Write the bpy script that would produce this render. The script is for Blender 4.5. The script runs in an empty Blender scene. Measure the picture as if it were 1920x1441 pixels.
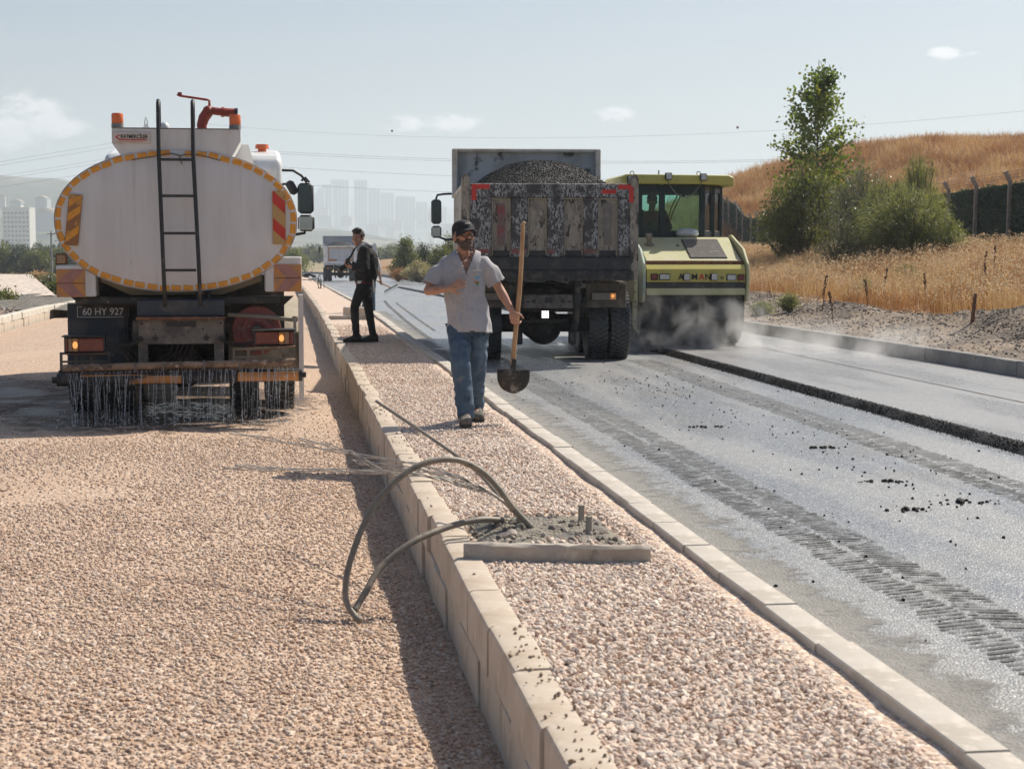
import bpy, bmesh, math, random
import numpy as np
from mathutils import Vector, Matrix, noise as mnoise
R = math.radians
rng = np.random.default_rng(7)
random.seed(7)
scene = bpy.context.scene
COL = scene.collection

# ---------------------------------------------------------------- camera
F = 3050.0
AL, TL = R(7.93), R(4.79)
CAM = Vector((0, 0, 1.54))
FW = Vector((math.sin(AL)*math.cos(TL), math.cos(AL)*math.cos(TL), -math.sin(TL)))
RT = Vector((math.cos(AL), -math.sin(AL), 0))
UP = RT.cross(FW)
cd = bpy.data.cameras.new('camera'); cam = bpy.data.objects.new('camera', cd); COL.objects.link(cam)
cam.location = CAM; cam.rotation_euler = (math.pi/2 - TL, 0, -AL)
cd.sensor_width = 36; cd.lens = 36*F/1920; cd.clip_end = 25000; cd.clip_start = .05
cd.dof.use_dof = True; cd.dof.focus_distance = 16.5; cd.dof.aperture_fstop = 7.0
scene.camera = cam

# ---------------------------------------------------------------- light
SUN_EL, SUN_AZ = R(47), R(56.4)          # azimuth clockwise from +Y (the road direction)
w = bpy.data.worlds.new('World'); scene.world = w; w.use_nodes = True
sl = bpy.data.lights.new('sun', 'SUN'); so = bpy.data.objects.new('sun', sl); COL.objects.link(so)
sl.energy = 5.0; sl.angle = R(.55); sl.color = (1, .92, .79)
sd = Vector((math.sin(SUN_AZ)*math.cos(SUN_EL), math.cos(SUN_AZ)*math.cos(SUN_EL), math.sin(SUN_EL)))
so.rotation_euler = sd.to_track_quat('Z', 'Y').to_euler(); so.location = (0, 0, 60)
vs = scene.view_settings; vs.view_transform = 'Standard'; vs.look = 'None'; vs.gamma = 1; vs.exposure = .42
vs.use_curve_mapping = False
SKY_STRENGTH = .062
HAZE_DENSITY = .00034
scene.cycles.volume_step_rate = 1.0
scene.cycles.max_bounces = 8; scene.cycles.transparent_max_bounces = 16; scene.cycles.volume_bounces = 1
scene.cycles.use_denoising = True

# ---------------------------------------------------------------- node helpers
def nd(nt, t, **kw):
    n = nt.nodes.new(t)
    for k, v in kw.items():
        if k.startswith('_'): setattr(n, k[1:], v)
        else:
            k2 = k.replace('__', ' ')
            n.inputs[k2].default_value = v
    return n
def lk(nt, a, b): nt.links.new(a, b)
def mth(nt, op, a, b=None, c=None, clamp=False):
    n = nt.nodes.new('ShaderNodeMath'); n.operation = op; n.use_clamp = clamp
    for i, x in enumerate((a, b, c)):
        if x is None: continue
        if isinstance(x, (int, float)): n.inputs[i].default_value = x
        else: nt.links.new(x, n.inputs[i])
    return n.outputs[0]
def ramp01(nt, x, lo, hi):
    n = nt.nodes.new('ShaderNodeMapRange'); n.clamp = True; n.interpolation_type = 'SMOOTHSTEP'
    n.inputs[1].default_value = lo; n.inputs[2].default_value = hi
    nt.links.new(x, n.inputs[0]); return n.outputs[0]
def mixc(nt, fac, a, b, blend='MIX'):
    n = nt.nodes.new('ShaderNodeMix'); n.data_type = 'RGBA'; n.blend_type = blend
    for idx, x in ((0, fac), (6, a), (7, b)):
        if isinstance(x, (int, float)): n.inputs[idx].default_value = x
        elif isinstance(x, (tuple, list)): n.inputs[idx].default_value = (*x[:3], 1)
        else: nt.links.new(x, n.inputs[idx])
    return n.outputs[2]

# sky: Nishita plus a few faint fair-weather clouds, all at infinity
def build_world():
    nt = w.node_tree
    bg = nt.nodes['Background']
    sky = nd(nt, 'ShaderNodeTexSky', _sky_type='NISHITA', _sun_disc=False, _sun_elevation=SUN_EL, _sun_rotation=SUN_AZ,
             _altitude=150, _air_density=1.1, _dust_density=2.2, _ozone_density=1.6)
    tc = nd(nt, 'ShaderNodeTexCoord')
    sp = nd(nt, 'ShaderNodeSeparateXYZ'); lk(nt, tc.outputs['Generated'], sp.inputs[0])
    az = mth(nt, 'ARCTAN2', sp.outputs[0], sp.outputs[1]); el = mth(nt, 'ARCSINE', sp.outputs[2])
    nz = nd(nt, 'ShaderNodeTexNoise', Scale=46, Detail=7, Roughness=.62)
    mp = nd(nt, 'ShaderNodeMapping'); mp.inputs['Scale'].default_value = (1, 1, 1.9)
    lk(nt, tc.outputs['Generated'], mp.inputs[0]); lk(nt, mp.outputs[0], nz.inputs[0])
    tot = None
    for px, py, wx, wy, amp in ((40, 245, 170, 68, .95), (815, 236, 130, 28, .9), (1135, 218, 62, 22, .8), (1757, 118, 42, 17, 1.0),
                                (1060, 195, 25, 10, .4), (1800, 120, 36, 8, .5), (-700, 150, 300, 60, .6), (2700, 120, 260, 50, .7), (3300, -300, 300, 120, .7)):
        a0 = AL + math.atan((px-960)/F); e0 = math.atan((465-py)/F)
        dx = mth(nt, 'DIVIDE', mth(nt, 'SUBTRACT', az, a0), wx/F); dy = mth(nt, 'DIVIDE', mth(nt, 'SUBTRACT', el, e0), wy/F)
        q = mth(nt, 'ADD', mth(nt, 'MULTIPLY', dx, dx), mth(nt, 'MULTIPLY', dy, dy))
        g = mth(nt, 'MULTIPLY', mth(nt, 'SUBTRACT', 1.0, q, clamp=True), amp)
        tot = g if tot is None else mth(nt, 'MAXIMUM', tot, g)
    m = mth(nt, 'MULTIPLY', ramp01(nt, mth(nt, 'ADD', tot, mth(nt, 'MULTIPLY', mth(nt, 'SUBTRACT', nz.outputs[0], .5), 3.2)), .30, 1.05), mth(nt, 'MINIMUM', mth(nt, 'MULTIPLY', tot, 1.6), .85))
    tint = mixc(nt, 1.0, sky.outputs[0], (.985, 1.02, 1.10), 'MULTIPLY')
    hsv = nd(nt, 'ShaderNodeHueSaturation', Saturation=1.0); lk(nt, tint, hsv.inputs['Color'])
    c = mixc(nt, m, hsv.outputs[0], (15.5, 14.6, 14.4))
    lk(nt, c, bg.inputs[0]); bg.inputs[1].default_value = SKY_STRENGTH
build_world()

# ---------------------------------------------------------------- materials
MATS = {}
def mk(name, base, rough=.6, metal=0., layers=(), bump=None, spec=.5, rough2=None, coat=0., emit=None, trans=0., sheen=0):
    """layers: (colour, scale, lo, hi, stretch, detail[, rough])  noise masks laid over the base in object space"""
    m = bpy.data.materials.new(name); m.use_nodes = True; nt = m.node_tree; b = nt.nodes['Principled BSDF']
    b.inputs['Roughness'].default_value = rough; b.inputs['Metallic'].default_value = metal
    b.inputs['Specular IOR Level'].default_value = spec; b.inputs['Coat Weight'].default_value = coat
    b.inputs['Transmission Weight'].default_value = trans
    if sheen: b.inputs['Sheen Weight'].default_value = sheen
    if emit: b.inputs['Emission Color'].default_value = (*emit[0], 1); b.inputs['Emission Strength'].default_value = emit[1]
    tc = nd(nt, 'ShaderNodeTexCoord'); col = tuple(base); rg = None
    def coords(st):
        if tuple(st) == (1, 1, 1): return tc.outputs['Object']
        mp = nd(nt, 'ShaderNodeMapping'); mp.inputs['Scale'].default_value = st; lk(nt, tc.outputs['Object'], mp.inputs[0]); return mp.outputs[0]
    for L in layers:
        c, sc, lo, hi = L[:4]; st = L[4] if len(L) > 4 else (1, 1, 1); det = L[5] if len(L) > 5 else 5
        n = nd(nt, 'ShaderNodeTexNoise', Scale=sc, Detail=det, Roughness=.62); lk(nt, coords(st), n.inputs[0])
        f = ramp01(nt, n.outputs[0], lo, hi)
        col = mixc(nt, f, col, c)
        if len(L) > 6:
            mr = nd(nt, 'ShaderNodeMix'); mr.data_type = 'FLOAT'; lk(nt, f, mr.inputs[0])
            if rg is None: mr.inputs[2].default_value = rough
            else: lk(nt, rg, mr.inputs[2])
            mr.inputs[3].default_value = L[6]; rg = mr.outputs[0]
    if isinstance(col, tuple): b.inputs['Base Color'].default_value = (*col, 1)
    else: lk(nt, col, b.inputs['Base Color'])
    if rg is not None: lk(nt, rg, b.inputs['Roughness'])
    if bump:
        n = nd(nt, 'ShaderNodeTexNoise', Scale=bump[0], Detail=4); lk(nt, tc.outputs['Object'], n.inputs[0])
        bp = nd(nt, 'ShaderNodeBump', Strength=bump[1], Distance=bump[2]); lk(nt, n.outputs[0], bp.inputs['Height']); lk(nt, bp.outputs[0], b.inputs['Normal'])
    MATS[name] = m; return m
DUST = (.30, .235, .175)

# ---------------------------------------------------------------- mesh builder
class MB:
    def __init__(s): s.v = []; s.f = []; s.m = []; s.cur = 0
    def add(s, vs_, fs):
        o = len(s.v); s.v += [tuple(v) for v in vs_]; s.f += [tuple(i+o for i in f) for f in fs]; s.m += [s.cur]*len(fs); return s
    def box(s, c, d, b=0., rx=0, ry=0, rz=0):
        hx, hy, hz = d[0]/2, d[1]/2, d[2]/2
        M = Matrix.Translation(c) @ Matrix.Rotation(rz, 4, 'Z') @ Matrix.Rotation(ry, 4, 'Y') @ Matrix.Rotation(rx, 4, 'X') if (rx or ry or rz) else Matrix.Translation(c)
        sg = [(x, y, z) for x in (-1, 1) for y in (-1, 1) for z in (-1, 1)]
        if b <= 0:
            V = [M @ Vector((x*hx, y*hy, z*hz)) for x, y, z in sg]
            return s.add(V, [(0, 1, 3, 2), (4, 6, 7, 5), (0, 4, 5, 1), (2, 3, 7, 6), (0, 2, 6, 4), (1, 5, 7, 3)])
        b = min(b, hx*.9, hy*.9, hz*.9); V = []
        for x, y, z in sg:
            V += [M @ Vector((x*hx, y*(hy-b), z*(hz-b))), M @ Vector((x*(hx-b), y*hy, z*(hz-b))), M @ Vector((x*(hx-b), y*(hy-b), z*hz))]
        fs = []
        q = [(0, 1, 3, 2), (4, 6, 7, 5)]; fs += [tuple(3*i for i in f) for f in q]
        q = [(0, 4, 5, 1), (2, 3, 7, 6)]; fs += [tuple(3*i+1 for i in f) for f in q]
        q = [(0, 2, 6, 4), (1, 5, 7, 3)]; fs += [tuple(3*i+2 for i in f) for f in q]
        for i in range(8):
            fs.append((3*i, 3*i+1, 3*i+2))
            for bit, (a1, a2) in ((4, (1, 2)), (2, (0, 2)), (1, (0, 1))):
                j = i ^ bit
                if j > i: fs.append((3*i+a1, 3*i+a2, 3*j+a2, 3*j+a1))
        return s.add(V, fs)
    def ring(s, c, U, V, r, n): return [c + (U*math.cos(2*math.pi*i/n) + V*math.sin(2*math.pi*i/n))*r for i in range(n)]
    def cyl(s, p0, p1, r0, r1=None, n=16, cap=True):
        r1 = r0 if r1 is None else r1; p0 = Vector(p0); p1 = Vector(p1); d = (p1-p0).normalized(); U = d.orthogonal().normalized(); W = d.cross(U)
        V = s.ring(p0, U, W, r0, n) + s.ring(p1, U, W, r1, n)
        fs = [(i, (i+1) % n, n+(i+1) % n, n+i) for i in range(n)]
        if cap: fs += [tuple(range(n))[::-1], tuple(range(n, 2*n))]
        return s.add(V, fs)
    def tube(s, pts, r, n=8, cap=True):
        pts = [Vector(p) for p in pts]; V = []; U = None; rs = r if isinstance(r, (list, tuple)) else [r]*len(pts)
        for i, p in enumerate(pts):
            d = (pts[min(i+1, len(pts)-1)] - pts[max(i-1, 0)]).normalized()
            U = d.orthogonal().normalized() if U is None else (U - d*U.dot(d)).normalized()
            V += s.ring(p, U, d.cross(U), rs[i], n)
        fs = [(k*n+i, k*n+(i+1) % n, (k+1)*n+(i+1) % n, (k+1)*n+i) for k in range(len(pts)-1) for i in range(n)]
        if cap: fs += [tuple(range(n))[::-1], tuple(range((len(pts)-1)*n, len(pts)*n))]
        return s.add(V, fs)
    def lathe(s, prof, c, axis=(0, 0, 1), n=24, closed=False):
        c = Vector(c); A = Vector(axis).normalized(); U = A.orthogonal().normalized(); W = A.cross(U); V = []
        for r, h in prof: V += s.ring(c + A*h, U, W, max(r, 1e-4), n)
        k = len(prof); fs = [(j*n+i, j*n+(i+1) % n, ((j+1) % k)*n+(i+1) % n, ((j+1) % k)*n+i) for j in range(k if closed else k-1) for i in range(n)]
        if not closed: fs += [tuple(range(n))[::-1], tuple(range((k-1)*n, k*n))]
        return s.add(V, fs)
    def prism(s, poly, o, U, V, W, d):
        """2D polygon in (U,V) at o, extruded along W by d"""
        o = Vector(o); U = Vector(U); V = Vector(V); W = Vector(W); n = len(poly)
        A = [o + U*a + V*b for a, b in poly]; B = [p + W*d for p in A]
        return s.add(A + B, [tuple(range(n))[::-1], tuple(range(n, 2*n))] + [(i, (i+1) % n, n+(i+1) % n, n+i) for i in range(n)])
    def loft(s, secs, cap=True):
        n = len(secs[0]); V = [p for sec in secs for p in sec]
        fs = [(k*n+i, k*n+(i+1) % n, (k+1)*n+(i+1) % n, (k+1)*n+i) for k in range(len(secs)-1) for i in range(n)]
        if cap: fs += [tuple(range(n))[::-1], tuple(range((len(secs)-1)*n, len(secs)*n))]
        return s.add(V, fs)
    def ell(s, c, r, rot=None, nu=14, nv=9):
        c = Vector(c); V = []; rot = rot or Matrix.Identity(3)
        for j in range(nv+1):
            t = math.pi*j/nv; st = max(math.sin(t), .02)
            for i in range(nu):
                a = 2*math.pi*i/nu; V.append(c + rot @ Vector((r[0]*st*math.cos(a), r[1]*st*math.sin(a), r[2]*math.cos(t))))
        fs = [(j*nu+i, j*nu+(i+1) % nu, (j+1)*nu+(i+1) % nu, (j+1)*nu+i) for j in range(nv) for i in range(nu)]
        fs += [tuple(range(nu))[::-1], tuple(range(nv*nu, nv*nu+nu))]
        return s.add(V, fs)
    def cap(s, p0, p1, r0, r1=None, n=14):
        r1 = r0 if r1 is None else r1; p0 = Vector(p0); p1 = Vector(p1); L = (p1-p0).length; prof = []
        for j in range(5): a = math.pi/2*(1-j/4); prof.append((r0*math.cos(a)+1e-4, -r0*math.sin(a)))
        for j in range(5): a = math.pi/2*j/4; prof.append((r1*math.cos(a)+1e-4, L + r1*math.sin(a)))
        return s.lathe(prof, p0, p1-p0 if L > 1e-5 else (0, 0, 1), n)
    def grid(s, nx, ny, fn):
        V = [fn(i, j) for j in range(ny) for i in range(nx)]
        return s.add(V, [(j*nx+i, j*nx+i+1, (j+1)*nx+i+1, (j+1)*nx+i) for j in range(ny-1) for i in range(nx-1)])
    def mesh(s, name, mats, smooth=None, fix=True):
        me = bpy.data.meshes.new(name); me.from_pydata(s.v, [], s.f)
        for m in (mats if isinstance(mats, (list, tuple)) else [mats]): me.materials.append(MATS[m] if isinstance(m, str) else m)
        me.polygons.foreach_set('material_index', s.m)
        if fix:
            bm = bmesh.new(); bm.from_mesh(me); bmesh.ops.recalc_face_normals(bm, faces=bm.faces); bm.to_mesh(me); bm.free()
        if smooth is not None:
            me.shade_smooth()
            if smooth < 180: me.set_sharp_from_angle(angle=R(smooth))
        me.update(); return me
    def build(s, name, mats, parent=None, smooth=35, loc=None, fix=True):
        return ob(name, s.mesh(name, mats, smooth, fix), parent, loc)
def ob(name, me, parent=None, loc=None, rot=None):
    o = bpy.data.objects.new(name, me); COL.objects.link(o)
    if parent is not None: o.parent = parent
    if loc is not None: o.location = loc
    if rot is not None: o.rotation_euler = rot
    return o
def tag(o, label=None, cat=None, group=None, kind=None):
    if label: o['label'] = label
    if cat: o['category'] = cat
    if group: o['group'] = group
    if kind: o['kind'] = kind
    return o
def thing(name, label, cat, loc=(0, 0, 0), rz=0., group=None):
    o = bpy.data.objects.new(name, None); COL.objects.link(o); o.empty_display_size = .2
    o.location = loc; o.rotation_euler = (0, 0, rz); return tag(o, label, cat, group)
def dup(root, loc, rz=None, label=None, group=None, scale=None):
    r = root.copy(); COL.objects.link(r); r.location = loc
    if rz is not None: r.rotation_euler = (0, 0, rz)
    if label: r['label'] = label
    if group: r['group'] = group
    if scale: r.scale = (scale,)*3 if isinstance(scale, (int, float)) else scale
    for ch in list(root.children):
        c = ch.copy(); COL.objects.link(c); c.parent = r
        for g in list(ch.children):
            d = g.copy(); COL.objects.link(d); d.parent = c
    return r
def text(s, size, mat, parent, loc, name='lettering', ext=.002, rot=(math.pi/2, 0, 0), sx=1., bold=0.):
    cu = bpy.data.curves.new(name, 'FONT'); cu.body = s; cu.size = size; cu.extrude = ext; cu.align_x = 'CENTER'; cu.align_y = 'CENTER'; cu.offset = bold
    t = bpy.data.objects.new('tmp', cu); COL.objects.link(t)
    me = bpy.data.meshes.new_from_object(t.evaluated_get(bpy.context.evaluated_depsgraph_get()))
    bpy.data.objects.remove(t); me.name = name; me.materials.clear(); me.materials.append(MATS[mat])
    o = ob(name, me, parent, loc, rot); o.scale = (sx, 1, 1); return o
def ray(px, py): return FW + RT*((px-960)/F) + UP*((720.5-py)/F)
def G(px, py, z):
    r = ray(px, py); t = (z-CAM.z)/r.z; return CAM + r*t
def D(px, py, d): return CAM + ray(px, py)*d
def fast_mesh(name, V, faces_per, mats, mi=None, smooth=False):
    """V (n,k,3) array: n polygons of k own vertices each"""
    n, k, _ = V.shape; me = bpy.data.meshes.new(name)
    me.vertices.add(n*k); me.vertices.foreach_set('co', V.astype(np.float32).ravel())
    me.loops.add(n*k); me.loops.foreach_set('vertex_index', np.arange(n*k, dtype=np.int32))
    me.polygons.add(n); me.polygons.foreach_set('loop_start', np.arange(0, n*k, k, dtype=np.int32))
    for m in (mats if isinstance(mats, (list, tuple)) else [mats]): me.materials.append(MATS[m] if isinstance(m, str) else m)
    if mi is not None: me.polygons.foreach_set('material_index', np.asarray(mi, dtype=np.int32))
    me.update(calc_edges=True); me.validate(); return me
def scatter(name, base_me, coll, smin, smax, seed, dens_attr='dens', flat=False, tilt=math.pi, power=1.):
    """a surface mesh whose faces get instanced copies of the meshes in coll"""
    ng = bpy.data.node_groups.new(name, 'GeometryNodeTree')
    ng.interface.new_socket('Geometry', in_out='INPUT', socket_type='NodeSocketGeometry')
    ng.interface.new_socket('Geometry', in_out='OUTPUT', socket_type='NodeSocketGeometry')
    gi = ng.nodes.new('NodeGroupInput'); go = ng.nodes.new('NodeGroupOutput')
    dp = ng.nodes.new('GeometryNodeDistributePointsOnFaces'); dp.inputs['Seed'].default_value = seed
    at = ng.nodes.new('GeometryNodeInputNamedAttribute'); at.data_type = 'FLOAT'; at.inputs['Name'].default_value = dens_attr
    ci = ng.nodes.new('GeometryNodeCollectionInfo'); ci.inputs['Collection'].default_value = coll
    ci.inputs['Separate Children'].default_value = True; ci.inputs['Reset Children'].default_value = True
    io = ng.nodes.new('GeometryNodeInstanceOnPoints'); io.inputs['Pick Instance'].default_value = True
    rv = ng.nodes.new('FunctionNodeRandomValue'); rv.data_type = 'FLOAT_VECTOR'; rv.inputs['Seed'].default_value = seed+1
    rv.inputs[0].default_value = (-tilt, -tilt, -math.pi); rv.inputs[1].default_value = (tilt, tilt, math.pi)
    rs = ng.nodes.new('FunctionNodeRandomValue'); rs.data_type = 'FLOAT'; rs.inputs['Seed'].default_value = seed+2
    rs.inputs[2].default_value = 0.; rs.inputs[3].default_value = 1.
    L = ng.links.new
    pw = ng.nodes.new('ShaderNodeMath'); pw.operation = 'POWER'; pw.inputs[1].default_value = power; L(rs.outputs[1], pw.inputs[0])
    sm = ng.nodes.new('ShaderNodeMath'); sm.operation = 'MULTIPLY_ADD'; sm.inputs[1].default_value = smax-smin; sm.inputs[2].default_value = smin; L(pw.outputs[0], sm.inputs[0])
    L(gi.outputs[0], dp.inputs['Mesh']); L(at.outputs['Attribute'], dp.inputs['Density']); L(dp.outputs['Points'], io.inputs['Points'])
    L(ci.outputs[0], io.inputs['Instance']); L(rv.outputs[0], io.inputs['Rotation']); L(sm.outputs[0], io.inputs['Scale']); L(io.outputs[0], go.inputs[0])
    o = ob(name, base_me); md = o.modifiers.new('scatter', 'NODES'); md.node_group = ng; return o
def lib(name, meshes):
    c = bpy.data.collections.new(name)
    for i, me in enumerate(meshes): c.objects.link(bpy.data.objects.new(name+'_source', me))
    return c
# ================================================================= SETTING
def nz(x, y, z=0., s=1.): return mnoise.noise(Vector((x*s, y*s, z)))
def zo(y):                                   # the road falls about 1 % beyond 40 m
    return -.01*(min(y, 215.)-43.) if y > 46 else -.000833*max(0., y-40.)**2
def xs(y): return -((y-175.)**2)/260. if y > 175 else 0.
def ss(t): t = max(0., min(1., t)); return t*t*(3-2*t)
def XD(x, y): return x*math.cos(AL) - y*math.sin(AL), x*math.sin(AL) + y*math.cos(AL)
def WX(X, Dp): return X*math.cos(AL) + Dp*math.sin(AL), Dp*math.cos(AL) - X*math.sin(AL)
XK = lambda y: float(np.interp(y, [0, 10, 20, 30, 40, 60, 107, 164, 300], [9.5, 9.34, 9.12, 8.84, 8.76, 8.85, 9.25, 9.8, 11]))
KL, LK = .81, 2.03                            # outer edge of the high kerb, inner edge of the low kerb
XLF = lambda y: -6.2                          # left far kerb
def zl(x, y):                                 # left carriageway, crowned, trench along the kerb
    d = KL - x
    z = float(np.interp(d, [0, .12, .35, .8, 2.3, 5, 7.2], [-.42, -.41, -.375, -.32, -.265, -.255, -.30]))
    z += .018*nz(x, y, 3, 1.3) + .02*nz(x*1.2, y*.5, 8, .5)
    if d < .6: z += .05*max(0, nz(x, y*.9, 5, 1.1))*(1 - d/.6)
    return z + zo(y)

# ground materials
def ground_mat(name, cols, vscale, rough=.85, bump=.6, big=(), dist=.02, coarse=None):
    """granular ground: voronoi grains coloured at random, patches of another tone"""
    m = bpy.data.materials.new(name); m.use_nodes = True; nt = m.node_tree; b = nt.nodes['Principled BSDF']; b.inputs['Roughness'].default_value = rough
    b.inputs['Specular IOR Level'].default_value = .3
    tc = nd(nt, 'ShaderNodeTexCoord'); v = nd(nt, 'ShaderNodeTexVoronoi', Scale=vscale); lk(nt, tc.outputs['Object'], v.inputs['Vector'])
    sp = nd(nt, 'ShaderNodeSeparateColor'); lk(nt, v.outputs['Color'], sp.inputs[0])
    cr = nd(nt, 'ShaderNodeValToRGB'); cr.color_ramp.interpolation = 'CONSTANT'
    e = cr.color_ramp.elements
    while len(e) < len(cols): e.new(.5)
    for i, c in enumerate(cols): e[i].position = i/len(cols); e[i].color = (*c, 1)
    lk(nt, sp.outputs[0], cr.inputs[0]); col = cr.outputs[0]
    for c, sc, lo, hi, amt in big:
        n = nd(nt, 'ShaderNodeTexNoise', Scale=sc, Detail=6, Roughness=.6); lk(nt, tc.outputs['Object'], n.inputs[0])
        col = mixc(nt, mth(nt, 'MULTIPLY', ramp01(nt, n.outputs[0], lo, hi), amt), col, c)
    lk(nt, col, b.inputs['Base Color'])
    n2 = nd(nt, 'ShaderNodeTexNoise', Scale=vscale*.35, Detail=5); lk(nt, tc.outputs['Object'], n2.inputs[0])
    h = mth(nt, 'SUBTRACT', n2.outputs[0], v.outputs['Distance'])
    bp = nd(nt, 'ShaderNodeBump', Strength=bump, Distance=dist); lk(nt, h, bp.inputs['Height']); lk(nt, bp.outputs[0], b.inputs['Normal'])
    MATS[name] = m; return m
GRAV = [(.46, .325, .235), (.55, .415, .325), (.40, .265, .18), (.60, .49, .40), (.48, .36, .275), (.33, .23, .165), (.52, .38, .275), (.42, .32, .255)]
PINK = [(.60, .45, .35), (.68, .55, .45), (.52, .37, .28), (.72, .62, .53), (.58, .45, .36), (.42, .31, .25), (.64, .48, .36), (.50, .41, .35)]
ground_mat('gravel_fine', GRAV, 42, big=[((.49, .35, .255), .8, .46, .66, .6), ((.58, .44, .33), .35, .5, .7, .5), ((.34, .22, .14), 2.2, .56, .7, .35)])
ground_mat('gravel_pink', PINK, 40, big=[((.56, .42, .33), .9, .5, .7, .4)])
ground_mat('dirt', [(.21, .155, .11), (.26, .20, .145), (.17, .125, .09), (.32, .255, .195), (.15, .12, .10)], 16, big=[((.30, .235, .175), .5, .48, .68, .6), ((.115, .092, .075), .9, .44, .6, .85)], dist=.05)
ground_mat('soil_dark', [(.13, .12, .105), (.18, .165, .145), (.10, .09, .08), (.24, .22, .19)], 22, big=[((.2, .17, .13), 1.0, .5, .7, .5)], dist=.04)
ground_mat('dry_soil', [(.34, .20, .10), (.40, .25, .125), (.28, .16, .085), (.43, .285, .15)], 9, big=[((.22, .125, .07), .16, .48, .62, .8), ((.42, .29, .16), .05, .5, .7, .6), ((.17, .10, .06), .5, .55, .66, .6)], dist=.06)
ground_mat('field', [(.30, .235, .15), (.25, .21, .12), (.34, .26, .16)], 2, big=[((.16, .17, .075), .02, .45, .6, .8), ((.4, .29, .17), .013, .5, .65, .8)], dist=.1)
ground_mat('stone_pitching', [(.56, .48, .41), (.62, .54, .47), (.48, .41, .35), (.58, .49, .42)], 5, bump=.6, dist=.05)

def asphalt_mat(name, base, base2, rough, rlo, bump, grain, dark_patch=None):
    m = bpy.data.materials.new(name); m.use_nodes = True; nt = m.node_tree; b = nt.nodes['Principled BSDF']
    tc = nd(nt, 'ShaderNodeTexCoord')
    v = nd(nt, 'ShaderNodeTexVoronoi', Scale=grain); lk(nt, tc.outputs['Object'], v.inputs['Vector'])
    sp = nd(nt, 'ShaderNodeSeparateColor'); lk(nt, v.outputs['Color'], sp.inputs[0])
    mp = nd(nt, 'ShaderNodeMapping'); mp.inputs['Scale'].default_value = (1, .16, 1); lk(nt, tc.outputs['Object'], mp.inputs[0])
    n1 = nd(nt, 'ShaderNodeTexNoise', Scale=1.3, Detail=6, Roughness=.6); lk(nt, mp.outputs[0], n1.inputs[0])
    n3 = nd(nt, 'ShaderNodeTexNoise', Scale=.55, Detail=5); lk(nt, tc.outputs['Object'], n3.inputs[0])
    f = ramp01(nt, n1.outputs[0], .42, .62)
    col = mixc(nt, f, base, base2)
    col = mixc(nt, mth(nt, 'MULTIPLY', ramp01(nt, sp.outputs[0], .55, 1.), .55), col, tuple(min(1, c*2.2) for c in base2))
    if dark_patch: col = mixc(nt, mth(nt, 'MULTIPLY', ramp01(nt, n3.outputs[0], .5, .68), .6), col, dark_patch)
    col = mixc(nt, mth(nt, 'MULTIPLY', mth(nt, 'GREATER_THAN', sp.outputs[2], .955), .8), col, (.62, .61, .59))  # sparkle of the road painted in: scattered cells get a pale base colour
    lk(nt, col, b.inputs['Base Color'])
    r = mth(nt, 'ADD', mth(nt, 'MULTIPLY', mth(nt, 'ADD', f, sp.outputs[1]), (rough-rlo)*.5), rlo); lk(nt, r, b.inputs['Roughness'])
    n2 = nd(nt, 'ShaderNodeTexNoise', Scale=grain*.8, Detail=3); lk(nt, tc.outputs['Object'], n2.inputs[0])
    h = mth(nt, 'ADD', mth(nt, 'MULTIPLY', v.outputs['Distance'], -1.), n2.outputs[0])
    bp = nd(nt, 'ShaderNodeBump', Strength=bump, Distance=.008); lk(nt, h, bp.inputs['Height']); lk(nt, bp.outputs[0], b.inputs['Normal'])
    MATS[name] = m
asphalt_mat('asphalt_old', (.19, .202, .222), (.235, .237, .238), .52, .2, .65, 75, (.25, .235, .215))
asphalt_mat('asphalt_fresh', (.185, .185, .19), (.22, .22, .222), .52, .2, .6, 110)
mk('asphalt_loose', (.013, .0125, .0125), .65, layers=[((.026, .025, .025), 30, .5, .7)], bump=(60, .8, .02), spec=.3)
mk('track', (.14, .139, .137), .8, layers=[((.19, .187, .18), 14, .48, .68), ((.08, .08, .08), 3, .5, .66)], bump=(90, .6, .01), spec=.2)
CONC = dict(bump=(120, .25, .004), spec=.25)
mk('kerb_beige', (.56, .475, .385), .85, layers=[((.49, .40, .31), 3.5, .42, .64), ((.62, .54, .45), 9, .5, .7), ((.33, .25, .18), 2.2, .6, .74, (1, 1, .6)), ((.24, .18, .13), 26, .66, .72)], **CONC)
mk('kerb_low', (.47, .435, .39), .85, layers=[((.40, .36, .31), 3, .42, .64), ((.55, .50, .45), 12, .5, .7), ((.27, .24, .21), 6, .62, .74)], **CONC)
mk('kerb_grey', (.30, .285, .265), .85, layers=[((.24, .23, .22), 2.2, .42, .64), ((.36, .34, .31), 9, .5, .7)], **CONC)
mk('kerb_pale', (.58, .54, .47), .85, layers=[((.50, .46, .40), 2.2, .42, .64)], **CONC)
mk('concrete', (.44, .39, .33), .88, layers=[((.36, .31, .26), 5, .42, .62), ((.52, .47, .41), 16, .5, .7), ((.24, .21, .18), 8, .6, .72)], **CONC)

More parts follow.
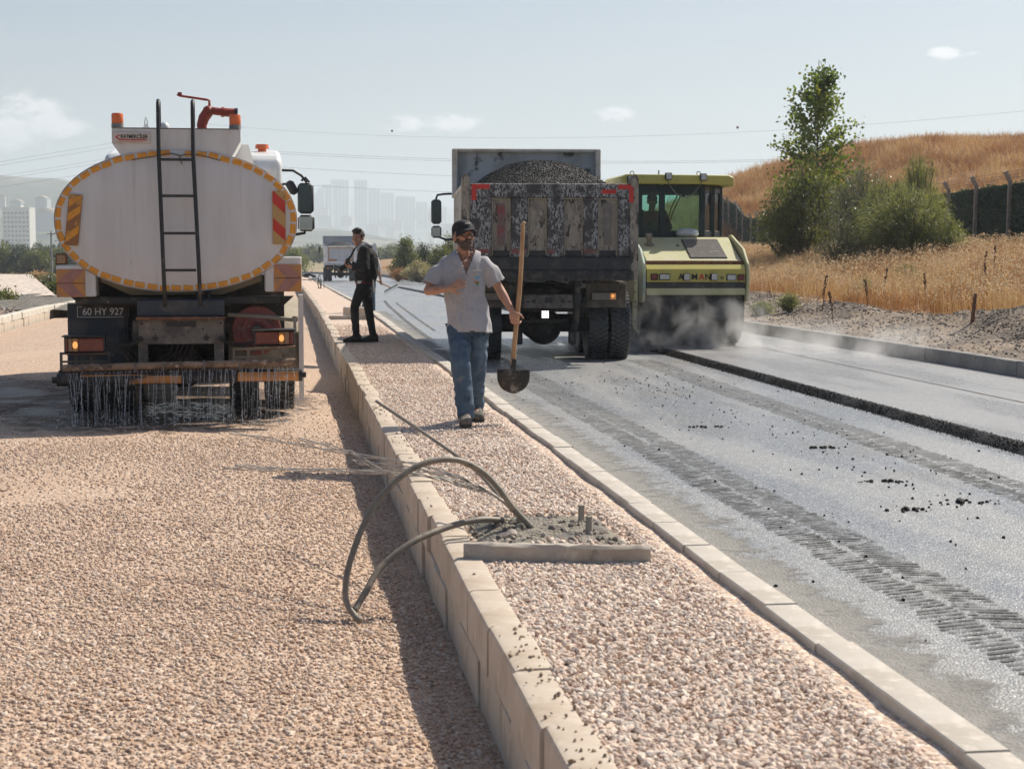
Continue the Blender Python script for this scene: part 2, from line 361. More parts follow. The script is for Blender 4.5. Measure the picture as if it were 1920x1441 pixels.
def strip(name, x0, x1, zf, ys, nx, mat, lab=None, thick=None):
    mb = MB()
    mb.grid(nx, len(ys), lambda i, j: (lambda y: (lambda x: (x + xs(y), y, zf(x, y)))(x0(y) + (x1(y)-x0(y))*i/(nx-1)))(ys[j]))
    o = mb.build(name, mat, smooth=180); tag(o, lab, kind='structure'); return o
YS = list(np.concatenate([np.arange(-4, 24, .25), np.arange(24, 60, 1), np.arange(60, 175, 5), np.arange(175, 236, 4)]))
C = lambda v: (lambda y: v)
strip('gravel_road', lambda y: XLF(y)+.12, C(KL+.02), zl, YS, 40, 'gravel_fine', 'unpaved left carriageway of tan crushed gravel')
strip('median_bed', C(KL+.1), C(LK+.03), lambda x, y: -.028 + zo(y) + .012*nz(x, y, 1, 2.) + .012*nz(x, y, 4, .7), YS, 10, 'gravel_pink', 'raised median strip filled with pink gravel')
RZ, FZ = -.14, -.07
strip('asphalt_road', C(LK), lambda y: XK(y)+.05, lambda x, y: RZ + zo(y), YS, 12, 'asphalt_old', 'old asphalt carriageway sprayed with shiny tack coat')
YF = list(np.concatenate([np.arange(-2, 40, .12), np.arange(40, 88, 1.)]))
EDGE = lambda y: 5.93 + .02*nz(0, y, 2, 1.4) + .012*nz(0, y, 9, 7)
strip('fresh_asphalt', lambda y: EDGE(y)+.13, XK, lambda x, y: FZ + zo(y), YF, 8, 'asphalt_fresh', 'freshly rolled asphalt lane along the right kerb')
mb = MB()
mb.grid(5, len(YF), lambda i, j: (EDGE(YF[j]) + (.0, .035, .075, .115, .16)[i] + .012*nz(i*3.1, YF[j], 7, 9), YF[j],
        zo(YF[j]) + (RZ-.004, RZ+.028, FZ-.014, FZ+.006, FZ+.001)[i] + .006*nz(i*1.7, YF[j], 1, 22)))
tag(mb.build('asphalt_edge', 'asphalt_loose', smooth=180), 'black loose sloping edge of the fresh asphalt mat', kind='structure')
tag(MB().grid(2, len(YF), lambda i, j: (7.62 + .03*i - .012*(YF[j]-20)*0, YF[j], FZ + .004 + zo(YF[j]))).build('joint_line', 'track', fix=False), 'thin roller seam in the fresh asphalt', kind='structure')

# far ground, left field, right verge and hill
YG = list(np.concatenate([np.arange(-40, 200, 12), np.arange(200, 500, 40), np.array([600, 800, 1100, 1500, 2200, 3200, 4500, 6500, 9500])]))
XG = list(np.concatenate([-np.array([9000, 5500, 3600, 2200, 1400, 900, 600, 400]), np.arange(-300, 301, 30), np.array([400, 600, 900, 1400, 2200, 3600, 5500, 9000])]))
mb = MB(); mb.grid(len(XG), len(YG), lambda i, j: (XG[i], YG[j], -.62 + zo(YG[j]) + .12*nz(XG[i], YG[j], 0, .02)))
tag(mb.build('ground', 'field', smooth=180), 'flat dry field floor', kind='structure')
def zleft(x, y):
    e = min(1, (XLF(y)-x)/1.2); t = ss((XLF(y) - x - 1.5)/9)
    z = zo(y) - .22*(1-e) - .06 + e*(.05*nz(x, y, 2, .9) + .05*nz(x, y, 5, 2.3)) - .35*t
    return z
YL = list(np.concatenate([np.arange(6, 70, .8), np.arange(70, 236, 5)]))
def xleft(i): return [0, .3, .6, .9, 1.3, 1.7, 2.1, 2.6, 3.2, 4, 5, 6, 7, 8.5, 10, 12, 15, 20, 28, 40, 60][i]
mb = MB(); mb.grid(21, len(YL), lambda i, j: (XLF(YL[j]) - .12 - xleft(i) + xs(YL[j]), YL[j], zleft(XLF(YL[j]) - .12 - xleft(i), YL[j]) - (.0 if i < 19 else .35)))
tag(mb.build('dirt_verge', 'dirt', smooth=180), 'bare dirt verge beyond the left kerb', kind='structure')

def hill(X, Dp):
    h = float(np.interp(X, [0, 8.4, 14.3, 19.7, 24.1, 31.5, 46, 90], [0, 1.8, 4.5, 6.7, 8.5, 10.4, 10.7, 11.0]))
    a = float(np.interp(X, [10, 20, 35, 60], [114, 108, 80, 70]))
    t = max(0, min(1, (Dp-a)/(150-a)))
    return h*(1.15*t/(.15+t))**1*(.35+.65*ss(t))*(1 if Dp < 175 else max(.2, 1-(Dp-175)/120)) if h > 0 else 0
def H(x, y):
    X, Dp = XD(x, y); u = x - XK(y) - .16
    b = ss((u-.7)/10.5)
    z = zo(y)*(1-.25*b) + .10 + .06*min(1, u/.8) + (1.12 + .3*ss((y-58)/50))*b*(1 - .55*ss((y-110)/40)) + .05*nz(x, y, 6, .8)*min(1, u)
    # spoil heaps along the verge
    for cx, cy, sx_, sy_, h in ((2.3, 23.5, .7, 3.2, .42), (2.2, 18.0, .8, 2.6, .5), (1.9, 31, .6, 3., .22), (2.6, 38, .8, 4, .2)):
        z += h*math.exp(-((u-cx)/sx_)**2 - ((y-cy)/sy_)**2)*(1+.35*nz(x, y, 2, 1.6))
    z += .035*nz(x, y, 1, 3.1)*min(1, u/.5)*(1 if u < 4 else .4)
    return z + hill(X, Dp) + (.25*nz(x, y, 3, .12)*ss((Dp-95)/30))
YR = list(np.concatenate([np.arange(6, 44, .35), np.arange(44, 120, 1.5), np.arange(120, 330, 6)]))
UR = list(np.concatenate([np.array([0, .15, .35]), np.arange(.6, 4.2, .25), np.arange(4.5, 14, .6), np.arange(15, 60, 1.6), np.array([65, 72, 80, 90, 105, 130])]))
mb = MB(); nu = len(UR)
mb.grid(nu, len(YR), lambda i, j: (XK(YR[j])+.16+UR[i], YR[j], H(XK(YR[j])+.16+UR[i], YR[j])))
# faces near the kerb are dirt, the rest dry soil
k = 0
for j in range(len(YR)-1):
    for i in range(nu-1):
        mb.m[k] = 0 if UR[i] + .6*nz(i*.9, YR[j], 3, .5) < 2.5 else 1; k += 1
verge = mb.build('verge', ['dirt', 'dry_soil'], smooth=180); tag(verge, 'dirt verge rising into a dry grass hillside on the right', kind='structure')

# ---------------------------------------------------------------- kerbs, stone by stone
def kerb_mesh(name, mat, w, L, z0, z1, ch, side):
    """section in (x,z); chamfered on the outer top edge (side=-1: towards -x)"""
    if side < 0: p = [(0, z0), (w, z0), (w, z1-.006), (w-.006, z1), (ch*1.15, z1), (ch*.35, z1-ch*.35), (0, z1-ch*1.1)]
    else: p = [(0, z0), (w, z0), (w, z1-ch*1.1), (w-ch*.35, z1-ch*.35), (w-ch*1.15, z1), (.006, z1), (0, z1-.006)]
    mb = MB(); mb.prism(p, (0, -L/2+.004, 0), (1, 0, 0), (0, 0, 1), (0, 1, 0), L-.008); return mb.mesh(name, mat, 25)
def kerb(name, lab, me_list, xf, L, y0, y1, zf, jit=.006, far_mat=None):
    root = tag(ob(name, None), lab, kind='structure'); y = y0 + L/2; k = 0
    while y < y1:
        me, dx, off = me_list[k % len(me_list)] if isinstance(me_list[0], tuple) else (me_list[0], 0, 0)
        for me, dx, off in me_list:
            sl = (zf(y+L/2)-zf(y-L/2))/L
            o = ob('kerb_stone', me, root, (xf(y) + dx + random.gauss(0, jit) + (.012*nz(0, y, 3, .5)), y + off, zf(y) + random.gauss(0, jit*.5)), (math.atan(sl), random.gauss(0, .008), math.atan(-(xf(y+.5)-xf(y-.5))) + random.gauss(0, .005)))
        y += L; k += 1
    return root
hk = [(kerb_mesh('kerb_top', 'kerb_beige', .15, .7, -.21, 0, .022, -1), 0, 0), (kerb_mesh('kerb_base', 'kerb_beige', .155, .7, -.50, -.214, .003, -1), -.004, .31)]
kerb('median_kerb', 'high beige kerb along the left side of the median', hk, C(KL), .7, 3.7, 104, zo)
# far stretches where single stones can no longer be told apart
def kerb_far(name, x, w, z0, z1, y0, y1, mat, lab):
    ys = np.arange(y0, y1, 4.); mb = MB()
    mb.loft([[Vector((x(y)+xs(y)+a, y, zo(y)+b)) for a, b in ((0, z0), (w, z0), (w, z1), (0, z1))] for y in ys])
    tag(mb.build(name, mat), lab, kind='structure')
kerb_far('median_kerb_end', C(KL), .15, -.5, 0, 104, 236, 'kerb_beige', 'far end of the beige median kerb')
lk_m = [(kerb_mesh('low_kerb_stone', 'kerb_low', .15, .7, -.26, .012, .006, 1), 0, 0)]
kerb('low_kerb', 'low kerb of flush pale stones between median gravel and asphalt', lk_m, C(LK), .7, 3.9, 104, zo, .005)
kerb_far('low_kerb_end', C(LK), .15, -.26, .012, 104, 236, 'kerb_low', 'far end of the low median kerb')
rk = [(kerb_mesh('right_kerb_stone', 'kerb_grey', .15, .7, -.32, .125, .02, -1), 0, 0)]
kerb('roadside_kerb', 'grey concrete kerb beyond the fresh asphalt', rk, XK, .7, 11, 116, zo, .004)
kerb_far('roadside_kerb_end', XK, .15, -.3, .125, 116, 236, 'kerb_grey', 'far end of the grey roadside kerb')
fk = [(kerb_mesh('left_kerb_upper', 'kerb_pale', .18, .7, -.12, .03, .02, 1), -.18, 0), (kerb_mesh('left_kerb_lower', 'kerb_beige', .16, .7, -.42, -.124, .003, 1), -.17, .3)]
kerb('left_kerb', 'pale two course kerb along the left edge of the gravel road', fk, XLF, .7, 28, 70, zo, .006)
kerb_far('left_kerb_end', lambda y: XLF(y)-.18, .18, -.42, .03, 70, 236, 'kerb_pale', 'far end of the pale left kerb')

# ---------------------------------------------------------------- gravel stones
def rock_mesh(name, seed, mat, flat=.7, sub=2):
    bm = bmesh.new(); bmesh.ops.create_icosphere(bm, subdivisions=sub, radius=.5); r = random.Random(seed); o = Vector((r.random()*9, r.random()*9, r.random()*9))
    ax = (r.uniform(.75, 1.15), r.uniform(.6, .95), r.uniform(flat*.7, flat*1.1)); cut = [(Vector((r.gauss(0, 1), r.gauss(0, 1), r.gauss(0, 1))).normalized(), r.uniform(.26, .4)) for _ in range(6)]
    for v in bm.verts:
        p = v.co.copy()
        for n_, d in cut:
            q = p.dot(n_)
            if q > d: p -= n_*(q-d)*.9
        p *= 1 + .22*mnoise.noise(p*2.2 + o); v.co = Vector((p.x*ax[0], p.y*ax[1], p.z*ax[2]))*1.25
    me = bpy.data.meshes.new(name); bm.to_mesh(me); bm.free(); me.materials.append(MATS[mat]); return me
def stone_mat(name, cols, rough=.8):
    m = bpy.data.materials.new(name); m.use_nodes = True; nt = m.node_tree; b = nt.nodes['Principled BSDF']; b.inputs['Roughness'].default_value = rough
    b.inputs['Specular IOR Level'].default_value = .12 if 'black' in name else .35
    oi = nd(nt, 'ShaderNodeObjectInfo'); cr = nd(nt, 'ShaderNodeValToRGB'); e = cr.color_ramp.elements
    while len(e) < len(cols): e.new(.5)
    for i, c in enumerate(cols): e[i].position = i/(len(cols)-1); e[i].color = (*c, 1)
    lk(nt, oi.outputs['Random'], cr.inputs[0])
    tc = nd(nt, 'ShaderNodeTexCoord'); n = nd(nt, 'ShaderNodeTexNoise', Scale=3, Detail=4); lk(nt, tc.outputs['Object'], n.inputs[0])
    lk(nt, cr.outputs[0] if 'black' in name else mixc(nt, ramp01(nt, n.outputs[0], .5, .8), cr.outputs[0], (.40, .28, .2) if 'tan' in name else (.5, .38, .3) if 'pink' in name else (.24, .19, .145)), b.inputs['Base Color']); MATS[name] = m
stone_mat('stone_tan', [(.55, .395, .295), (.45, .30, .21), (.67, .55, .45), (.38, .255, .18), (.60, .45, .34), (.51, .40, .32), (.64, .475, .36), (.31, .235, .195), (.71, .61, .52), (.50, .33, .22)])
stone_mat('stone_pink', [(.68, .53, .43), (.58, .42, .33), (.78, .68, .58), (.50, .37, .29), (.70, .55, .45), (.64, .56, .49), (.74, .59, .46), (.42, .35, .31), (.80, .72, .63), (.64, .46, .34)])
stone_mat('stone_grey', [(.16, .14, .12), (.24, .20, .165), (.12, .11, .10), (.28, .23, .18), (.38, .33, .28), (.2, .16, .125)])
stone_mat('crumb_black', [(.012, .012, .012), (.018, .018, .018), (.026, .025, .024)], .85)
stone_mat('clod', [(.32, .24, .17), (.26, .19, .13), (.38, .29, .21), (.2, .15, .11)], .95)
def dens_grid(name, x0, x1, y0, y1, nx, ny, zf, df):
    mb = MB(); mb.grid(nx, ny, lambda i, j: (lambda x, y: (x, y, zf(x, y)))(x0 + (x1-x0)*i/(nx-1), y0 + (y1-y0)*j/(ny-1)))
    me = mb.mesh(name, [], fix=False); a = me.attributes.new('dens', 'FLOAT', 'POINT')
    a.data.foreach_set('value', [max(0., df(v.co.x, v.co.y)) for v in me.vertices]); return me
def d_left(x, y):
    X, Dp = XD(x, y)
    if abs(X) > .335*Dp + .25: return 0
    n = 1.2*nz(x, y, 2, .45) + .6*nz(x, y, 6, 1.7) + .16*(x + 1.6)
    k = float(np.interp(y, [4, 7, 11, 16, 21, 24], [3600, 3000, 1900, 950, 500, 0]))
    k *= 1 - .75*ss((y-15.6)/1.0)*ss((.9-x)/.5)
    return k*max(.10, min(1, .60 + 1.0*n))
tan = lib('tan_rock', [rock_mesh('tan_rock', s, 'stone_tan') for s in range(6)])
pink = lib('pink_rock', [rock_mesh('pink_rock', 20+s, 'stone_pink') for s in range(6)])
grey = lib('grey_rock', [rock_mesh('grey_rock', 40+s, 'stone_grey') for s in range(4)])
black = lib('black_crumb', [rock_mesh('black_crumb', 60+s, 'crumb_black', .8, 1) for s in range(4)])
clod = lib('clod', [rock_mesh('clod', 80+s, 'clod', .6, 1) for s in range(4)])
zl2 = lambda x, y: zl(x, y) + .003
o = scatter('gravel_stones', dens_grid('gravel_stones', -6.05, KL-.02, 4.0, 24, 70, 190, zl2, d_left), tan, .008, .028, 3, tilt=.5, power=2.2)
tag(o, 'loose tan gravel stones over the left carriageway', 'gravel', kind='stuff')
def d_med(x, y):
    X, Dp = XD(x, y)
    if abs(X) > .335*Dp + .25 or (8.05 < y < 9.35 and .95 < x < 1.85): return 0
    return float(np.interp(y, [4, 8, 13, 20, 30, 34], [4800, 4100, 2900, 1500, 650, 0]))*(.8+.5*nz(x, y, 1, 1.2))
o = scatter('median_stones', dens_grid('median_stones', KL+.14, LK-.0, 4.2, 34, 14, 240, lambda x, y: -.016 + zo(y) + .012*nz(x, y, 1, 2.) + .012*nz(x, y, 4, .7) - .03*ss((x-LK+.18)/.18), d_med), pink, .010, .034, 5, tilt=.5, power=1.8)
tag(o, 'pink and white gravel stones filling the median', 'gravel', kind='stuff')
# crumbs of loose asphalt on the road, clods on the kerb, rubble on the verge
def d_crumb(x, y):
    g = sum(a*math.exp(-((x-cx)/sx_)**2 - ((y-cy)/sy_)**2) for cx, cy, sx_, sy_, a in ((4.35, 11.2, .5, 1.4, 26), (4.3, 15.6, .6, 2.6, 26), (4.2, 20, 1.3, 1.4, 34), (4.9, 13, .5, 2, 12), (3.5, 9.2, .5, 1.5, 9)))
    return .55*g + 1.0
o = scatter('asphalt_crumbs', dens_grid('asphalt_crumbs', 2.3, 5.9, 6, 26, 40, 110, lambda x, y: RZ+.004, d_crumb), black, .007, .028, 9); tag(o, 'small black asphalt crumbs strewn over the road', 'crumbs', kind='stuff')
o = scatter('asphalt_edge_crumbs', dens_grid('asphalt_edge_crumbs', 5.86, 6.1, 8, 30, 8, 100, lambda x, y: RZ + .004 + max(0, min(.07, (x-5.93)*.75)), lambda x, y: 3200*math.exp(-((x-5.99)/.07)**2)), black, .005, .015, 10); tag(o, 'black asphalt grains along the mat edge', 'crumbs', kind='stuff')
o = scatter('kerb_clods', dens_grid('kerb_clods', KL+.02, KL+.15, 4.3, 30, 6, 150, lambda x, y: zo(y)+.003, lambda x, y: 900*max(0, nz(x*.4, y, 4, .8)-.12)+16), clod, .006, .024, 12); tag(o, 'dry soil crumbs lying on the median kerb', 'crumbs', kind='stuff')
def d_rub(x, y):
    u = x - XK(y) - .16; X, Dp = XD(x, y)
    return 0 if X > .34*Dp + 1 else (150*math.exp(-((u-2.0)/.9)**2)*max(0, .6+1.8*nz(x, y, 1, .8)) + 40)*float(np.interp(y, [15, 30, 45], [1.3, 1, .5]))
o = scatter('verge_rubble', dens_grid('verge_rubble', 9.1, 14, 15, 45, 24, 80, H, d_rub), grey, .008, .055, 14); tag(o, 'grey rubble and clods on the roadside bank', 'rubble', kind='stuff')
o = scatter('dirt_rubble', dens_grid('dirt_rubble', -14, -6.6, 28, 66, 24, 60, zleft, lambda x, y: 9*(1+nz(x, y, 1, .4))), grey, .03, .2, 15); tag(o, 'dark rubble on the left dirt verge', 'rubble', kind='stuff')

# ---------------------------------------------------------------- tyre prints in the tack coat
def worn(name, src, scale, lo, hi):
    m = MATS[src].copy(); m.name = name; nt = m.node_tree; b = nt.nodes['Principled BSDF']; tc = nd(nt, 'ShaderNodeTexCoord')
    n = nd(nt, 'ShaderNodeTexNoise', Scale=scale, Detail=6, Roughness=.7); lk(nt, tc.outputs['Object'], n.inputs[0]); tr = nd(nt, 'ShaderNodeBsdfTransparent'); mx = nd(nt, 'ShaderNodeMixShader')
    lk(nt, ramp01(nt, n.outputs[0], lo, hi), mx.inputs[0]); lk(nt, b.outputs[0], mx.inputs[1]); lk(nt, tr.outputs[0], mx.inputs[2]); lk(nt, mx.outputs[0], nt.nodes['Material Output'].inputs[0]); MATS[name] = m
worn('track_print', 'track', 9, .42, .66)
def track(name, xc, wd, y0, y1, step, lab):
    mb = MB(); y = y0
    while y < y1:
        x = xc(y); seg = [(-wd/2, -wd*.03), (wd*.03, wd/2)] if wd > .3 else [(-wd/2, wd/2)]
        for s_, (a, b_) in enumerate(seg):
            yy = y + (step/2 if s_ else 0) + random.uniform(-.006, .006); t = step*.5*random.uniform(.8, 1.1); sk = .03*(1 if s_ else -1)
            a2, b2 = a + random.uniform(-.02, .02), b_ + random.uniform(-.02, .02)
            mb.add([(x+a2, yy+sk, RZ+.005+zo(y)), (x+b2, yy-sk, RZ+.005+zo(y)), (x+b2, yy-sk+t, RZ+.005+zo(y)), (x+a2, yy+sk+t, RZ+.005+zo(y))], [(0, 1, 2, 3)])
        y += step
    tag(mb.build(name, 'track_print', fix=False), lab, kind='stuff')
track('tyre_print', lambda y: 3.09 + .01*math.sin(y), .46, 4.2, 25, .062, 'ribbed dark tyre print along the old asphalt near the median')
track('tyre_print', lambda y: 5.06 + .019*(y-12), .42, 9, 24, .062, 'ribbed dark tyre print along the old asphalt near the fresh mat')
def wheel_line(xc, wd, y0, y1):
    ys = np.arange(y0, y1, .6); mb = MB()
    mb.grid(2, len(ys), lambda i, j: (xc(ys[j]) + wd*(i-.5), ys[j], RZ + .004 + zo(ys[j])))
    tag(mb.build('wheel_mark', 'track_print', fix=False), 'smooth curved dark wheel mark on the old asphalt', kind='stuff')
wheel_line(lambda y: 2.62 + .00075*(y-24)**2, .10, 30, 57)
wheel_line(lambda y: 2.95 + .00075*(y-24)**2, .07, 33, 54)
for i, (px, py, s) in enumerate(((1325, 801, .19), (1695, 957, .16), (1657, 903, .15), (1805, 942, .24), (1540, 840, .14))):
    c = G(px, py, RZ); mb = MB(); r = random.Random(i)
    for k in range(26 if i == 3 else 15):
        a, q = r.uniform(0, 6.28), r.random()**.7*s; h = r.uniform(.008, .02)*(1.4-q/s)
        mb.ell((q*math.cos(a)*1.25, q*math.sin(a)*.5, h*.3), (h*1.3, h*1.1, h), Matrix.Rotation(r.uniform(0, 3), 3, 'Z'), 7, 4)
    o = mb.build('asphalt_clump', 'asphalt_loose', None, loc=c)
    tag(o, ['loose clump of black asphalt on the road, nearest the dump truck', 'ring shaped lump of black asphalt lying on the road', 'small black asphalt clump beyond the ring shaped lump',
            'widest scattered clump of black asphalt near the right edge', 'smallest black asphalt clump between the two tyre prints'][i], 'asphalt clump', 'asphalt clumps on the road')
# ================================================================= VEHICLES
mk('white_paint', (.70, .69, .68), .42, layers=[((.60, .57, .54), 1.6, .42, .68, (2.5, 2.5, .5)), ((.42, .36, .29), 5, .62, .78, (3, 3, .35)), ((.5, .45, .4), 30, .66, .74)], spec=.4)
mk('tank_end_paint', (.66, .645, .64), .5, layers=[((.60, .58, .57), 1.2, .40, .62, (3.2, 1, .35)), ((.52, .485, .45), 2.6, .58, .75, (5, 1, .22)), ((.40, .30, .22), 9, .70, .78, (2.5, 1, .5)), ((.70, .69, .68), .7, .5, .7)], spec=.35, bump=(3, .12, .01))
mk('cab_white', (.66, .67, .67), .35, layers=[((.55, .53, .49), 2, .5, .7)], spec=.5)
mk('dirty_white', (.56, .53, .49), .6, layers=[((.42, .36, .29), 3, .46, .66), ((.22, .18, .14), 8, .64, .75)])
mk('khaki_dust', (.27, .235, .175), .8, layers=[((.36, .31, .24), 3, .45, .65), ((.13, .11, .085), 5, .58, .72)])
mk('black_metal', (.022, .022, .024), .55, layers=[((.10, .085, .07), 4, .52, .72), ((.19, .155, .12), 13, .62, .76)], bump=(60, .2, .004))
mk('chassis', (.03, .029, .028), .7, layers=[((.12, .10, .08), 5, .5, .7), ((.22, .18, .14), 18, .62, .74)], bump=(50, .3, .005))
mk('blue_black', (.032, .042, .055), .6, layers=[((.085, .08, .078), 4, .5, .68), ((.2, .165, .13), 15, .64, .75)], bump=(60, .2, .004))
mk('grey_steel', (.15, .135, .12), .65, layers=[((.08, .072, .065), 5, .45, .62), ((.24, .2, .165), 12, .55, .7), ((.05, .045, .04), 34, .66, .72)], bump=(70, .35, .004))
mk('rust', (.22, .105, .055), .85, layers=[((.12, .06, .035), 8, .42, .62), ((.36, .24, .16), 20, .58, .7)], bump=(60, .4, .004))
mk('rust_pipe', (.27, .185, .125), .75, layers=[((.14, .09, .06), 7, .46, .6), ((.42, .34, .27), 18, .55, .68), ((.05, .04, .035), 12, .62, .7)], bump=(70, .5, .005))
mk('rubber', (.02, .02, .021), .8, layers=[((.07, .062, .055), 5, .5, .72), ((.13, .11, .09), 16, .64, .78)], bump=(40, .25, .004), spec=.35)
mk('tread_rubber', (.04, .045, .048), .5, layers=[((.09, .088, .085), 6, .5, .7)], bump=(40, .25, .004), spec=.5)
mk('orange_tape', (.72, .30, .02), .35, layers=[((.60, .24, .02), 9, .5, .6), ((.34, .17, .06), 22, .63, .7)], spec=.6)
mk('orange_dusty', (.55, .24, .06), .55, layers=[((.42, .22, .10), 7, .45, .62), ((.30, .2, .13), 19, .6, .7)])
mk('pink_tape', (.40, .185, .15), .55, layers=[((.33, .16, .13), 9, .45, .6), ((.30, .22, .17), 20, .62, .7)])
mk('red_tape', (.55, .035, .022), .4, layers=[((.42, .03, .02), 12, .5, .65), ((.2, .06, .05), 32, .66, .7)])
mk('faded_red', (.24, .06, .06), .6, layers=[((.17, .115, .105), 7, .42, .56), ((.07, .05, .05), 22, .56, .64)])
mk('tan_reflector', (.50, .30, .11), .5, layers=[((.36, .2, .08), 13, .52, .62), ((.28, .17, .1), 45, .64, .7)])
mk('brown_tape', (.30, .13, .05), .6, layers=[((.5, .26, .06), 9, .5, .58), ((.2, .09, .05), 20, .56, .66)])
mk('beacon_orange', (.85, .20, .06), .25, trans=.25, spec=.5)
mk('grey_plastic', (.22, .22, .21), .6)
mk('red_paint', (.36, .055, .03), .5, layers=[((.25, .045, .03), 9, .45, .62), ((.2, .11, .08), 24, .62, .7)], bump=(60, .2, .003))
mk('reel_red', (.25, .07, .06), .7, layers=[((.15, .06, .05), 6, .45, .62), ((.28, .2, .16), 15, .55, .68)])
mk('sign_white', (.62, .56, .50), .5, layers=[((.46, .38, .31), 6, .5, .68)])
mk('black_print', (.02, .02, .022), .5)
mk('white_print', (.62, .62, .62), .5)
mk('plate_black', (.03, .032, .036), .45, layers=[((.09, .085, .08), 9, .52, .7)])
mk('lens_red', (.21, .035, .022), .3, layers=[((.13, .03, .022), 30, .45, .6), ((.26, .14, .1), 20, .6, .72)], spec=.6)
mk('lens_tan', (.33, .2, .12), .3)
mk('lens_clear', (.55, .56, .55), .15, spec=.7, layers=[((.35, .33, .3), 40, .5, .65)])
mk('lens_amber', (.48, .25, .09), .3); mk('shaded_brown', (.085, .07, .055), .8, layers=[((.15, .125, .1), 5, .48, .66), ((.04, .036, .032), 9, .56, .68)]); mk('amber_lit', (.8, .4, .12), .3, emit=((1, .42, .12), .7))  # the mudguard brown is darkened to carry the shade under the dump truck
mk('amber_dim', (.6, .3, .12), .3, emit=((1, .35, .08), .12))
mk('led_lit', (1, 1, 1), .3, emit=((1, 1, .97), 2.5))
mk('mirror', (.75, .78, .8), .04, metal=1)
mk('mirror_dark', (.10, .12, .13), .08, metal=.8)
mk('dark_plastic', (.018, .018, .02), .45, spec=.4)
mk('yellow_paint', (.52, .455, .11), .4, layers=[((.47, .42, .12), 3, .45, .65), ((.30, .26, .12), 9, .62, .76), ((.2, .16, .1), 34, .68, .74)], spec=.45)
mk('yellow_dusty', (.47, .45, .27), .6, layers=[((.42, .42, .22), 3, .45, .65), ((.50, .48, .37), 6, .52, .7), ((.25, .22, .14), 14, .64, .74)])
mk('teal_worn', (.33, .42, .39), .55, layers=[((.45, .47, .33), 4, .46, .6), ((.25, .3, .28), 9, .56, .68), ((.28, .2, .1), 5, .62, .74)])
mk('cab_dark', (.012, .026, .026), .4, layers=[((.03, .045, .045), 6, .5, .7)], spec=.5)
mk('drum_steel', (.045, .042, .04), .5, metal=.3, layers=[((.075, .07, .066), 3, .45, .66, (.3, 4, 4)), ((.025, .023, .022), 9, .55, .68)], bump=(30, .25, .004))
mk('grille', (.17, .15, .13), .7, layers=[((.25, .22, .19), 8, .5, .68)])
mk('seat_vinyl', (.05, .05, .052), .6)
# scraped tailgate paint: dark bitumen over pale primer, flaking vertically
mk('scraped', (.32, .315, .31), .6, layers=[((.040, .036, .034), 34, .485, .515, (1.5, 1, .7), 9), ((.05, .044, .042), 2.3, .50, .585, (1, 1, .8), 9), ((.09, .055, .045), 4, .62, .68, (1, 1, .7), 7)], bump=(60, .3, .003))
mk('scraped_tan', (.30, .255, .20), .65, layers=[((.20, .17, .145), 5, .46, .6), ((.05, .043, .04), 6, .53, .58, (1.4, 1, .6), 9), ((.38, .33, .27), 22, .56, .6, (1.5, 1, .6), 7), ((.1, .055, .05), 8, .63, .68)], bump=(60, .3, .003))
mk('bitumen', (.022, .022, .024), .55, layers=[((.05, .047, .046), 6, .48, .66), ((.2, .19, .18), 42, .685, .71, (1, 1, .5), 6)], bump=(35, .5, .01))
mk('bitumen_gritty', (.03, .029, .028), .7, layers=[((.075, .065, .055), 9, .48, .62), ((.2, .17, .14), 34, .66, .71)], bump=(30, .9, .02))
mk('body_side', (.50, .46, .41), .55, layers=[((.40, .35, .29), 3, .45, .62, (1, 1, .5)), ((.1, .08, .07), 9, .6, .66, (1, 1, .35), 8)])
mk('body_inner', (.40, .42, .43), .5, layers=[((.30, .31, .31), 2.5, .45, .62, (1, 1, .5)), ((.04, .04, .04), 1.6, .56, .64, (1, 1, 1), 8)])
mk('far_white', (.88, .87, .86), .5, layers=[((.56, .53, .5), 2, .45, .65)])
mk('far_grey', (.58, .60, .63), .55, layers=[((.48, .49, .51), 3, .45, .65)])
def glass_mat(name, tint, glossy=.1):
    m = bpy.data.materials.new(name); m.use_nodes = True; nt = m.node_tree; nt.nodes.remove(nt.nodes['Principled BSDF'])
    t = nd(nt, 'ShaderNodeBsdfTransparent', Color=(*tint, 1)); g = nd(nt, 'ShaderNodeBsdfGlossy', Roughness=.03); fr = nd(nt, 'ShaderNodeFresnel', IOR=1.45)
    mx = nd(nt, 'ShaderNodeMixShader'); lk(nt, mth(nt, 'ADD', fr.outputs[0], glossy*.3), mx.inputs[0]); lk(nt, t.outputs[0], mx.inputs[1]); lk(nt, g.outputs[0], mx.inputs[2])
    lk(nt, mx.outputs[0], nt.nodes['Material Output'].inputs[0]); MATS[name] = m
glass_mat('cab_glass', (.70, .86, .80))

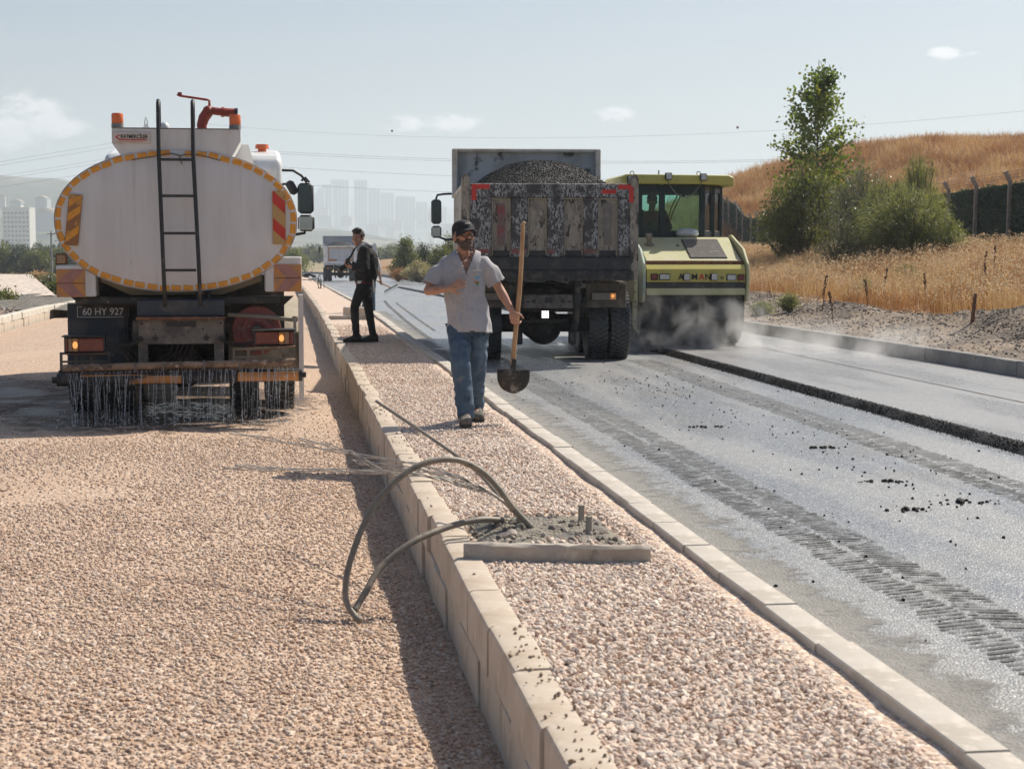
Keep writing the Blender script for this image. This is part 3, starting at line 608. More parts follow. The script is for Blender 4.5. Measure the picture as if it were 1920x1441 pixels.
def tyre_mesh(r, wd, chunky=True):
    mb = MB(); h = wd/2
    mb.lathe([(r*.56, -h*.8), (r*.80, -h*1.0), (r*.93, -h*.97), (r*.965, -h*.86), (r*.972, 0), (r*.965, h*.86), (r*.93, h*.97), (r*.80, h*1.0), (r*.56, h*.8)], (0, 0, 0), (1, 0, 0), 40, closed=True)
    if chunky:
        n = 44
        for k in range(n):
            for q, (x0, x1) in enumerate(((-.94, -.52), (-.46, -.03), (.03, .46), (.52, .94))):
                a = 2*math.pi*(k + .5*(q % 2))/n; xm = (x0+x1)/2*h
                c = Vector((xm, math.sin(a)*(r*.972), math.cos(a)*(r*.972))); tw = .32*(-1 if q < 2 else 1)
                M = Matrix.Rotation(-a, 4, 'X'); L = 2*math.pi*r/n*.62
                V = [M @ (Matrix.Rotation(tw, 4, 'Z') @ Vector((sx_*(x1-x0)*h/2, sy*L/2, 0)) + Vector((xm, 0, r*.95 + sz*r*.055))) for sx_ in (-1, 1) for sy in (-1, 1) for sz in (0, 1)]
                mb.add(V, [(0, 1, 3, 2), (4, 6, 7, 5), (0, 4, 5, 1), (2, 3, 7, 6), (1, 5, 7, 3)])
    return mb.mesh('tyre', 'tread_rubber', 40)
def rim_mesh(r, wd, sd):
    mb = MB(); h = wd/2
    mb.lathe([(r*.57, -h*.8), (r*.57, h*.8), (r*.5, h*.75), (r*.45, h*.25), (r*.2, h*.2), (r*.17, h*.55), (.02, h*.55), (.02, -h*.7), (r*.5, -h*.7)], (0, 0, 0), (sd, 0, 0), 28)
    for k in range(10):
        a = k*math.pi/5; mb.cyl((sd*h*.2, r*.3*math.sin(a), r*.3*math.cos(a)), (sd*h*.32, r*.3*math.sin(a), r*.3*math.cos(a)), r*.03, n=6)
    return mb.mesh('wheel', 'grey_steel', 35)
def wheel_set(parent, r, wd, xs_, y, chunky=True, tm=None, cache={}):
    key = (r, wd, chunky)
    if key not in cache: cache[key] = (tyre_mesh(r, wd, chunky), rim_mesh(r, wd, 1), rim_mesh(r, wd, -1))
    t, rp, rn = cache[key]
    for x in xs_:
        wobj = ob('wheel', rp if x > 0 else rn, parent, (x, y, r)); ob('tyre', t, wobj, rot=(random.uniform(0, 6), 0, 0))

# ---------------------------------------------------------------- water tanker
def water_tanker():
    P = D(335, 600, 16.9); T = thing('water_tanker', 'white oval water tanker lorry spraying water onto the gravel road', 'tanker truck', (P.x, P.y, -.26), R(1.2))
    zc, A, B_ = 2.08, 1.235, .735
    def el(t, a=A, b=B_, e=2.12):
        c, s_ = math.cos(t), math.sin(t); return math.copysign(abs(c)**(2/e), c)*a, math.copysign(abs(s_)**(2/e), s_)*b
    N = 72
    def sec(y, k): return [Vector((el(2*math.pi*i/N)[0]*k, y, zc + el(2*math.pi*i/N)[1]*k)) for i in range(N)]
    mb = MB(); mb.loft([sec(.02, .985), sec(.0, 1.0), sec(.05, 1.0), sec(5.0, 1.0), sec(5.15, .94), sec(5.2, .8)]); mb.build('tank_shell', 'white_paint', T)
    mb = MB(); mb.loft([sec(.012, .99), sec(-.006, .985), sec(-.012, .97), sec(-.012, .5)]); mb.build('tank_end', 'tank_end_paint', T, 40)
    me = MB().box((0, 0, 0), (.098, .008, .056), .003).mesh('reflector_strip', 'orange_tape')
    pts = [el(2*math.pi*i/2000, A-.042, B_-.042) for i in range(2001)]; cum = [0]
    for a, b in zip(pts, pts[1:]): cum.append(cum[-1] + math.dist(a, b))
    n = 50
    for k in range(n):
        s_ = cum[-1]*(k+.35)/n; i = min(range(len(cum)), key=lambda q: abs(cum[q]-s_)); p, q = pts[i], pts[(i+3) % 2000]
        if abs(p[0]) < .03 and p[1] > 0: continue
        o = ob('reflector_strip', me, T, (p[0] + random.gauss(0, .003), -.016, zc + p[1] + random.gauss(0, .003)), (0, -math.atan2(q[1]-p[1], q[0]-p[0]) + random.gauss(0, .05), 0))
    # spill box and catwalk
    mb = MB(); mb.prism([(-.64, 3.02), (.66, 3.02), (.66, 2.90), (.57, 2.74), (.50, 2.62), (-.50, 2.62), (-.55, 2.74), (-.64, 2.87)], (0, .004, 0), (1, 0, 0), (0, 0, 1), (0, 1, 0), .85)
    mb.prism([(-.5, 2.92), (.74, 2.92), (.8, 2.7), (-.5, 2.7)], (0, .86, 0), (1, 0, 0), (0, 0, 1), (0, 1, 0), 3.9); mb.build('walkway_box', 'white_paint', T)
    MB().box((.01, .4, 3.024), (1.28, .8, .012), .003).build('walkway_lid', 'grey_steel', T)
    mb = MB(); mb.tube([(-.44, -.02, 2.70), (-.2, -.02, 2.74), (-.05, -.025, 2.77), (.05, -.02, 2.745), (.1, -.02, 2.76), (.25, -.02, 2.755), (.45, -.02, 2.70)], .006, 5)
    mb.tube([(.03, -.022, 2.76), (.05, -.022, 2.70), (.06, -.022, 2.66)], .006, 5); mb.build('cable', 'grey_steel', T)
    mb = MB(); mb.ell((-.13, .45, 3.05), (.055, .055, .075)); mb.build('breather_cap', 'cab_white', T, 180)
    for x in (-.588, .605):
        b = MB().cyl((x, .1, 3.03), (x, .1, 3.075), .062, n=20).build('beacon', 'grey_plastic', T)
        mb = MB(); mb.lathe([(.055, .0), (.06, .01), (.06, .09), (.052, .105), (.001, .108)], (x, .1, 3.075), n=20); mb.build('beacon_lens', 'beacon_orange', b, 50)
    # ladder
    L = ob('ladder', None, T)
    for x0, x1 in ((-.15, -.165), (.205, .18)):
        mb = MB(); mb.tube([(x0 + .03, -.30, 1.20), (x0 + .015, -.25, 1.7), (x1, -.14, 2.75), (x1, -.12, 3.2), (x1, -.10, 3.27), (x1, -.05, 3.30), (x1, .02, 3.28), (x1, .04, 3.2), (x1, .045, 3.04)], .021, 10); mb.build('ladder_rail', 'black_metal', L, 180)
    me = None
    for z, y, x in ((2.70, -.145, .008), (2.33, -.185, .012), (1.95, -.225, .02), (1.575, -.262, .026)):
        mb = MB(); mb.box((x, y, z), (.34, .03, .028), .005); mb.build('ladder_rung', 'black_metal', L)
    # monitor
    m = ob('water_cannon', None, T); mb = MB()
    mb.cyl((.25, .8, 3.03), (.25, .8, 3.06), .075, n=18); mb.tube([(.25, .8, 3.05), (.245, .8, 3.12), (.27, .8, 3.2), (.31, .8, 3.255), (.33, .8, 3.29)], [.05, .055, .06, .06, .05], 14)
    mb.ell((.315, .8, 3.27), (.06, .06, .06)); mb.tube([(.33, .8, 3.28), (.40, .79, 3.268), (.46, .79, 3.262)], .042, 14); mb.cyl((.455, .79, 3.262), (.485, .79, 3.26), .055, n=14); mb.tube([(.48, .79, 3.26), (.56, .79, 3.255), (.60, .79, 3.253)], .047, 14)
    mb.build('cannon_body', 'red_paint', m, 50); MB().cyl((.595, .79, 3.253), (.63, .79, 3.252), .054, n=16).build('nozzle_tip', 'black_metal', m)
    mb = MB(); mb.tube([(.33, .8, 3.32), (.33, .8, 3.385), (.30, .8, 3.392), (.02, .8, 3.43), (-.005, .8, 3.44), (.005, .8, 3.455), (.04, .8, 3.455)], .014, 8); mb.build('cannon_handle', 'red_paint', m, 60)
    # maker's sign
    s = MB().box((-.44, -.006, 2.925), (.375, .012, .115), .003).build('maker_sign', 'sign_white', T)
    text('KATMERCİLER', .052, 'black_print', s, (-.415, -.0145, 2.935), sx=.80, bold=.001)
    mb = MB(); mb.prism([(-.606, 2.93), (-.568, 2.955), (-.55, 2.955), (-.583, 2.93), (-.55, 2.905), (-.568, 2.905)], (0, -.0125, 0), (1, 0, 0), (0, 0, 1), (0, -1, 0), .002); mb.box((-.43, -.0135, 2.905), (.28, .002, .012)); mb.box((-.43, -.0135, 2.885), (.2, .002, .004)); mb.build('arrow_emblem', 'red_tape', s)
    # hazard boards on the tank end
    b = MB().box((-1.035, -.03, 2.085), (.135, .01, .52), .003, ry=.11).build('hazard_board', 'brown_tape', T)
    b['label'] = 'worn orange striped hazard board, crooked and flaking'
    M3 = Matrix.Rotation(.11, 3, 'Y')
    mb = MB()
    for z0 in (-.19, .02, .17): mb.add([M3 @ Vector(p) + Vector((-1.035, -.037, 2.085)) for p in ((-.06, 0, z0-.045), (.06, 0, z0+.06), (.06, 0, z0+.14 if z0 < .15 else .25), (-.06, 0, z0+.04))], [(0, 1, 2, 3)])
    mb.build('board_stripe', 'orange_tape', b)
    b = MB().box((1.045, -.024, 2.115), (.135, .008, .555), .002).build('hazard_board', 'tan_reflector', T)
    b['label'] = 'red and tan striped hazard board, straight'
    mb = MB()
    for z0 in (-.235, .045): mb.add([(1.045 + a, -.0305, 2.115 + z_) for a, z_ in ((-.064, z0 + .11), (.064, z0-.01), (.064, z0 + .12), (-.064, z0 + .235))], [(0, 1, 2, 3)])
    mb.build('board_stripe', 'red_tape', b)
    # wing panels with chevrons
    for x0, x1, z0, z1, cx, cz, sg in ((-1.225, -.83, 1.30, 1.625, -1.08, 1.44, -1), (.89, 1.275, 1.345, 1.71, 1.128, 1.488, 1)):
        wv = MB().box(((x0+x1)/2, .2, (z0+z1)/2), (x1-x0, .36, z1-z0), .012).build('wing_panel', 'white_paint', T)
        bd = MB().box((cx, .012, cz), (.285, .012, .285), .002).build('chevron_board', 'orange_dusty', T)
        mb = MB()
        for k in (0, 1):
            zz = lambda v: cz + (v if k == 0 else -v)
            mb.add([(cx - sg*a, .0045, zz(v)) for a, v in ((.135, .138), (-.005, .138), (-.135, .006), (.02, .006))][::1], [(0, 1, 2, 3)])
        mb.build('chevron_stripe', 'pink_tape', bd); MB().box((cx, .004, cz), (.285, .003, .006)).build('board_seam', 'black_metal', bd)
    lampb = MB().box((-1.175, .08, 1.685), (.115, .07, .115), .014).build('work_lamp', 'rust', T); MB().box((-1.175, .043, 1.685), (.085, .008, .085), .01).build('lamp_glass', 'lens_tan', lampb)
    # under the tank
    mb = MB(); mb.prism([(-.8, 1.66), (.86, 1.66), (.86, 1.45), (.45, 1.31), (-.5, 1.31), (-.8, 1.45)], (0, .25, 0), (1, 0, 0), (0, 0, 1), (0, 1, 0), 4.4); mb.build('tank_cradle', 'khaki_dust', T)
    mb = MB(); mb.box((0, .18, 1.255), (2.1, .16, .075), .01); mb.prism([(-1.12, 1.29), (1.2, 1.29), (1.08, 1.18), (-1.0, 1.18)], (0, .35, 0), (1, 0, 0), (0, 0, 1), (0, 1, 0), .06)
    for x in (-.42, .42): mb.box((x, 3.6, .93), (.09, 7.4, .26), .01)
    for y in (.15, 2, 4, 5.5): mb.box((0, y, .93), (.8, .1, .2), .01)
    mb.box((.2, .1, 1.3), (.05, .05, .1)); mb.cyl((.3, .12, 1.2), (.3, .12, 1.45), .035)
    mb.box((0, .62, 1.2), (2.2, .04, .62)); mb.box((0, 2.2, .82), (1.5, 1.4, .5), .03); mb.box((-.85, 4.2, .75), (.5, 1.4, .6), .04); mb.box((.85, 4.2, .75), (.5, 1.4, .6), .04); mb.box((0, 4.4, .62), (.9, .8, .5), .05)  # dark plate and boxes added so the gaps under the tank look shaded
    mb.build('chassis', 'chassis', T)
    for y in (1.15, 2.5):
        mb = MB(); mb.cyl((-1.1, y, .5), (1.1, y, .5), .085); mb.ell((0, y, .5), (.23, .26, .25)); mb.build('axle', 'chassis', T, 50)
    fl = MB().box((-.855, .42, .83), (.62, .02, .78), .008).build('mudflap', 'blue_black', T)
    mb = MB(); mb.box((-.56, .38, .83), (.05, .05, .72), .005); mb.box((-.2, .3, .95), (.8, .03, .03), .004); mb.build('flap_bracket', 'chassis', T)
    pl = MB().box((-.797, .395, 1.13), (.545, .012, .125), .003).build('number_plate', 'plate_black', T)
    mb = MB()
    for c, d in (((-.797, .387, 1.185), (.53, .002, .006)), ((-.797, .387, 1.075), (.53, .002, .006)), ((-1.059, .387, 1.13), (.006, .002, .116)), ((-.535, .387, 1.13), (.006, .002, .116))): mb.box(c, d)
    mb.build('plate_border', 'white_print', pl); text('60 HY 927', .105, 'white_print', pl, (-.797, .386, 1.129), sx=.92, bold=.0012)
    # right mudguard
    mb = MB(); th = [math.radians(a) for a in range(-4, 200, 12)]; r_ = .66
    mb.grid(2, len(th), lambda i, j: (.50 + .80*i, 1.15 - r_*math.cos(th[j]), .5 + r_*math.sin(th[j])*1.12)); g = mb.build('mudguard', 'khaki_dust', T, 60)
    md = g.modifiers.new('t', 'SOLIDIFY'); md.thickness = .02
    mb = MB(); mb.prism([(.42, 1.30), (.46, .55), (.5, .16), (.56, .16), (.60, 1.30)], (1.25, 0, 0), (0, 1, 0), (0, 0, 1), (1, 0, 0), .05); mb.build('mudguard_edge', 'white_paint', T)
    mb = MB(); mb.tube([(.50, .2, 1.10), (.9, .18, 1.075), (1.2, .15, 1.04)], .022, 8); mb.box((1.2, .15, .98), (.03, .03, .16)); mb.cyl((1.2, .1, 1.05), (1.2, .2, 1.05), .035); mb.build('pipe_bracket', 'khaki_dust', T)
    # rear bracket
    b = MB().box((.03, -.02, 1.18), (.88, .26, .17), .012).build('rear_crossmember', 'blue_black', T)
    MB().box((.03, -.17, 1.082), (.90, .1, .028), .004).build('crossmember_lip', 'rust', b)
    pt = MB().box((.03, -.105, .94), (.86, .05, .255), .006).build('coupling_plate', 'grey_steel', T)
    mb = MB()
    for x, z, r_ in ((-.235, .875, .03), (.285, .875, .03), (-.37, 1.025, .013), (.43, 1.025, .013), (-.25, .965, .01), (.25, .965, .01), (-.235, .915, .007), (-.195, .875, .007), (-.275, .875, .007), (.285, .915, .007), (.325, .875, .007), (.245, .875, .007), (-.1, .95, .008), (.1, .94, .008), (-.1, .86, .008), (.15, .99, .008), (.0, .99, .008)): mb.cyl((x, -.1315, z), (x, -.128, z), r_, n=14)
    mb.box((.03, -.131, 1.02), (.30, .003, .055)); mb.build('bolt_hole', 'black_print', pt)['kind'] = 'stuff'
    mb = MB()
    for x in (-.36, .41): mb.box((x, -.08, .70), (.10, .06, .26), .006)
    mb.build('coupling_post', 'grey_steel', T)
    mb = MB()
    for x in (-.38, .43): mb.lathe([(.028, 0), (.028, .02), (.014, .02), (.014, 0)], (x, -.15, .87), (0, 1, 0), 14, True)
    for x0, x1 in ((-.38, -.72), (.43, .78)):
        for q in range(3): mb.tube([(x0, -.15, .87 - q*.008), ((x0*2+x1)/3, -.17, .82 - q*.014), ((x0+2*x1)/3, -.19, .815 - q*.012), (x1, -.2, .84)], .009, 6)
    for q in range(5): a = random.uniform(-.3, .3); mb.tube([(-.62 + q*.03, .2, .95), (-.60 + q*.02, .05, .8 + a*.1), (-.5 + q*.04, .1, .66)], .008, 5); mb.tube([(.2 - q*.06, .3, .9), (.1 - q*.05, .32, .7), (.12 - q*.1, .3, .58)], .012, 5)
    mb.build('wiring', 'dark_plastic', T, 60)
    # tail lamps
    for x0, x1, z0, z1, cells in ((-1.135, -.73, .735, .905, ((0, .07, 'lens_red'), (.07, .18, 'lens_tan'), (.18, .34, 'lens_amber'), (.34, 1, 'lens_red'))), (.77, 1.185, .79, .955, ((0, .62, 'lens_red'), (.62, .76, 'lens_amber'), (.76, .9, 'lens_tan'), (.9, 1, 'lens_red')))):
        h = MB().box(((x0+x1)/2, -.16, (z0+z1)/2), (x1-x0, .16, z1-z0), .008).build('tail_lamp', 'black_metal', T)
        MB().box(((x0+x1)/2, -.2, z1+.004), (x1-x0+.03, .26, .012), .003).build('lamp_hood', 'black_metal', h)
        MB().box(((x0+x1)/2, -.2, z0-.004), (x1-x0+.01, .24, .01), .003).build('lamp_sill', 'rust', h)
        wi = x1-x0-.03
        for a, b_, m_ in cells: MB().box((x0+.015+wi*(a+b_)/2, -.25, (z0+z1)/2), (wi*(b_-a)-.003, .03, z1-z0-.035), .006).build('lamp_lens', m_, h)
        mb = MB(); mb.ell(((x0+.015+wi*(.26 if x0 < 0 else .69)), -.265, (z0+z1)/2), (.026, .006, .036)); mb.build('lamp_bulb', 'amber_lit', h, 180)
    # slotted brackets, hose reel
    for x, z, m_ in ((.80, .665, 'khaki_dust'), (-.95, .635, 'grey_steel')):
        mb = MB(); mb.box((x, -.02, z+.085), (.5, .03, .025)); mb.box((x, -.02, z-.085), (.5, .03, .025)); mb.box((x, -.02, z), (.5, .03, .02))
        for dx in (-.24, -.09, .06, .24): mb.box((x+dx, -.022, z), (.025, .034, .19))
        mb.build('slotted_bracket', m_, T)
    rl = ob('hose_reel', None, T); mb = MB(); mb.lathe([(.03, -.02), (.25, -.02), (.262, -.01), (.262, .01), (.25, .015), (.03, .015)], (.80, .22, .93), (0, 1, 0), 36); mb.lathe([(.1, -.05), (.16, -.045), (.165, -.03), (.1, -.03)], (.80, .22, .93), (0, 1, 0), 30, True); mb.build('reel_disc', 'reel_red', rl)
    mb = MB(); mb.lathe([(.02, -.06), (.05, -.06), (.06, -.04), (.06, -.01)], (.80, .22, .93), (0, 1, 0), 20); mb.build('reel_hub', 'grey_steel', rl)
    # spray bar and bumper
    sb = MB(); sb.tube([(-1.14, -.34, .592), (-.3, -.335, .607), (.4, -.335, .615), (1.19, -.33, .632)], .036, 14); sb = sb.build('spray_bar', 'rust_pipe', T, 60)
    for x in (-.42, -.15, .26, .62, -.95): MB().box((x, -.34, .605 + x*.017), (.022, .09, .095), .004).build('bar_clamp', 'grey_steel', sb)
    mb = MB()
    for k in range(56): x = -1.08 + k*2.2/55; mb.cyl((x, -.345, .57 + x*.017), (x, -.35, .548 + x*.017), .007, n=6)
    mb.build('spray_nozzle', 'rust', sb)['kind'] = 'stuff'
    bp = MB(); bp.tube([(-1.21, -.24, .465), (1.26, -.23, .488)], .066, 20); bp.cyl((-1.26, -.24, .465), (-1.2, -.24, .465), .032); bp.cyl((1.25, -.23, .488), (1.3, -.23, .488), .03); bp = bp.build('bumper', 'black_metal', T, 60)
    mb = MB(); mb.box((-.2, -.18, .535), (2.0, .05, .05), .006); mb.build('bumper_backing', 'black_metal', bp)
    for a, b_ in ((-1.15, -1.02), (-.98, .03), (.60, 1.22)):
        m2 = MB(); m2.grid(7, 2, lambda i, j: ((a, b_)[j], -.235 - .0675*math.cos(R(-50 + i*15)), .4765 + (a+b_)/2*.0093 + .0675*math.sin(R(-50 + i*15)))); m2.build('bumper_reflector', 'orange_dusty', bp, 180)
    wheel_set(T, .5, .32, (-1.05, -.66, .66, 1.05), 1.15); wheel_set(T, .5, .32, (-1.05, -.66, .66, 1.05), 2.5); wheel_set(T, .5, .32, (-1.03, 1.03), 6.4)
    # cab
    c = MB(); c.prism([(5.55, .75), (5.5, 2.95), (5.6, 3.08), (6.6, 3.20), (7.3, 3.05), (7.6, 2.2), (7.75, 1.3), (7.7, .7)], (-1.19, 0, 0), (0, 1, 0), (0, 0, 1), (1, 0, 0), 2.38)
    c = c.build('cab', 'cab_white', T); md = c.modifiers.new('b', 'BEVEL'); md.width = .09; md.segments = 4; md.limit_method = 'ANGLE'
    MB().box((0, 5.492, 2.4), (1.5, .012, .55), .004).build('rear_window', 'mirror_dark', c)
    mb = MB(); mb.cyl((.93, 6.3, 3.15), (.93, 6.3, 3.2), .06); mb.cyl((.93, 6.3, 3.2), (.93, 6.3, 3.26), .1, .09, n=18); mb.build('roof_beacon', 'beacon_orange', c); MB().box((.35, 6.1, 3.22), (.5, .2, .05), .02).build('roof_lightbar', 'beacon_orange', c)
    ma = MB(); ma.tube([(1.15, 6.9, 2.93), (1.38, 6.95, 2.93), (1.5, 7, 2.86), (1.58, 7.05, 2.76)], .02, 8); ma.tube([(1.15, 7.0, 2.05), (1.42, 7, 2.0), (1.54, 7, 2.02), (1.55, 7, 2.1)], .022, 8); ma.tube([(1.15, 6.9, 2.72), (1.32, 6.95, 2.74), (1.42, 7, 2.68)], .018, 8); ma.tube([(1.5, 7, 2.78), (1.56, 7, 2.83), (1.62, 7, 2.76)], .018, 8); ma = ma.build('mirror_arm', 'dark_plastic', T, 60)
    for cx, cz, w_, h_, m_ in ((1.56, 2.525, .235, .45, 'mirror_dark'), (1.565, 2.165, .245, .24, 'mirror')):
        mm = MB().box((cx, 7, cz), (w_, .1, h_), .045).build('side_mirror', 'dark_plastic', T, 50); MB().box((cx-.008, 6.945, cz), (w_-.05, .008, h_-.05), .003).build('mirror_glass', m_, mm)
    mm = MB().box((1.36, 6.95, 2.68), (.13, .09, .22), .04, ry=-.5).build('side_mirror', 'dark_plastic', T, 50)
    return T
TANKER = water_tanker()

# ---------------------------------------------------------------- dump trucks
def dump_truck(label, loc, rz, far=False, group='dump trucks on the asphalt'):
    T = thing('dump_truck', label, 'dump truck', loc, rz, group)
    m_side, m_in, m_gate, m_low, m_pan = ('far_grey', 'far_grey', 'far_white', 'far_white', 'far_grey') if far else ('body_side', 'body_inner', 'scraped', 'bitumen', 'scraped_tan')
    # body
    b = MB(); b.box((0, 2.55, 1.40), (2.4, 4.95, .12), .01)
    for s in (-1, 1): b.box((s*1.195, 2.55, 2.0), (.05, 4.9, 1.18), .006)
    b = b.build('body', m_side, T)
    for s in (-1, 1):
        ra = MB().box((s*1.215, 2.52, 2.575), (.10, 4.86, .07), .012).build('top_rail', m_side, b)
        for k in range(10): MB().box((s*1.238, .42 + k*.46, 1.98), (.05, .11, 1.12), .02).build('side_rib', m_side, b)
    for s in (-1, 1):
        mb = MB(); mb.prism([(1.155, 1.22), (1.275, 1.22), (1.275, 2.66), (1.24, 2.73), (1.19, 2.73), (1.155, 2.66)], (0, -.03, 0), (s, 0, 0), (0, 0, 1), (0, 1, 0), .14)
        mb.build('corner_post', 'scraped_tan' if not far else 'far_white', b)
    mb = MB(); mb.box((0, 5.0, 2.4), (2.5, .06, 1.95), .008); hb = mb.build('headboard', m_in, T)
    mb = MB(); mb.box((0, 4.98, 3.36), (2.56, .16, .06), .012)
    for s in (-1, 1): mb.box((s*1.24, 4.87, 2.96), (.09, .2, .84), .012)
    mb.build('headboard_flange', m_in if far else 'dirty_white', hb)
    # tailgate
    pan = ((-.845, -.565), (-.325, -.045), (.2, .475), (.69, .975))
    g = MB().box((0, .035, 1.985), (2.29, .03, 1.24), .004).build('tailgate', m_pan, T)
    if not far:
        edges = [-1.15] + [v for a in pan for v in a] + [1.15]
        mb = MB(); mb.box((0, -.012, 2.50), (2.3, .06, .20), .012)
        for k in range(0, 10, 2): mb.box(((edges[k]+edges[k+1])/2, -.012, 1.975), (edges[k+1]-edges[k]-.004, .06, .845), .012)
        mb.build('gate_frame', 'scraped', g)
        MB().box((0, -.018, 1.455), (2.34, .07, .19), .012).build('gate_sill', 'bitumen', g)
        for k, (x0, x1) in enumerate(pan):
            q = MB(); w_ = x1-x0
            for c, d in (((x0+.012, 0, 1.975), (.02, .036, .80)), ((x1-.012, 0, 1.975), (.02, .036, .80)), (((x0+x1)/2, 0, 2.385), (w_-.004, .036, .02))): q.box(c, d, .004)
            q = q.build('panel_moulding', 'khaki_dust', g)
            MB().box(((x0+x1)/2, .012, 1.6), (w_-.05, .03, .085), .005).build('panel_foot', 'bitumen', g)
            if k in (0, 3):
                pl = [(math.cos(t)*.055, (.25 if math.sin(t) >= 0 else -.25) + math.sin(t)*.055) for t in np.linspace(0, 2*math.pi, 21)[:-1]]
                MB().prism(pl, ((x0+x1)/2, .02, 2.02), (1, 0, 0), (0, 0, 1), (0, -1, 0), .022).build('embossed_slot', 'grille' if k else 'faded_red', g)
        for x0, x1, z0, z1, m_ in ((-1.13, -.87, 2.52, 2.59, 'red_tape'), (-1.13, -1.06, 2.36, 2.52, 'red_tape'), (.74, .95, 2.455, 2.515, 'red_tape'), (.975, 1.2, 2.52, 2.585, 'red_tape'), (1.135, 1.2, 2.33, 2.52, 'red_tape'),
                                   (-1.13, -.86, 1.605, 1.665, 'faded_red'), (-.555, -.335, 1.605, 1.665, 'faded_red'), (-.035, .06, 1.605, 1.66, 'faded_red'), (.485, .68, 1.605, 1.665, 'faded_red')):
            MB().box(((x0+x1)/2, -.0445, (z0+z1)/2), (x1-x0, .003, z1-z0)).build('reflective_tape', m_, g)
        mb = MB()
        for x in (-1.2, 1.2): mb.cyl((x, -.06, 2.66), (x, .12, 2.66), .05); mb.box((x, -.04, 2.62), (.07, .06, .14), .01)
        mb.ell((.1, -.03, 2.60), (.03, .02, .02)); mb.build('gate_hinge', 'scraped_tan', g)
        mb = MB(); mb.tube([(.45, -.03, 1.66), (.53, -.045, 1.63), (.6, -.04, 1.645), (.66, -.045, 1.655)], .008, 5); mb.tube([(.5, -.045, 1.61), (.58, -.05, 1.635), (.69, -.04, 1.66)], .007, 5); mb.build('chain', 'rust', g)
    else:
        mb = MB(); mb.box((0, -.01, 2.56), (2.3, .06, .1), .01); mb.box((0, -.01, 1.42), (2.3, .06, .14), .01)
        for s in (-1, 1): mb.box((s*1.05, -.01, 1.98), (.2, .06, 1.1), .01)
        mb.build('gate_frame', 'far_white', g)
        mb = MB()
        for s in (-1, 1): mb.box((s*.9, -.022, 2.0), (.05, .02, .95)); mb.box((s*.58, -.03, 1.56), (.55, .03, .13))
        mb.box((0, -.022, 2.47), (1.8, .02, .05)); mb.build('reflective_tape', 'orange_dusty', g)
        mb = MB(); mb.box((.05, -.02, 2.44), (.4, .02, .12)); mb.build('gate_slot', 'far_grey', g)
    lip = MB(); lip.box((0, .03, 1.285), (2.42 if not far else 2.3, .22, .15), .03)
    for x in (-1.0, -.35, .25, .6, 1.1): lip.box((x, -.09, 1.24), (.06, .05, .09), .012)
    lip.build('rear_lip', 'bitumen_gritty' if not far else 'far_grey', T)
    # chassis
    ch = MB()
    for x in (-.42, .42): ch.box((x, 3.6, .98), (.09, 6.8, .28), .01); ch.box((x, .5, 1.18), (.12, .8, .12), .01)
    for y in (.8, 2, 3.4, 5): ch.box((0, y, .98), (.8, .1, .2), .01)
    ch.tube([(.46, .5, 1.0), (.44, .6, .6), (.40, .8, .36)], .05, 8); ch.tube([(-.46, .5, 1.0), (-.44, .6, .6), (-.40, .8, .36)], .05, 8)
    ch.box((0, .75, .60), (.66, .1, .05), .01); ch.box((0, 1.0, .8), (1.0, .5, .14), .02); ch.box((.40, .75, .35), (.1, .25, .2), .02); ch.box((-.40, .75, .35), (.1, .25, .2), .02)
    ch = ch.build('chassis', 'chassis', T)
    cm = MB().box((0, .3, .905), (.74, .08, .2), .012).build('rear_crossmember', 'grey_steel', T)
    mb = MB()
    for x in (-.21, .21): mb.cyl((x, .2585, .91), (x, .262, .91), .032, n=16); mb.box((x*1.45, .2595, .9), (.06, .004, .025))
    mb.box((0, .2595, .92), (.11, .004, .08)); mb.build('crossmember_hole', 'black_print', cm)['kind'] = 'stuff'
    for y in (1.25, 2.6):
        mb = MB(); mb.cyl((-1.05, y, .52), (1.05, y, .52), .11); mb.lathe([(.05, -.3), (.2, -.2), (.28, -.05), (.28, .05), (.2, .22), (.05, .3)], (0, y, .5), (0, 1, 0), 20); mb.build('axle', 'chassis', T, 50)
    for s in (-1, 1):
        g2 = MB(); g2.box((s*.86, .40, .99), (.60, .03, .36), .012); g2.box((s*.86, .9, 1.17), (.62, 1.0, .03), .01); g2 = g2.build('mudguard', 'shaded_brown' if not far else 'chassis', T)
        lm = MB().box((s*.83, .37, .975), (.39, .05, .125), .008).build('tail_lamp', 'dark_plastic', T); MB().box((s*.78, .342, .975), (.27, .01, .105), .004).build('lamp_lens', 'grille', lm); MB().box((s*.96, .342, .975), (.085, .012, .095), .004).build('lamp_lens', 'amber_dim', lm)
        if not far: mb = MB(); mb.ell((s*.955, .333, .98), (.022, .008, .022)); mb.build('lamp_bulb', 'amber_lit', lm)
    if not far:
        mb = MB()
        for q in range(3): mb.tube([(.38, .28, .93 - q*.02), (.46, .26, .87 - q*.02), (.56, .3, .9), (.63, .33, .95)], .009, 6)
        mb.build('wiring', 'dark_plastic', T, 60)
        wl = MB().box((-.04, .38, .71), (.135, .08, .16), .012).build('work_lamp', 'black_metal', T)
        for i in range(3):
            for j in range(3): MB().box((-.075 + i*.036, .338, .675 + j*.036), (.026, .006, .026), .003).build('led', 'led_lit', wl)
    wheel_set(T, .52, .30, (-1.13, -.80, .80, 1.13), 1.25, not far); wheel_set(T, .52, .30, (-1.13, -.80, .80, 1.13), 2.6, not far); wheel_set(T, .52, .30, (-1.05, 1.05), 6.3, not far)
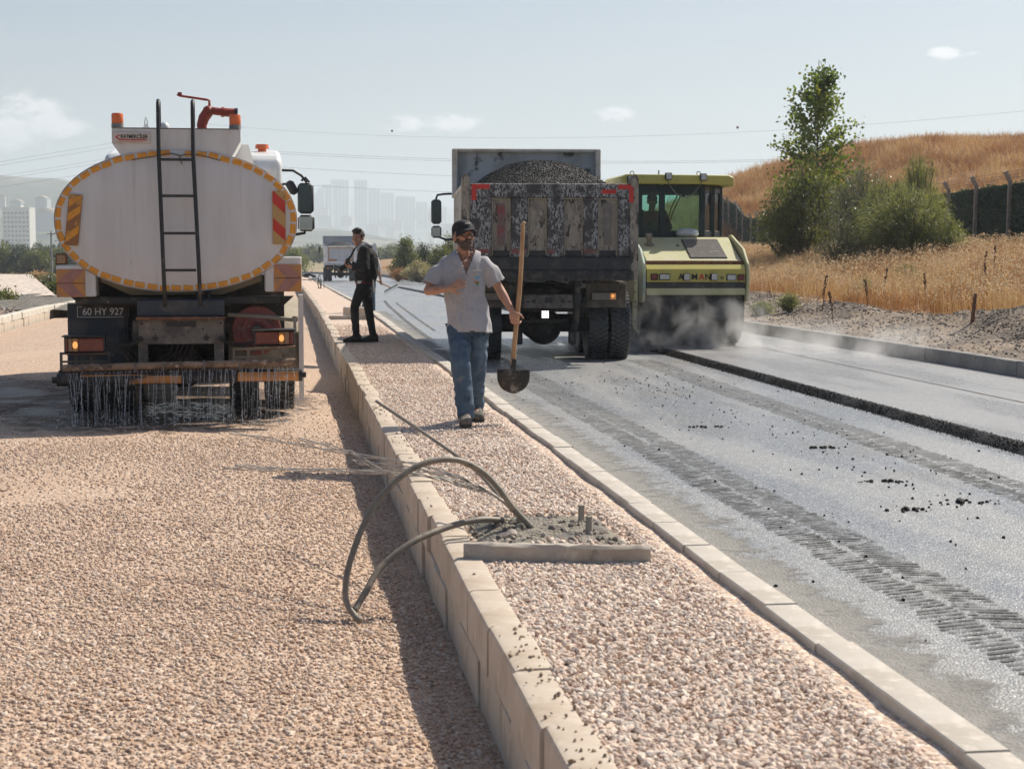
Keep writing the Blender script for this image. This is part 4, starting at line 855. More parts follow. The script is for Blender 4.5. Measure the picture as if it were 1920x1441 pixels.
    c = MB(); c.prism([(5.3, .8), (5.3, 2.85), (5.7, 3.0), (6.9, 2.95), (7.25, 2.0), (7.3, .8)], (-1.2, 0, 0), (0, 1, 0), (0, 0, 1), (1, 0, 0), 2.4); c = c.build('cab', 'cab_white', T); md = c.modifiers.new('b', 'BEVEL'); md.width = .07; md.segments = 3; md.limit_method = 'ANGLE'
    for s in (-1, 1):
        ma = MB(); ma.tube([(s*1.18, 6.2, 2.66), (s*1.40, 6.15, 2.65), (s*1.52, 6.1, 2.63), (s*1.545, 6.1, 2.55)], .02, 8); ma.tube([(s*1.18, 6.2, 1.84), (s*1.36, 6.15, 1.83), (s*1.5, 6.1, 1.88), (s*1.53, 6.1, 1.95)], .02, 8); ma = ma.build('mirror_arm', 'dark_plastic', T, 60)
        for cz, h_ in ((2.33, .44), (1.97, .22)):
            mm = MB().box((s*1.54, 6.1, cz), (.185, .09, h_), .04).build('side_mirror', 'dark_plastic', T, 50); MB().box((s*1.54, 6.05, cz), (.14, .008, h_-.05), .003).build('mirror_glass', 'mirror_dark' if h_ > .3 else 'mirror', mm)
    return T
P = D(1031, 600, 23.5)
DUMP = dump_truck('dirty dump truck with scraped dark tailgate, heaped with black asphalt', (P.x, P.y, RZ), R(-4.4))
def heap(parent_loc, rz, h, name, label):
    mb = MB(); nx, ny = 44, 80; M = Matrix.Translation(parent_loc) @ Matrix.Rotation(rz, 4, 'Z')
    def f(i, j):
        u, v = i/(nx-1)*2-1, j/(ny-1); x, y = u*1.16, .07 + v*4.85
        e = (1-abs(u)**2.2)*min(1, (v/.34))**.7*(1 - .25*max(0, (v-.6)/.4)); z = 2.50 + h*e + .035*nz(x, y, 2, 3.) + .02*nz(x, y, 1, 9)
        return M @ Vector((x, y, z))
    mb.grid(nx, ny, f); me = mb.mesh(name, 'asphalt_loose', 180); o = tag(ob(name, me), label, 'asphalt load', kind='stuff')
    a = me.attributes.new('dens', 'FLOAT', 'POINT'); a.data.foreach_set('value', [1700.]*len(me.vertices)); return o, me
hp, hme = heap((P.x, P.y, RZ), R(-4.4), .52, 'asphalt_load', 'heap of steaming black asphalt filling the dump truck body')
tag(scatter('asphalt_grains', hme, black, .009, .024, 33), 'coarse black grains over the heaped asphalt', 'crumbs', kind='stuff')
def far_truck(lab, px, d, u, rz):
    x = u; y = d; return dump_truck(lab, (x, y, RZ + zo(y)), rz, True)
FAR = far_truck('distant white dump truck with clean tailgate and orange reflectors', 0, 121, 4.1, R(-1))
FAR2 = dup(FAR, (8.45, 172, RZ + zo(172)), R(-1), 'farthest dump truck, mostly hidden behind the photographer in black')
heap((4.1, 121, RZ + zo(121)), R(-1), .45, 'sand_load', 'low heap inside the distant white dump truck')

# ---------------------------------------------------------------- road roller
def road_roller():
    P = D(1304, 600, 26.5); T = thing('road_roller', 'yellow tandem road roller with dark steel drum and glazed cab', 'road roller', (P.x, P.y, FZ), R(-1.5))
    for y in (.72, 4.3):
        mb = MB(); r = .63; h = .85; mb.lathe([(r*.9, -h), (r*.975, -h*.99), (r, -h*.955), (r, h*.955), (r*.975, h*.99), (r*.9, h), (r*.86, h*.9), (.1, h*.9), (.1, -h*.9), (r*.86, -h*.9)], (0, y, r), (1, 0, 0), 64, True); mb.build('drum', 'drum_steel', T)
    # bumper and bars
    b = MB(); b.prism([(-.02, 1.06), (-.02, 1.27), (.05, 1.34), (.22, 1.34), (.22, 1.06)], (-.815, 0, 0), (0, 1, 0), (0, 0, 1), (1, 0, 0), 1.63); b = b.build('rear_bumper', 'yellow_paint', T)
    MB().box((0, .06, 1.01), (1.62, .1, .10), .005).build('bumper_gap', 'black_metal', T)
    MB().box((0, .03, .905), (1.64, .12, .11), .012).build('lower_bar', 'yellow_dusty', T)
    MB().box((0, .12, .83), (1.6, .05, .06), .005).build('drum_scraper', 'black_metal', T)
    MB().box((0, .18, 1.37), (1.6, .14, .07), .006).build('hood_gap', 'rust', T)
    for x0, x1, m_, dz in ((-.75, -.635, 'lens_red', 0), (-.615, -.435, 'lens_clear', 0), (.50, .665, 'lens_clear', -.012), (.685, .80, 'lens_red', -.014)):
        l = MB().box(((x0+x1)/2, -.03, 1.145+dz), (x1-x0, .03, .105), .01).build('lamp', 'dark_plastic', T); MB().box(((x0+x1)/2, -.048, 1.145+dz), (x1-x0-.025, .01, .08), .006).build('lamp_lens', m_, l)
    for x in (-.17, .285):
        l = MB().box((x, -.07, 1.14), (.11, .06, .115), .01).build('work_lamp', 'dark_plastic', T); MB().box((x, -.103, 1.14), (.09, .008, .09), .004).build('lamp_lens', 'lens_clear', l)
    x = -.25
    for chs, m_ in (('A', 'black_print'), ('M', 'black_print'), ('M', 'black_print'), ('A', 'red_tape'), ('N', 'black_print'), ('N', 'black_print')):
        text(chs, .135, m_, b, (x, -.0225, 1.14), sx=1.0, bold=.003); x += .118 if chs == 'M' else .105
    mb = MB(); mb.lathe([(.028, 0), (.028, .003), (.02, .003), (.02, 0)], (.43, -.021, 1.13), (0, -1, 0), 16, True); mb.box((.43, -.023, 1.13), (.01, .003, .03)); mb.build('badge', 'black_print', b)
    # hood
    hd = MB(); hd.prism([(.14, 1.40), (1.08, 1.79), (1.25, 1.79), (1.25, .9), (.5, .9), (.24, 1.3)], (-.80, 0, 0), (0, 1, 0), (0, 0, 1), (1, 0, 0), 1.60); hd = hd.build('engine_hood', 'yellow_dusty', T); md = hd.modifiers.new('b', 'BEVEL'); md.width = .02; md.segments = 2; md.limit_method = 'ANGLE'
    sl_ = math.atan2(.39, .94)
    gr = MB(); gr.box((.27, .60, 1.598), (.62, .80, .02), .005, rx=sl_); gr = gr.build('grille', 'black_metal', hd)
    for k in range(8): t = -.34 + k*.097; MB().box((.27, .60 + t*math.cos(sl_), 1.612 + t*math.sin(sl_)), (.60, .05, .014), .003, rx=sl_+.35).build('grille_slat', 'grille', gr)
    mb = MB(); mb.cyl((-.62, .78, 1.67), (-.635, .72, 1.80), .045, n=14); mb.cyl((-.633, .73, 1.78), (-.64, .71, 1.84), .055, n=14); mb.lathe([(.08, 0), (.09, .01), (.06, .02)], (-.62, .78, 1.66), (0, -.38, .92), 16); mb.build('fuel_cap', 'grille', hd)
    MB().box((-.15, .72, 1.655), (.05, .03, .012), .003, rx=sl_).build('hood_latch', 'black_print', hd)
    wing = [(.02, .74), (-.05, .98), (-.06, 1.18), (-.01, 1.36), (.30, 1.60), (.72, 1.72), (1.1, 1.83), (1.25, 1.83), (1.25, .9), (.7, .8), (.4, .7)]
    for s, m_ in ((-1, 'teal_worn'), (1, 'yellow_dusty')):
        wg = MB().prism(wing, (s*.86 - .025, 0, 0), (0, 1, 0), (0, 0, 1), (1, 0, 0), .05).build('side_wing', m_, T); md = wg.modifiers.new('b', 'BEVEL'); md.width = .015; md.segments = 2; md.limit_method = 'ANGLE'
        MB().box((s*.91, .9, .95), (.05, 1.2, .5), .02).build('drum_fork', 'yellow_dusty', T)
    ar = MB(); ar.box((-.985, .05, .95), (.06, .08, .55), .01); ar.box((-1.0, .05, .55), (.06, .08, .46), .01); ar.prism([(-1.03, .33), (-.97, .33), (-.92, .24), (-.95, .22)], (0, .01, 0), (1, 0, 0), (0, 0, 1), (0, 1, 0), .08); ar = ar.build('edge_cutter_arm', 'yellow_dusty', T)
    mb = MB()
    for z in (.42, .66, .74, .9, 1.05): mb.cyl((-.995, .0085, z), (-.995, .005, z), .014, n=8)
    mb.build('arm_hole', 'black_print', ar)['kind'] = 'stuff'
    mb = MB(); mb.lathe([(.02, -.02), (.28, -.01), (.30, 0), (.28, .01), (.02, .02)], (-.90, .42, .36), (1, 0, 0), 28); mb.build('edge_wheel', 'khaki_dust', T)
    # middle frame
    mb = MB(); mb.box((0, 3.0, .98), (1.5, 1.7, .85), .04); mb.box((0, 4.6, 1.35), (1.62, 1.7, .6), .06); mb.build('main_frame', 'yellow_dusty', T)
    for s in (-1, 1): MB().box((s*.91, 4.2, .95), (.05, 1.2, .6), .02).build('drum_fork', 'yellow_dusty', T)
    # cab
    z0, z1 = 1.80, 2.68; cb = ob('cab', None, T)
    out = [(-.90, 2.0), (-.66, 1.42), (.42, 1.42), (.86, 1.95), (.86, 2.75), (-.90, 2.75)]
    mb = MB(); mb.prism(out, (0, 0, z0-.35), (1, 0, 0), (0, 1, 0), (0, 0, 1), .36); mb.build('cab_floor', 'cab_dark', cb)
    for (x, y), w_ in zip(out, (.07, .075, .10, .075, .08, .07)): MB().box((x, y, (z0+z1)/2), (w_, w_, z1-z0), .012).build('cab_post', 'cab_dark', cb)
    MB().box((-.28, 1.42, (z0+z1)/2), (.10, .07, z1-z0), .012).build('cab_post', 'cab_dark', cb)
    MB().box((.66, 1.72, (z0+z1)/2), (.10, .10, z1-z0), .012).build('cab_post', 'cab_dark', cb)
    def pane(a, b, name='window'):
        d = Vector((b[0]-a[0], b[1]-a[1], 0)); L = d.length; c = Vector(((a[0]+b[0])/2, (a[1]+b[1])/2, 0)); rz = math.atan2(d.y, d.x)
        f = MB()
        for zz, hh in ((z0+.05, .11), (z1-.06, .14)): f.box((c.x, c.y, zz), (L-.06, .05, hh), .006, rz=rz)
        f.build('window_frame', 'cab_dark', cb); MB().box((c.x, c.y, (z0+z1)/2), (L-.07, .008, z1-z0-.2), 0, rz=rz).build('window', 'cab_glass', cb)
    for k in range(6):
        if k == 1: pane(out[1], (-.28, 1.42)); pane((-.28, 1.42), out[2])
        else: pane(out[k], out[(k+1) % 6])
    mb = MB(); mb.tube([(-.02, 1.375, 2.5), (-.12, 1.375, 2.3), (-.2, 1.375, 2.02)], .008, 5); mb.tube([(.04, 1.375, 2.5), (-.08, 1.375, 2.25), (-.17, 1.375, 2.02)], .008, 5); mb.box((.08, 1.37, 2.5), (.05, .03, .05)); mb.build('wiper', 'dark_plastic', cb)
    rf = MB(); rf.prism([(-1.0, 2.66), (-1.02, 2.80), (-.94, 2.85), (.83, 2.84), (.92, 2.80), (.92, 2.64), (.84, 2.69), (-.9, 2.69)], (0, 1.2, 0), (1, 0, 0), (0, 0, 1), (0, 1, 0), 1.75); rf = rf.build('cab_roof', 'yellow_paint', cb); md = rf.modifiers.new('b', 'BEVEL'); md.width = .02; md.segments = 2; md.limit_method = 'ANGLE'
    for x, dz in ((-.22, 0), (.38, -.01)):
        l = MB().box((x, 1.17, 2.815+dz), (.115, .07, .12), .01).build('roof_lamp', 'dark_plastic', T); MB().box((x, 1.132, 2.815+dz), (.09, .008, .095), .004).build('lamp_lens', 'lens_clear', l)
    l = MB().box((-.85, 1.17, 2.76), (.15, .06, .11), .01).build('roof_lamp', 'dark_plastic', T); MB().box((-.85, 1.137, 2.76), (.12, .008, .085), .004).build('lamp_lens', 'lens_clear', l)
    mb = MB(); mb.tube([(-.25, 1.16, 2.76)] + [(-.25 + .62*t, 1.15, 2.76 - .30*math.sin(math.pi*t)**.8) for t in np.linspace(.08, .92, 9)] + [(.36, 1.16, 2.76)], .008, 6)
    for x in (.35, -.8):
        mb.lathe([(.032, -.006), (.04, 0), (.032, .006), (.025, 0)], (x, 1.4, 2.875), (0, 1, 0), 14, True)
    mb.cyl((-.32, 1.5, 2.84), (-.32, 1.5, 2.93), .012, n=6); mb.build('lamp_cable', 'grille', T, 60)
    mb = MB(); mb.lathe([(.16, 0), (.20, .04), (.19, .1), (.14, .13), (.02, .15)], (.14, 1.30, 1.80), n=22); mb.build('beacon_dome', 'lens_clear', T, 50)
    mb = MB(); mb.ell((.52, 1.22, 2.42), (.05, .03, .11)); mb.tube([(.55, 1.4, 2.62), (.53, 1.25, 2.5), (.52, 1.22, 2.45)], .01, 5); mb.build('cab_mirror', 'dark_plastic', T, 60)
    mb = MB(); mb.box((-.32, 2.05, 1.70), (.44, .44, .12), .04); mb.box((-.32, 1.80, 1.88), (.36, .08, .34), .04); mb.build('driver_seat', 'seat_vinyl', T)
    mb = MB(); mb.lathe([(.16, -.015), (.18, 0), (.16, .015)], (-.15, 2.1, 2.0), (-.4, -.2, 1), 24, True); mb.cyl((-.1, 2.15, 1.75), (-.15, 2.1, 2.0), .025); mb.build('steering_wheel', 'dark_plastic', T)
    return T, P
ROLLER, RP = road_roller()
# ================================================================= PEOPLE
mk('skin', (.43, .225, .15), .5, layers=[((.28, .125, .08), 22, .5, .68), ((.42, .23, .155), 9, .52, .7)], spec=.4)
mk('skin_dark', (.27, .145, .10), .55, spec=.4)
mk('hair_black', (.012, .011, .011), .6, bump=(140, .6, .004))
mk('stubble', (.075, .05, .038), .8, layers=[((.16, .09, .065), 60, .5, .66)])
mk('cap_black', (.014, .014, .016), .8, bump=(300, .3, .002))
mk('polo_grey', (.385, .375, .39), .9, layers=[((.34, .33, .35), 5, .42, .64), ((.30, .27, .265), 2.2, .56, .72), ((.41, .40, .41), 60, .5, .6)], bump=(220, .2, .002))
mk('denim', (.055, .095, .15), .9, layers=[((.12, .17, .225), 4, .48, .68), ((.03, .055, .095), 7, .52, .66), ((.20, .20, .19), 5, .60, .74), ((.09, .13, .18), 90, .5, .6)], bump=(260, .25, .002))
mk('denim_dark', (.04, .07, .11), .9, layers=[((.07, .11, .16), 5, .48, .68)])
mk('jersey_black', (.008, .008, .009), .92, layers=[((.013, .0125, .0135), 6, .48, .66)], bump=(160, .2, .003))
mk('trouser_black', (.011, .011, .012), .9, layers=[((.018, .0175, .0175), 5, .48, .66)], bump=(160, .2, .003))
mk('hood_grey', (.36, .36, .36), .9, bump=(160, .3, .004))
mk('shirt_red', (.20, .035, .04), .9)
mk('shirt_dark_red', (.09, .018, .02), .9); mk('shirt_pale', (.42, .42, .44), .9)
mk('hem_white', (.7, .7, .7), .9)
mk('boot', (.075, .065, .055), .75, layers=[((.16, .135, .11), 9, .46, .62), ((.03, .028, .025), 15, .52, .66)])
mk('shoe_black', (.013, .013, .014), .6)
mk('lip', (.24, .10, .08), .5); mk('eye_white', (.5, .46, .43), .4); mk('eye_dark', (.012, .008, .006), .2)
mk('wood_handle', (.46, .27, .13), .6, layers=[((.34, .18, .08), 7, .46, .62, (4, 4, .5)), ((.56, .37, .2), 11, .55, .7, (3, 3, .4)), ((.15, .08, .045), 5, .66, .74, (3, 3, .6))])
mk('blade_steel', (.03, .028, .026), .5, metal=.3, layers=[((.25, .22, .19), 7, .52, .66), ((.12, .075, .05), 12, .56, .68)])

def evaluated(mb, voxel, sm, mat, wr=0., wsc=9., seed=0, wst=(1, 1, 1)):
    me0 = mb.mesh('tmp', mat); o = ob('tmp', me0)
    r = o.modifiers.new('r', 'REMESH'); r.mode = 'VOXEL'; r.voxel_size = voxel; r.use_smooth_shade = True
    s = o.modifiers.new('s', 'SMOOTH'); s.factor = .5; s.iterations = sm
    dg = bpy.context.evaluated_depsgraph_get(); me = bpy.data.meshes.new_from_object(o.evaluated_get(dg))
    bpy.data.objects.remove(o); bpy.data.meshes.remove(me0)
    if wr:
        nrm = [v.normal.copy() for v in me.vertices]
        for v, n_ in zip(me.vertices, nrm):
            p = Vector((v.co.x*wst[0], v.co.y*wst[1], v.co.z*wst[2]))*wsc
            q = mnoise.noise(p + Vector((seed, 0, 0))) ; rd = 1 - abs(mnoise.noise(p*1.0 + Vector((0, seed+3, 0))))*2
            v.co += n_*wr*(.55*q + .6*rd - .2)
    me.materials.clear(); me.materials.append(MATS[mat])
    return me
def cut(me, pred):
    bm = bmesh.new(); bm.from_mesh(me); bmesh.ops.delete(bm, geom=[f for f in bm.faces if pred(f.calc_center_median())], context='FACES'); bm.to_mesh(me); bm.free(); me.shade_smooth(); return me
def garment(name, me, parent, thick=.006):
    me.name = name; o = ob(name, me, parent); md = o.modifiers.new('t', 'SOLIDIFY'); md.thickness = thick; md.offset = -1; return o
V = lambda *a: Vector(a)
def hand(mb, wrist, d, n, side, curl=(.25, .3, .25), k=1., spread=.06):
    """palm along d, palm normal n (fingers curl towards n), thumb on `side` (+1/-1 times d x n)"""
    d = Vector(d).normalized(); n = (Vector(n) - d*Vector(n).dot(d)).normalized(); s = d.cross(n)*side
    wr = Vector(wrist); pc = wr + d*.048*k; B = Matrix((s, d, n)).transposed()
    mb.ell(wr + d*.05*k, (.041*k, .05*k, .016*k), B); mb.cap(wr, wr + d*.03*k, .026*k, .03*k)
    for i, L in enumerate((.072, .082, .077, .06)):
        o = (1.5-i)*.0205*k; p = wr + d*(.088 - .004*abs(i-1.2))*k + s*o; a = 0; fd = (d + s*o/k*spread/.02).normalized(); r = .0095*k
        for j, seg in enumerate((.45, .32, .25)):
            a += curl[j]; q = p + (fd*math.cos(a) + n*math.sin(a))*L*seg*k; mb.cap(p, q, r, r*.93, 8); p = q; r *= .93
    p = wr + d*.022*k + s*.03*k; td = (d*.55 + s*.72 + n*.3).normalized(); q = p + td*.045*k; mb.cap(p, q, .0125*k, .0115*k, 8); mb.cap(q, q + (td*.5 + d*.65 + n*.25).normalized()*.033*k, .0115*k, .0095*k, 8)
def head(mb, c, yaw, pitch, roll=0., k=1.09):
    """head around c; facing -Y before rotation; the rotation carries the head's scale k"""
    B = (Matrix.Rotation(yaw, 3, 'Z') @ Matrix.Rotation(pitch, 3, 'X') @ Matrix.Rotation(roll, 3, 'Y'))*k; f = lambda x, y, z: Vector(c) + B @ Vector((x, y, z))
    mb.ell(f(0, .012, .03), (.074, .094, .092), B); mb.ell(f(0, -.03, -.045), (.056, .058, .070), B); mb.ell(f(0, -.062, -.088), (.026, .026, .022), B)
    mb.ell(f(0, -.078, .028), (.05, .018, .014), B)                                                # brow
    mb.cap(f(0, -.086, .018), f(0, -.105, -.022), .0095, .0145, 8); mb.ell(f(0, -.098, -.026), (.0175, .012, .009), B)  # nose
    for s in (-1, 1):
        mb.ell(f(s*.040, -.066, -.018), (.024, .020, .020), B); mb.ell(f(s*.077, .012, -.004), (.012, .022, .033), B @ Matrix.Rotation(s*.25, 3, 'Z'))
    mb.ell(f(0, -.084, -.050), (.024, .012, .007), B); mb.ell(f(0, -.082, -.062), (.021, .013, .008), B)
    mb.cap(Vector(c) + B @ Vector((0, .02, -.05)), Vector(c) + B @ Vector((0, .03, -.10)), .05, .055)
    return f, B
def face_parts(par, f, B, dark=False, beard=True, brow=True):
    mb = MB(); m2 = MB()
    for s in (-1, 1): mb.ell(f(s*.030, -.0765, .006), (.0125, .008, .0065), B, 10, 6); m2.ell(f(s*.030, -.0825, .006), (.0048, .004, .0048), B, 8, 5)
    e = mb.build('eye', 'eye_white', par, 180, fix=False); m2.build('pupil', 'eye_dark', e, 180, fix=False)
    if brow:
        mb = MB()
        for s in (-1, 1): mb.tube([f(s*.014, -.0945, .026), f(s*.032, -.0925, .031), f(s*.05, -.078, .025)], [.003, .0038, .002], 6)
        mb.build('eyebrow', 'hair_black', par, 180)
def body_base(mb, J):
    mb.ell(J['pel'], (.155, .105, .11)); mb.ell((Vector(J['pel'])+Vector(J['chest']))/2, (.135, .095, .15)); mb.ell(J['chest'], (.165, .11, .16))
    mb.cap(Vector(J['chest']) + V(0, .02, .08), J['neck'], .07, .055)
    for s in 'LR':
        sh, el_, wr, hp_, kn, an = (Vector(J[k+s]) for k in ('sh', 'el', 'wr', 'hip', 'kn', 'an'))
        mb.cap(Vector(J['chest']) + V((sh.x-J['chest'][0])*.4, 0, .07), sh, .055, .042)
        mb.cap(sh, el_, .042, .040); mb.cap(el_, el_ + (wr-el_)*.35, .041, .041); mb.cap(el_ + (wr-el_)*.35, wr, .041, .025)
        mb.cap(hp_, kn, .083, .055); mb.cap(kn, kn + (an-kn)*.35, .055, .054); mb.cap(kn + (an-kn)*.35, an, .054, .036); mb.ell(hp_ + V(0, .05, .02), (.09, .08, .1))
        td = Vector(J['toe'+s]).normalized(); mb.cap(an + V(0, 0, -.045), an + td*.14 + V(0, 0, -.068), .032, .022)
def shoe(par, an, td, mat, z=None, k=1., pitch=0.):
    an = Vector(an); td = Vector(td).normalized(); M = Matrix.Translation(an) @ Matrix.Rotation(math.atan2(td.y, td.x) - math.pi/2 + math.pi, 4, 'Z') @ Matrix.Rotation(pitch, 4, 'X')
    mb = MB(); secs = []
    for y, w_, h0, h1 in ((.085, .020, -.085, -.03), (.08, .034, -.092, .0), (.04, .042, -.095, .055), (-.02, .043, -.095, .05), (-.07, .046, -.095, -.005), (-.13, .051, -.095, -.028), (-.18, .045, -.094, -.04), (-.205, .026, -.088, -.055)):
        secs.append([M @ Vector((w_*math.copysign(abs(math.cos(a))**.7, math.cos(a)), y, (h0+h1)/2 + (h1-h0)/2*math.copysign(abs(math.sin(a))**.7, math.sin(a))))*k if False else M @ Vector((w_*math.copysign(abs(math.cos(a))**.7, math.cos(a))*k, y*k, ((h0+h1)/2 + (h1-h0)/2*math.copysign(abs(math.sin(a))**.7, math.sin(a)))*k)) for a in np.linspace(0, 2*math.pi, 15)[:-1]])
    mb.loft(secs); o = mb.build('shoe', mat, par, 60)
    m2 = MB(); m2.loft([[M @ Vector((x*k, y*k, z_*k)) for x, z_ in ((-w_, -.108), (w_, -.108), (w_, -.085), (-w_, -.085))] for y, w_ in ((.088, .034), (.04, .045), (-.07, .049), (-.13, .054), (-.18, .047), (-.208, .03))]); m2.build('sole', 'shoe_black', o, 60)
    return o
def ringsec(c, rx, ry, n=22, rot=0.): return [Vector(c) + V(rx*math.cos(a)*math.cos(rot) - ry*math.sin(a)*math.sin(rot), rx*math.cos(a)*math.sin(rot) + ry*math.sin(a)*math.cos(rot), 0) for a in np.linspace(0, 2*math.pi, n+1)[:-1]]

# ---- the worker with the shovel, walking towards the camera
def worker():
    P = G(870, 792, -.005); T = thing('person', 'man in grey polo shirt, jeans and black cap walking with a shovel, hand on chest', 'person', (P.x, P.y, .0), -R(5))
    J = dict(pel=(.035, .02, .94), chest=(-.005, .015, 1.30), neck=(0, .02, 1.49), shL=(-.19, .03, 1.395), shR=(.185, .03, 1.41), elL=(-.315, -.03, 1.165), wrL=(-.135, -.205, 1.185), elR=(.315, .03, 1.185), wrR=(.425, -.06, .985),
             hipL=(-.055, .02, .90), hipR=(.125, .03, .90), knL=(-.03, -.17, .53), knR=(.115, .06, .50), anL=(.01, -.19, .115), anR=(.105, .30, .14), toeL=(-.02, -1, 0), toeR=(.12, -1, 0))
    mb = MB(); body_base(mb, J); f, B = head(mb, (.0, -.015, 1.635), R(26), R(-12), 0)
    hand(mb, J['wrL'], (.86, .06, .42), (.05, 1, -.02), -1, (.10, .12, .10), 1.0, .10)
    hd_ = Vector((.25, -.12, -1)); hand(mb, J['wrR'], (.22, -.10, -1), (.55, .9, .1), 1, (.75, .85, .75), 1.05, .0)
    me = evaluated(mb, .0065, 3, 'skin'); me.name = 'body'; bd = ob('body', me, T)
    face_parts(T, f, B)
    mb = MB(); mb.ell(f(0, -.030, -.058), (.0585, .062, .060), B); mb.ell(f(0, -.064, -.090), (.030, .028, .026), B); mb.ell(f(0, -.088, -.039), (.029, .013, .008), B); mb.ell(f(0, -.083, -.058), (.028, .0165, .016), B); mb.ell(f(0, .0, -.03), (.074, .045, .045), B)
    me = evaluated(mb, .006, 2, 'stubble'); i3 = B.inverted(); c0 = f(0, 0, 0)
    def bp(c):
        q = i3 @ (c - c0); return q.z > -.022 - .35*max(0, abs(q.x)-.058)*0 + (.045 if abs(q.x) > .056 else 0) or q.y > .02
    cut(me, bp); garment('beard', me, T, .003)
    mb = MB(); mb.ell(f(0, -.0985, -.0535), (.019, .004, .0045), B); mb.build('mouth', 'lip', T, 180, fix=False)
    mb = MB(); mb.ell(f(0, .03, .02), (.079, .085, .085), B); me = evaluated(mb, .007, 1, 'hair_black'); cut(me, lambda c: (i3 @ (c-c0)).y < -.012 or (i3 @ (c-c0)).z < -.03 + 0*c.x); garment('hair', me, T, .004)
    # cap
    mb = MB(); n = 26; secs = []
    for z, k in ((.045, 1.0), (.075, .985), (.10, .92), (.122, .74), (.134, .42), (.137, .05)): secs.append([f(.0835*k*math.cos(a), .008 + .104*k*math.sin(a), z) for a in np.linspace(0, 2*math.pi, n+1)[:-1]])
    mb.loft(secs); cp = mb.build('cap', 'cap_black', T, 60)
    mb = MB(); mb.grid(13, 6, lambda i, j: (lambda a, t: f(.083*math.sin(a)*(1 + .06*t), .008 - (.103 + .075*t*math.cos(a)**.6)*max(.03, math.cos(a))**1, .052 - .026*t - .03*(math.sin(a)**2)*(.3+t)))(R(-72 + 12*i), j/5))
    br = mb.build('cap_brim', 'cap_black', cp, 180); md = br.modifiers.new('t', 'SOLIDIFY'); md.thickness = .006
    mb = MB(); mb.tube([f(-.022, -.094, .088), f(-.008, -.096, .096), f(.004, -.096, .088), f(.018, -.094, .098), f(.026, -.092, .09)], .0035, 5); mb.build('cap_emblem', 'white_print', cp)
    # polo shirt
    mb = MB()
    mb.loft([ringsec((.055, .01, .78), .205, .172), ringsec((.05, .01, .88), .198, .165), ringsec((.03, .015, 1.0), .186, .142), ringsec((.01, .01, 1.12), .182, .132), ringsec((-.005, .012, 1.25), .188, .136), ringsec((-.005, .02, 1.36), .194, .128), ringsec((-.003, .025, 1.425), .178, .105), ringsec((0, .03, 1.475), .122, .085), ringsec((0, .03, 1.515), .08, .075)])
    for s in 'LR':
        sh, el_ = Vector(J['sh'+s]), Vector(J['el'+s]); mb.cap(sh + V(-sh.x*.12, 0, -.005), sh + (el_-sh)*.5, .068, .076); mb.cap(sh + (el_-sh)*.4, sh + (el_-sh)*1.1, .076, .088)
    me = evaluated(mb, .011, 3, 'polo_grey', .025, 8, 3, (1.15, 1, .75))
    sl = {s: (Vector(J['sh'+s]), (Vector(J['el'+s])-Vector(J['sh'+s]))) for s in 'LR'}
    def sp(c):
        if c.z < .812 - .06*c.x + .008*math.sin(c.x*14): return True
        for s, k in (('L', .78), ('R', .80)):
            o_, d_ = sl[s]; r_ = c-o_
            if r_.dot(d_)/d_.length_squared > k and (r_ - d_*(r_.dot(d_)/d_.length_squared)).length < .15 and abs(c.x) > .2: return True
        if c.z > 1.485 and math.hypot(c.x, c.y-.02) < .085 + (c.z-1.485)*.6: return True
        if c.y < .0 and c.z > 1.315 and abs(c.x - .02) < (c.z-1.315)*.40: return True
        return False
    cut(me, sp); st = garment('polo_shirt', me, T, .007)
    mb = MB()
    for s in (-1, 1):
        mb.loft([[V(.02 + s*a + s*q*wd, y - .012 - .03*(1-t)*0, z + h) for q, h in ((0, 0), (1, -.018), (1, -.024), (0, -.012))] for t, (a, y, z, wd) in enumerate(((.008, -.128, 1.325, .012), (.030, -.122, 1.38, .03), (.056, -.098, 1.44, .055), (.078, -.05, 1.498, .052), (.086, .0, 1.525, .045), (.07, .075, 1.54, .02)))])
    mb.build('collar', 'polo_grey', st, 60)
    mb = MB(); mb.box((.108, -.139, 1.345), (.105, .006, .012), .002, rz=.28, ry=.03); mb.build('chest_pocket', 'hood_grey', st)
    mk('emblem_blue', (.10, .32, .48), .8); mk('emblem_green', (.08, .2, .06), .8); mk('emblem_red', (.40, .08, .04), .8)
    for x0, z0, pts, m_ in ((.118, 1.275, [(-.022, 0), (-.016, .016), (0, .022), (.016, .016), (.022, 0), (.004, .002), (.003, -.02), (-.003, -.02), (-.004, .002)], 'emblem_blue'), (.108, 1.243, [(-.024, .012), (.0, .004), (.024, .012), (.016, -.006), (-.016, -.006)], 'emblem_red'), (.114, 1.228, [(-.02, .01), (.022, .012), (.004, -.018)], 'emblem_green')):
        MB().prism(pts, (x0, -.1545 + (x0-.1)*.3, z0), (1, .28, 0), (0, 0, 1), (0, -1, 0), .0025).build('shirt_emblem', m_, st)
    # jeans
    mb = MB(); mb.loft([ringsec((.035, .02, .80), .165, .118), ringsec((.035, .02, .90), .172, .125), ringsec((.035, .02, .99), .165, .115)])
    for s in 'LR':
        h_, k_, a_ = (Vector(J[q+s]) for q in ('hip', 'kn', 'an')); mb.cap(h_ + V(0, 0, -.02), h_ + (k_-h_)*.5, .105, .095); mb.cap(h_ + (k_-h_)*.5, k_, .095, .083); mb.cap(k_, k_ + (a_-k_)*.5, .083, .080); mb.cap(k_ + (a_-k_)*.5, a_ + V(0, 0, -.03), .080, .082)
    me = evaluated(mb, .011, 3, 'denim', .019, 10, 8, (1, 1, 1.35))
    cut(me, lambda c: c.z > .87 or (c.z < .055 and c.y < .05) or (c.z < .068 and c.y > .05)); garment('jeans', me, T, .006)
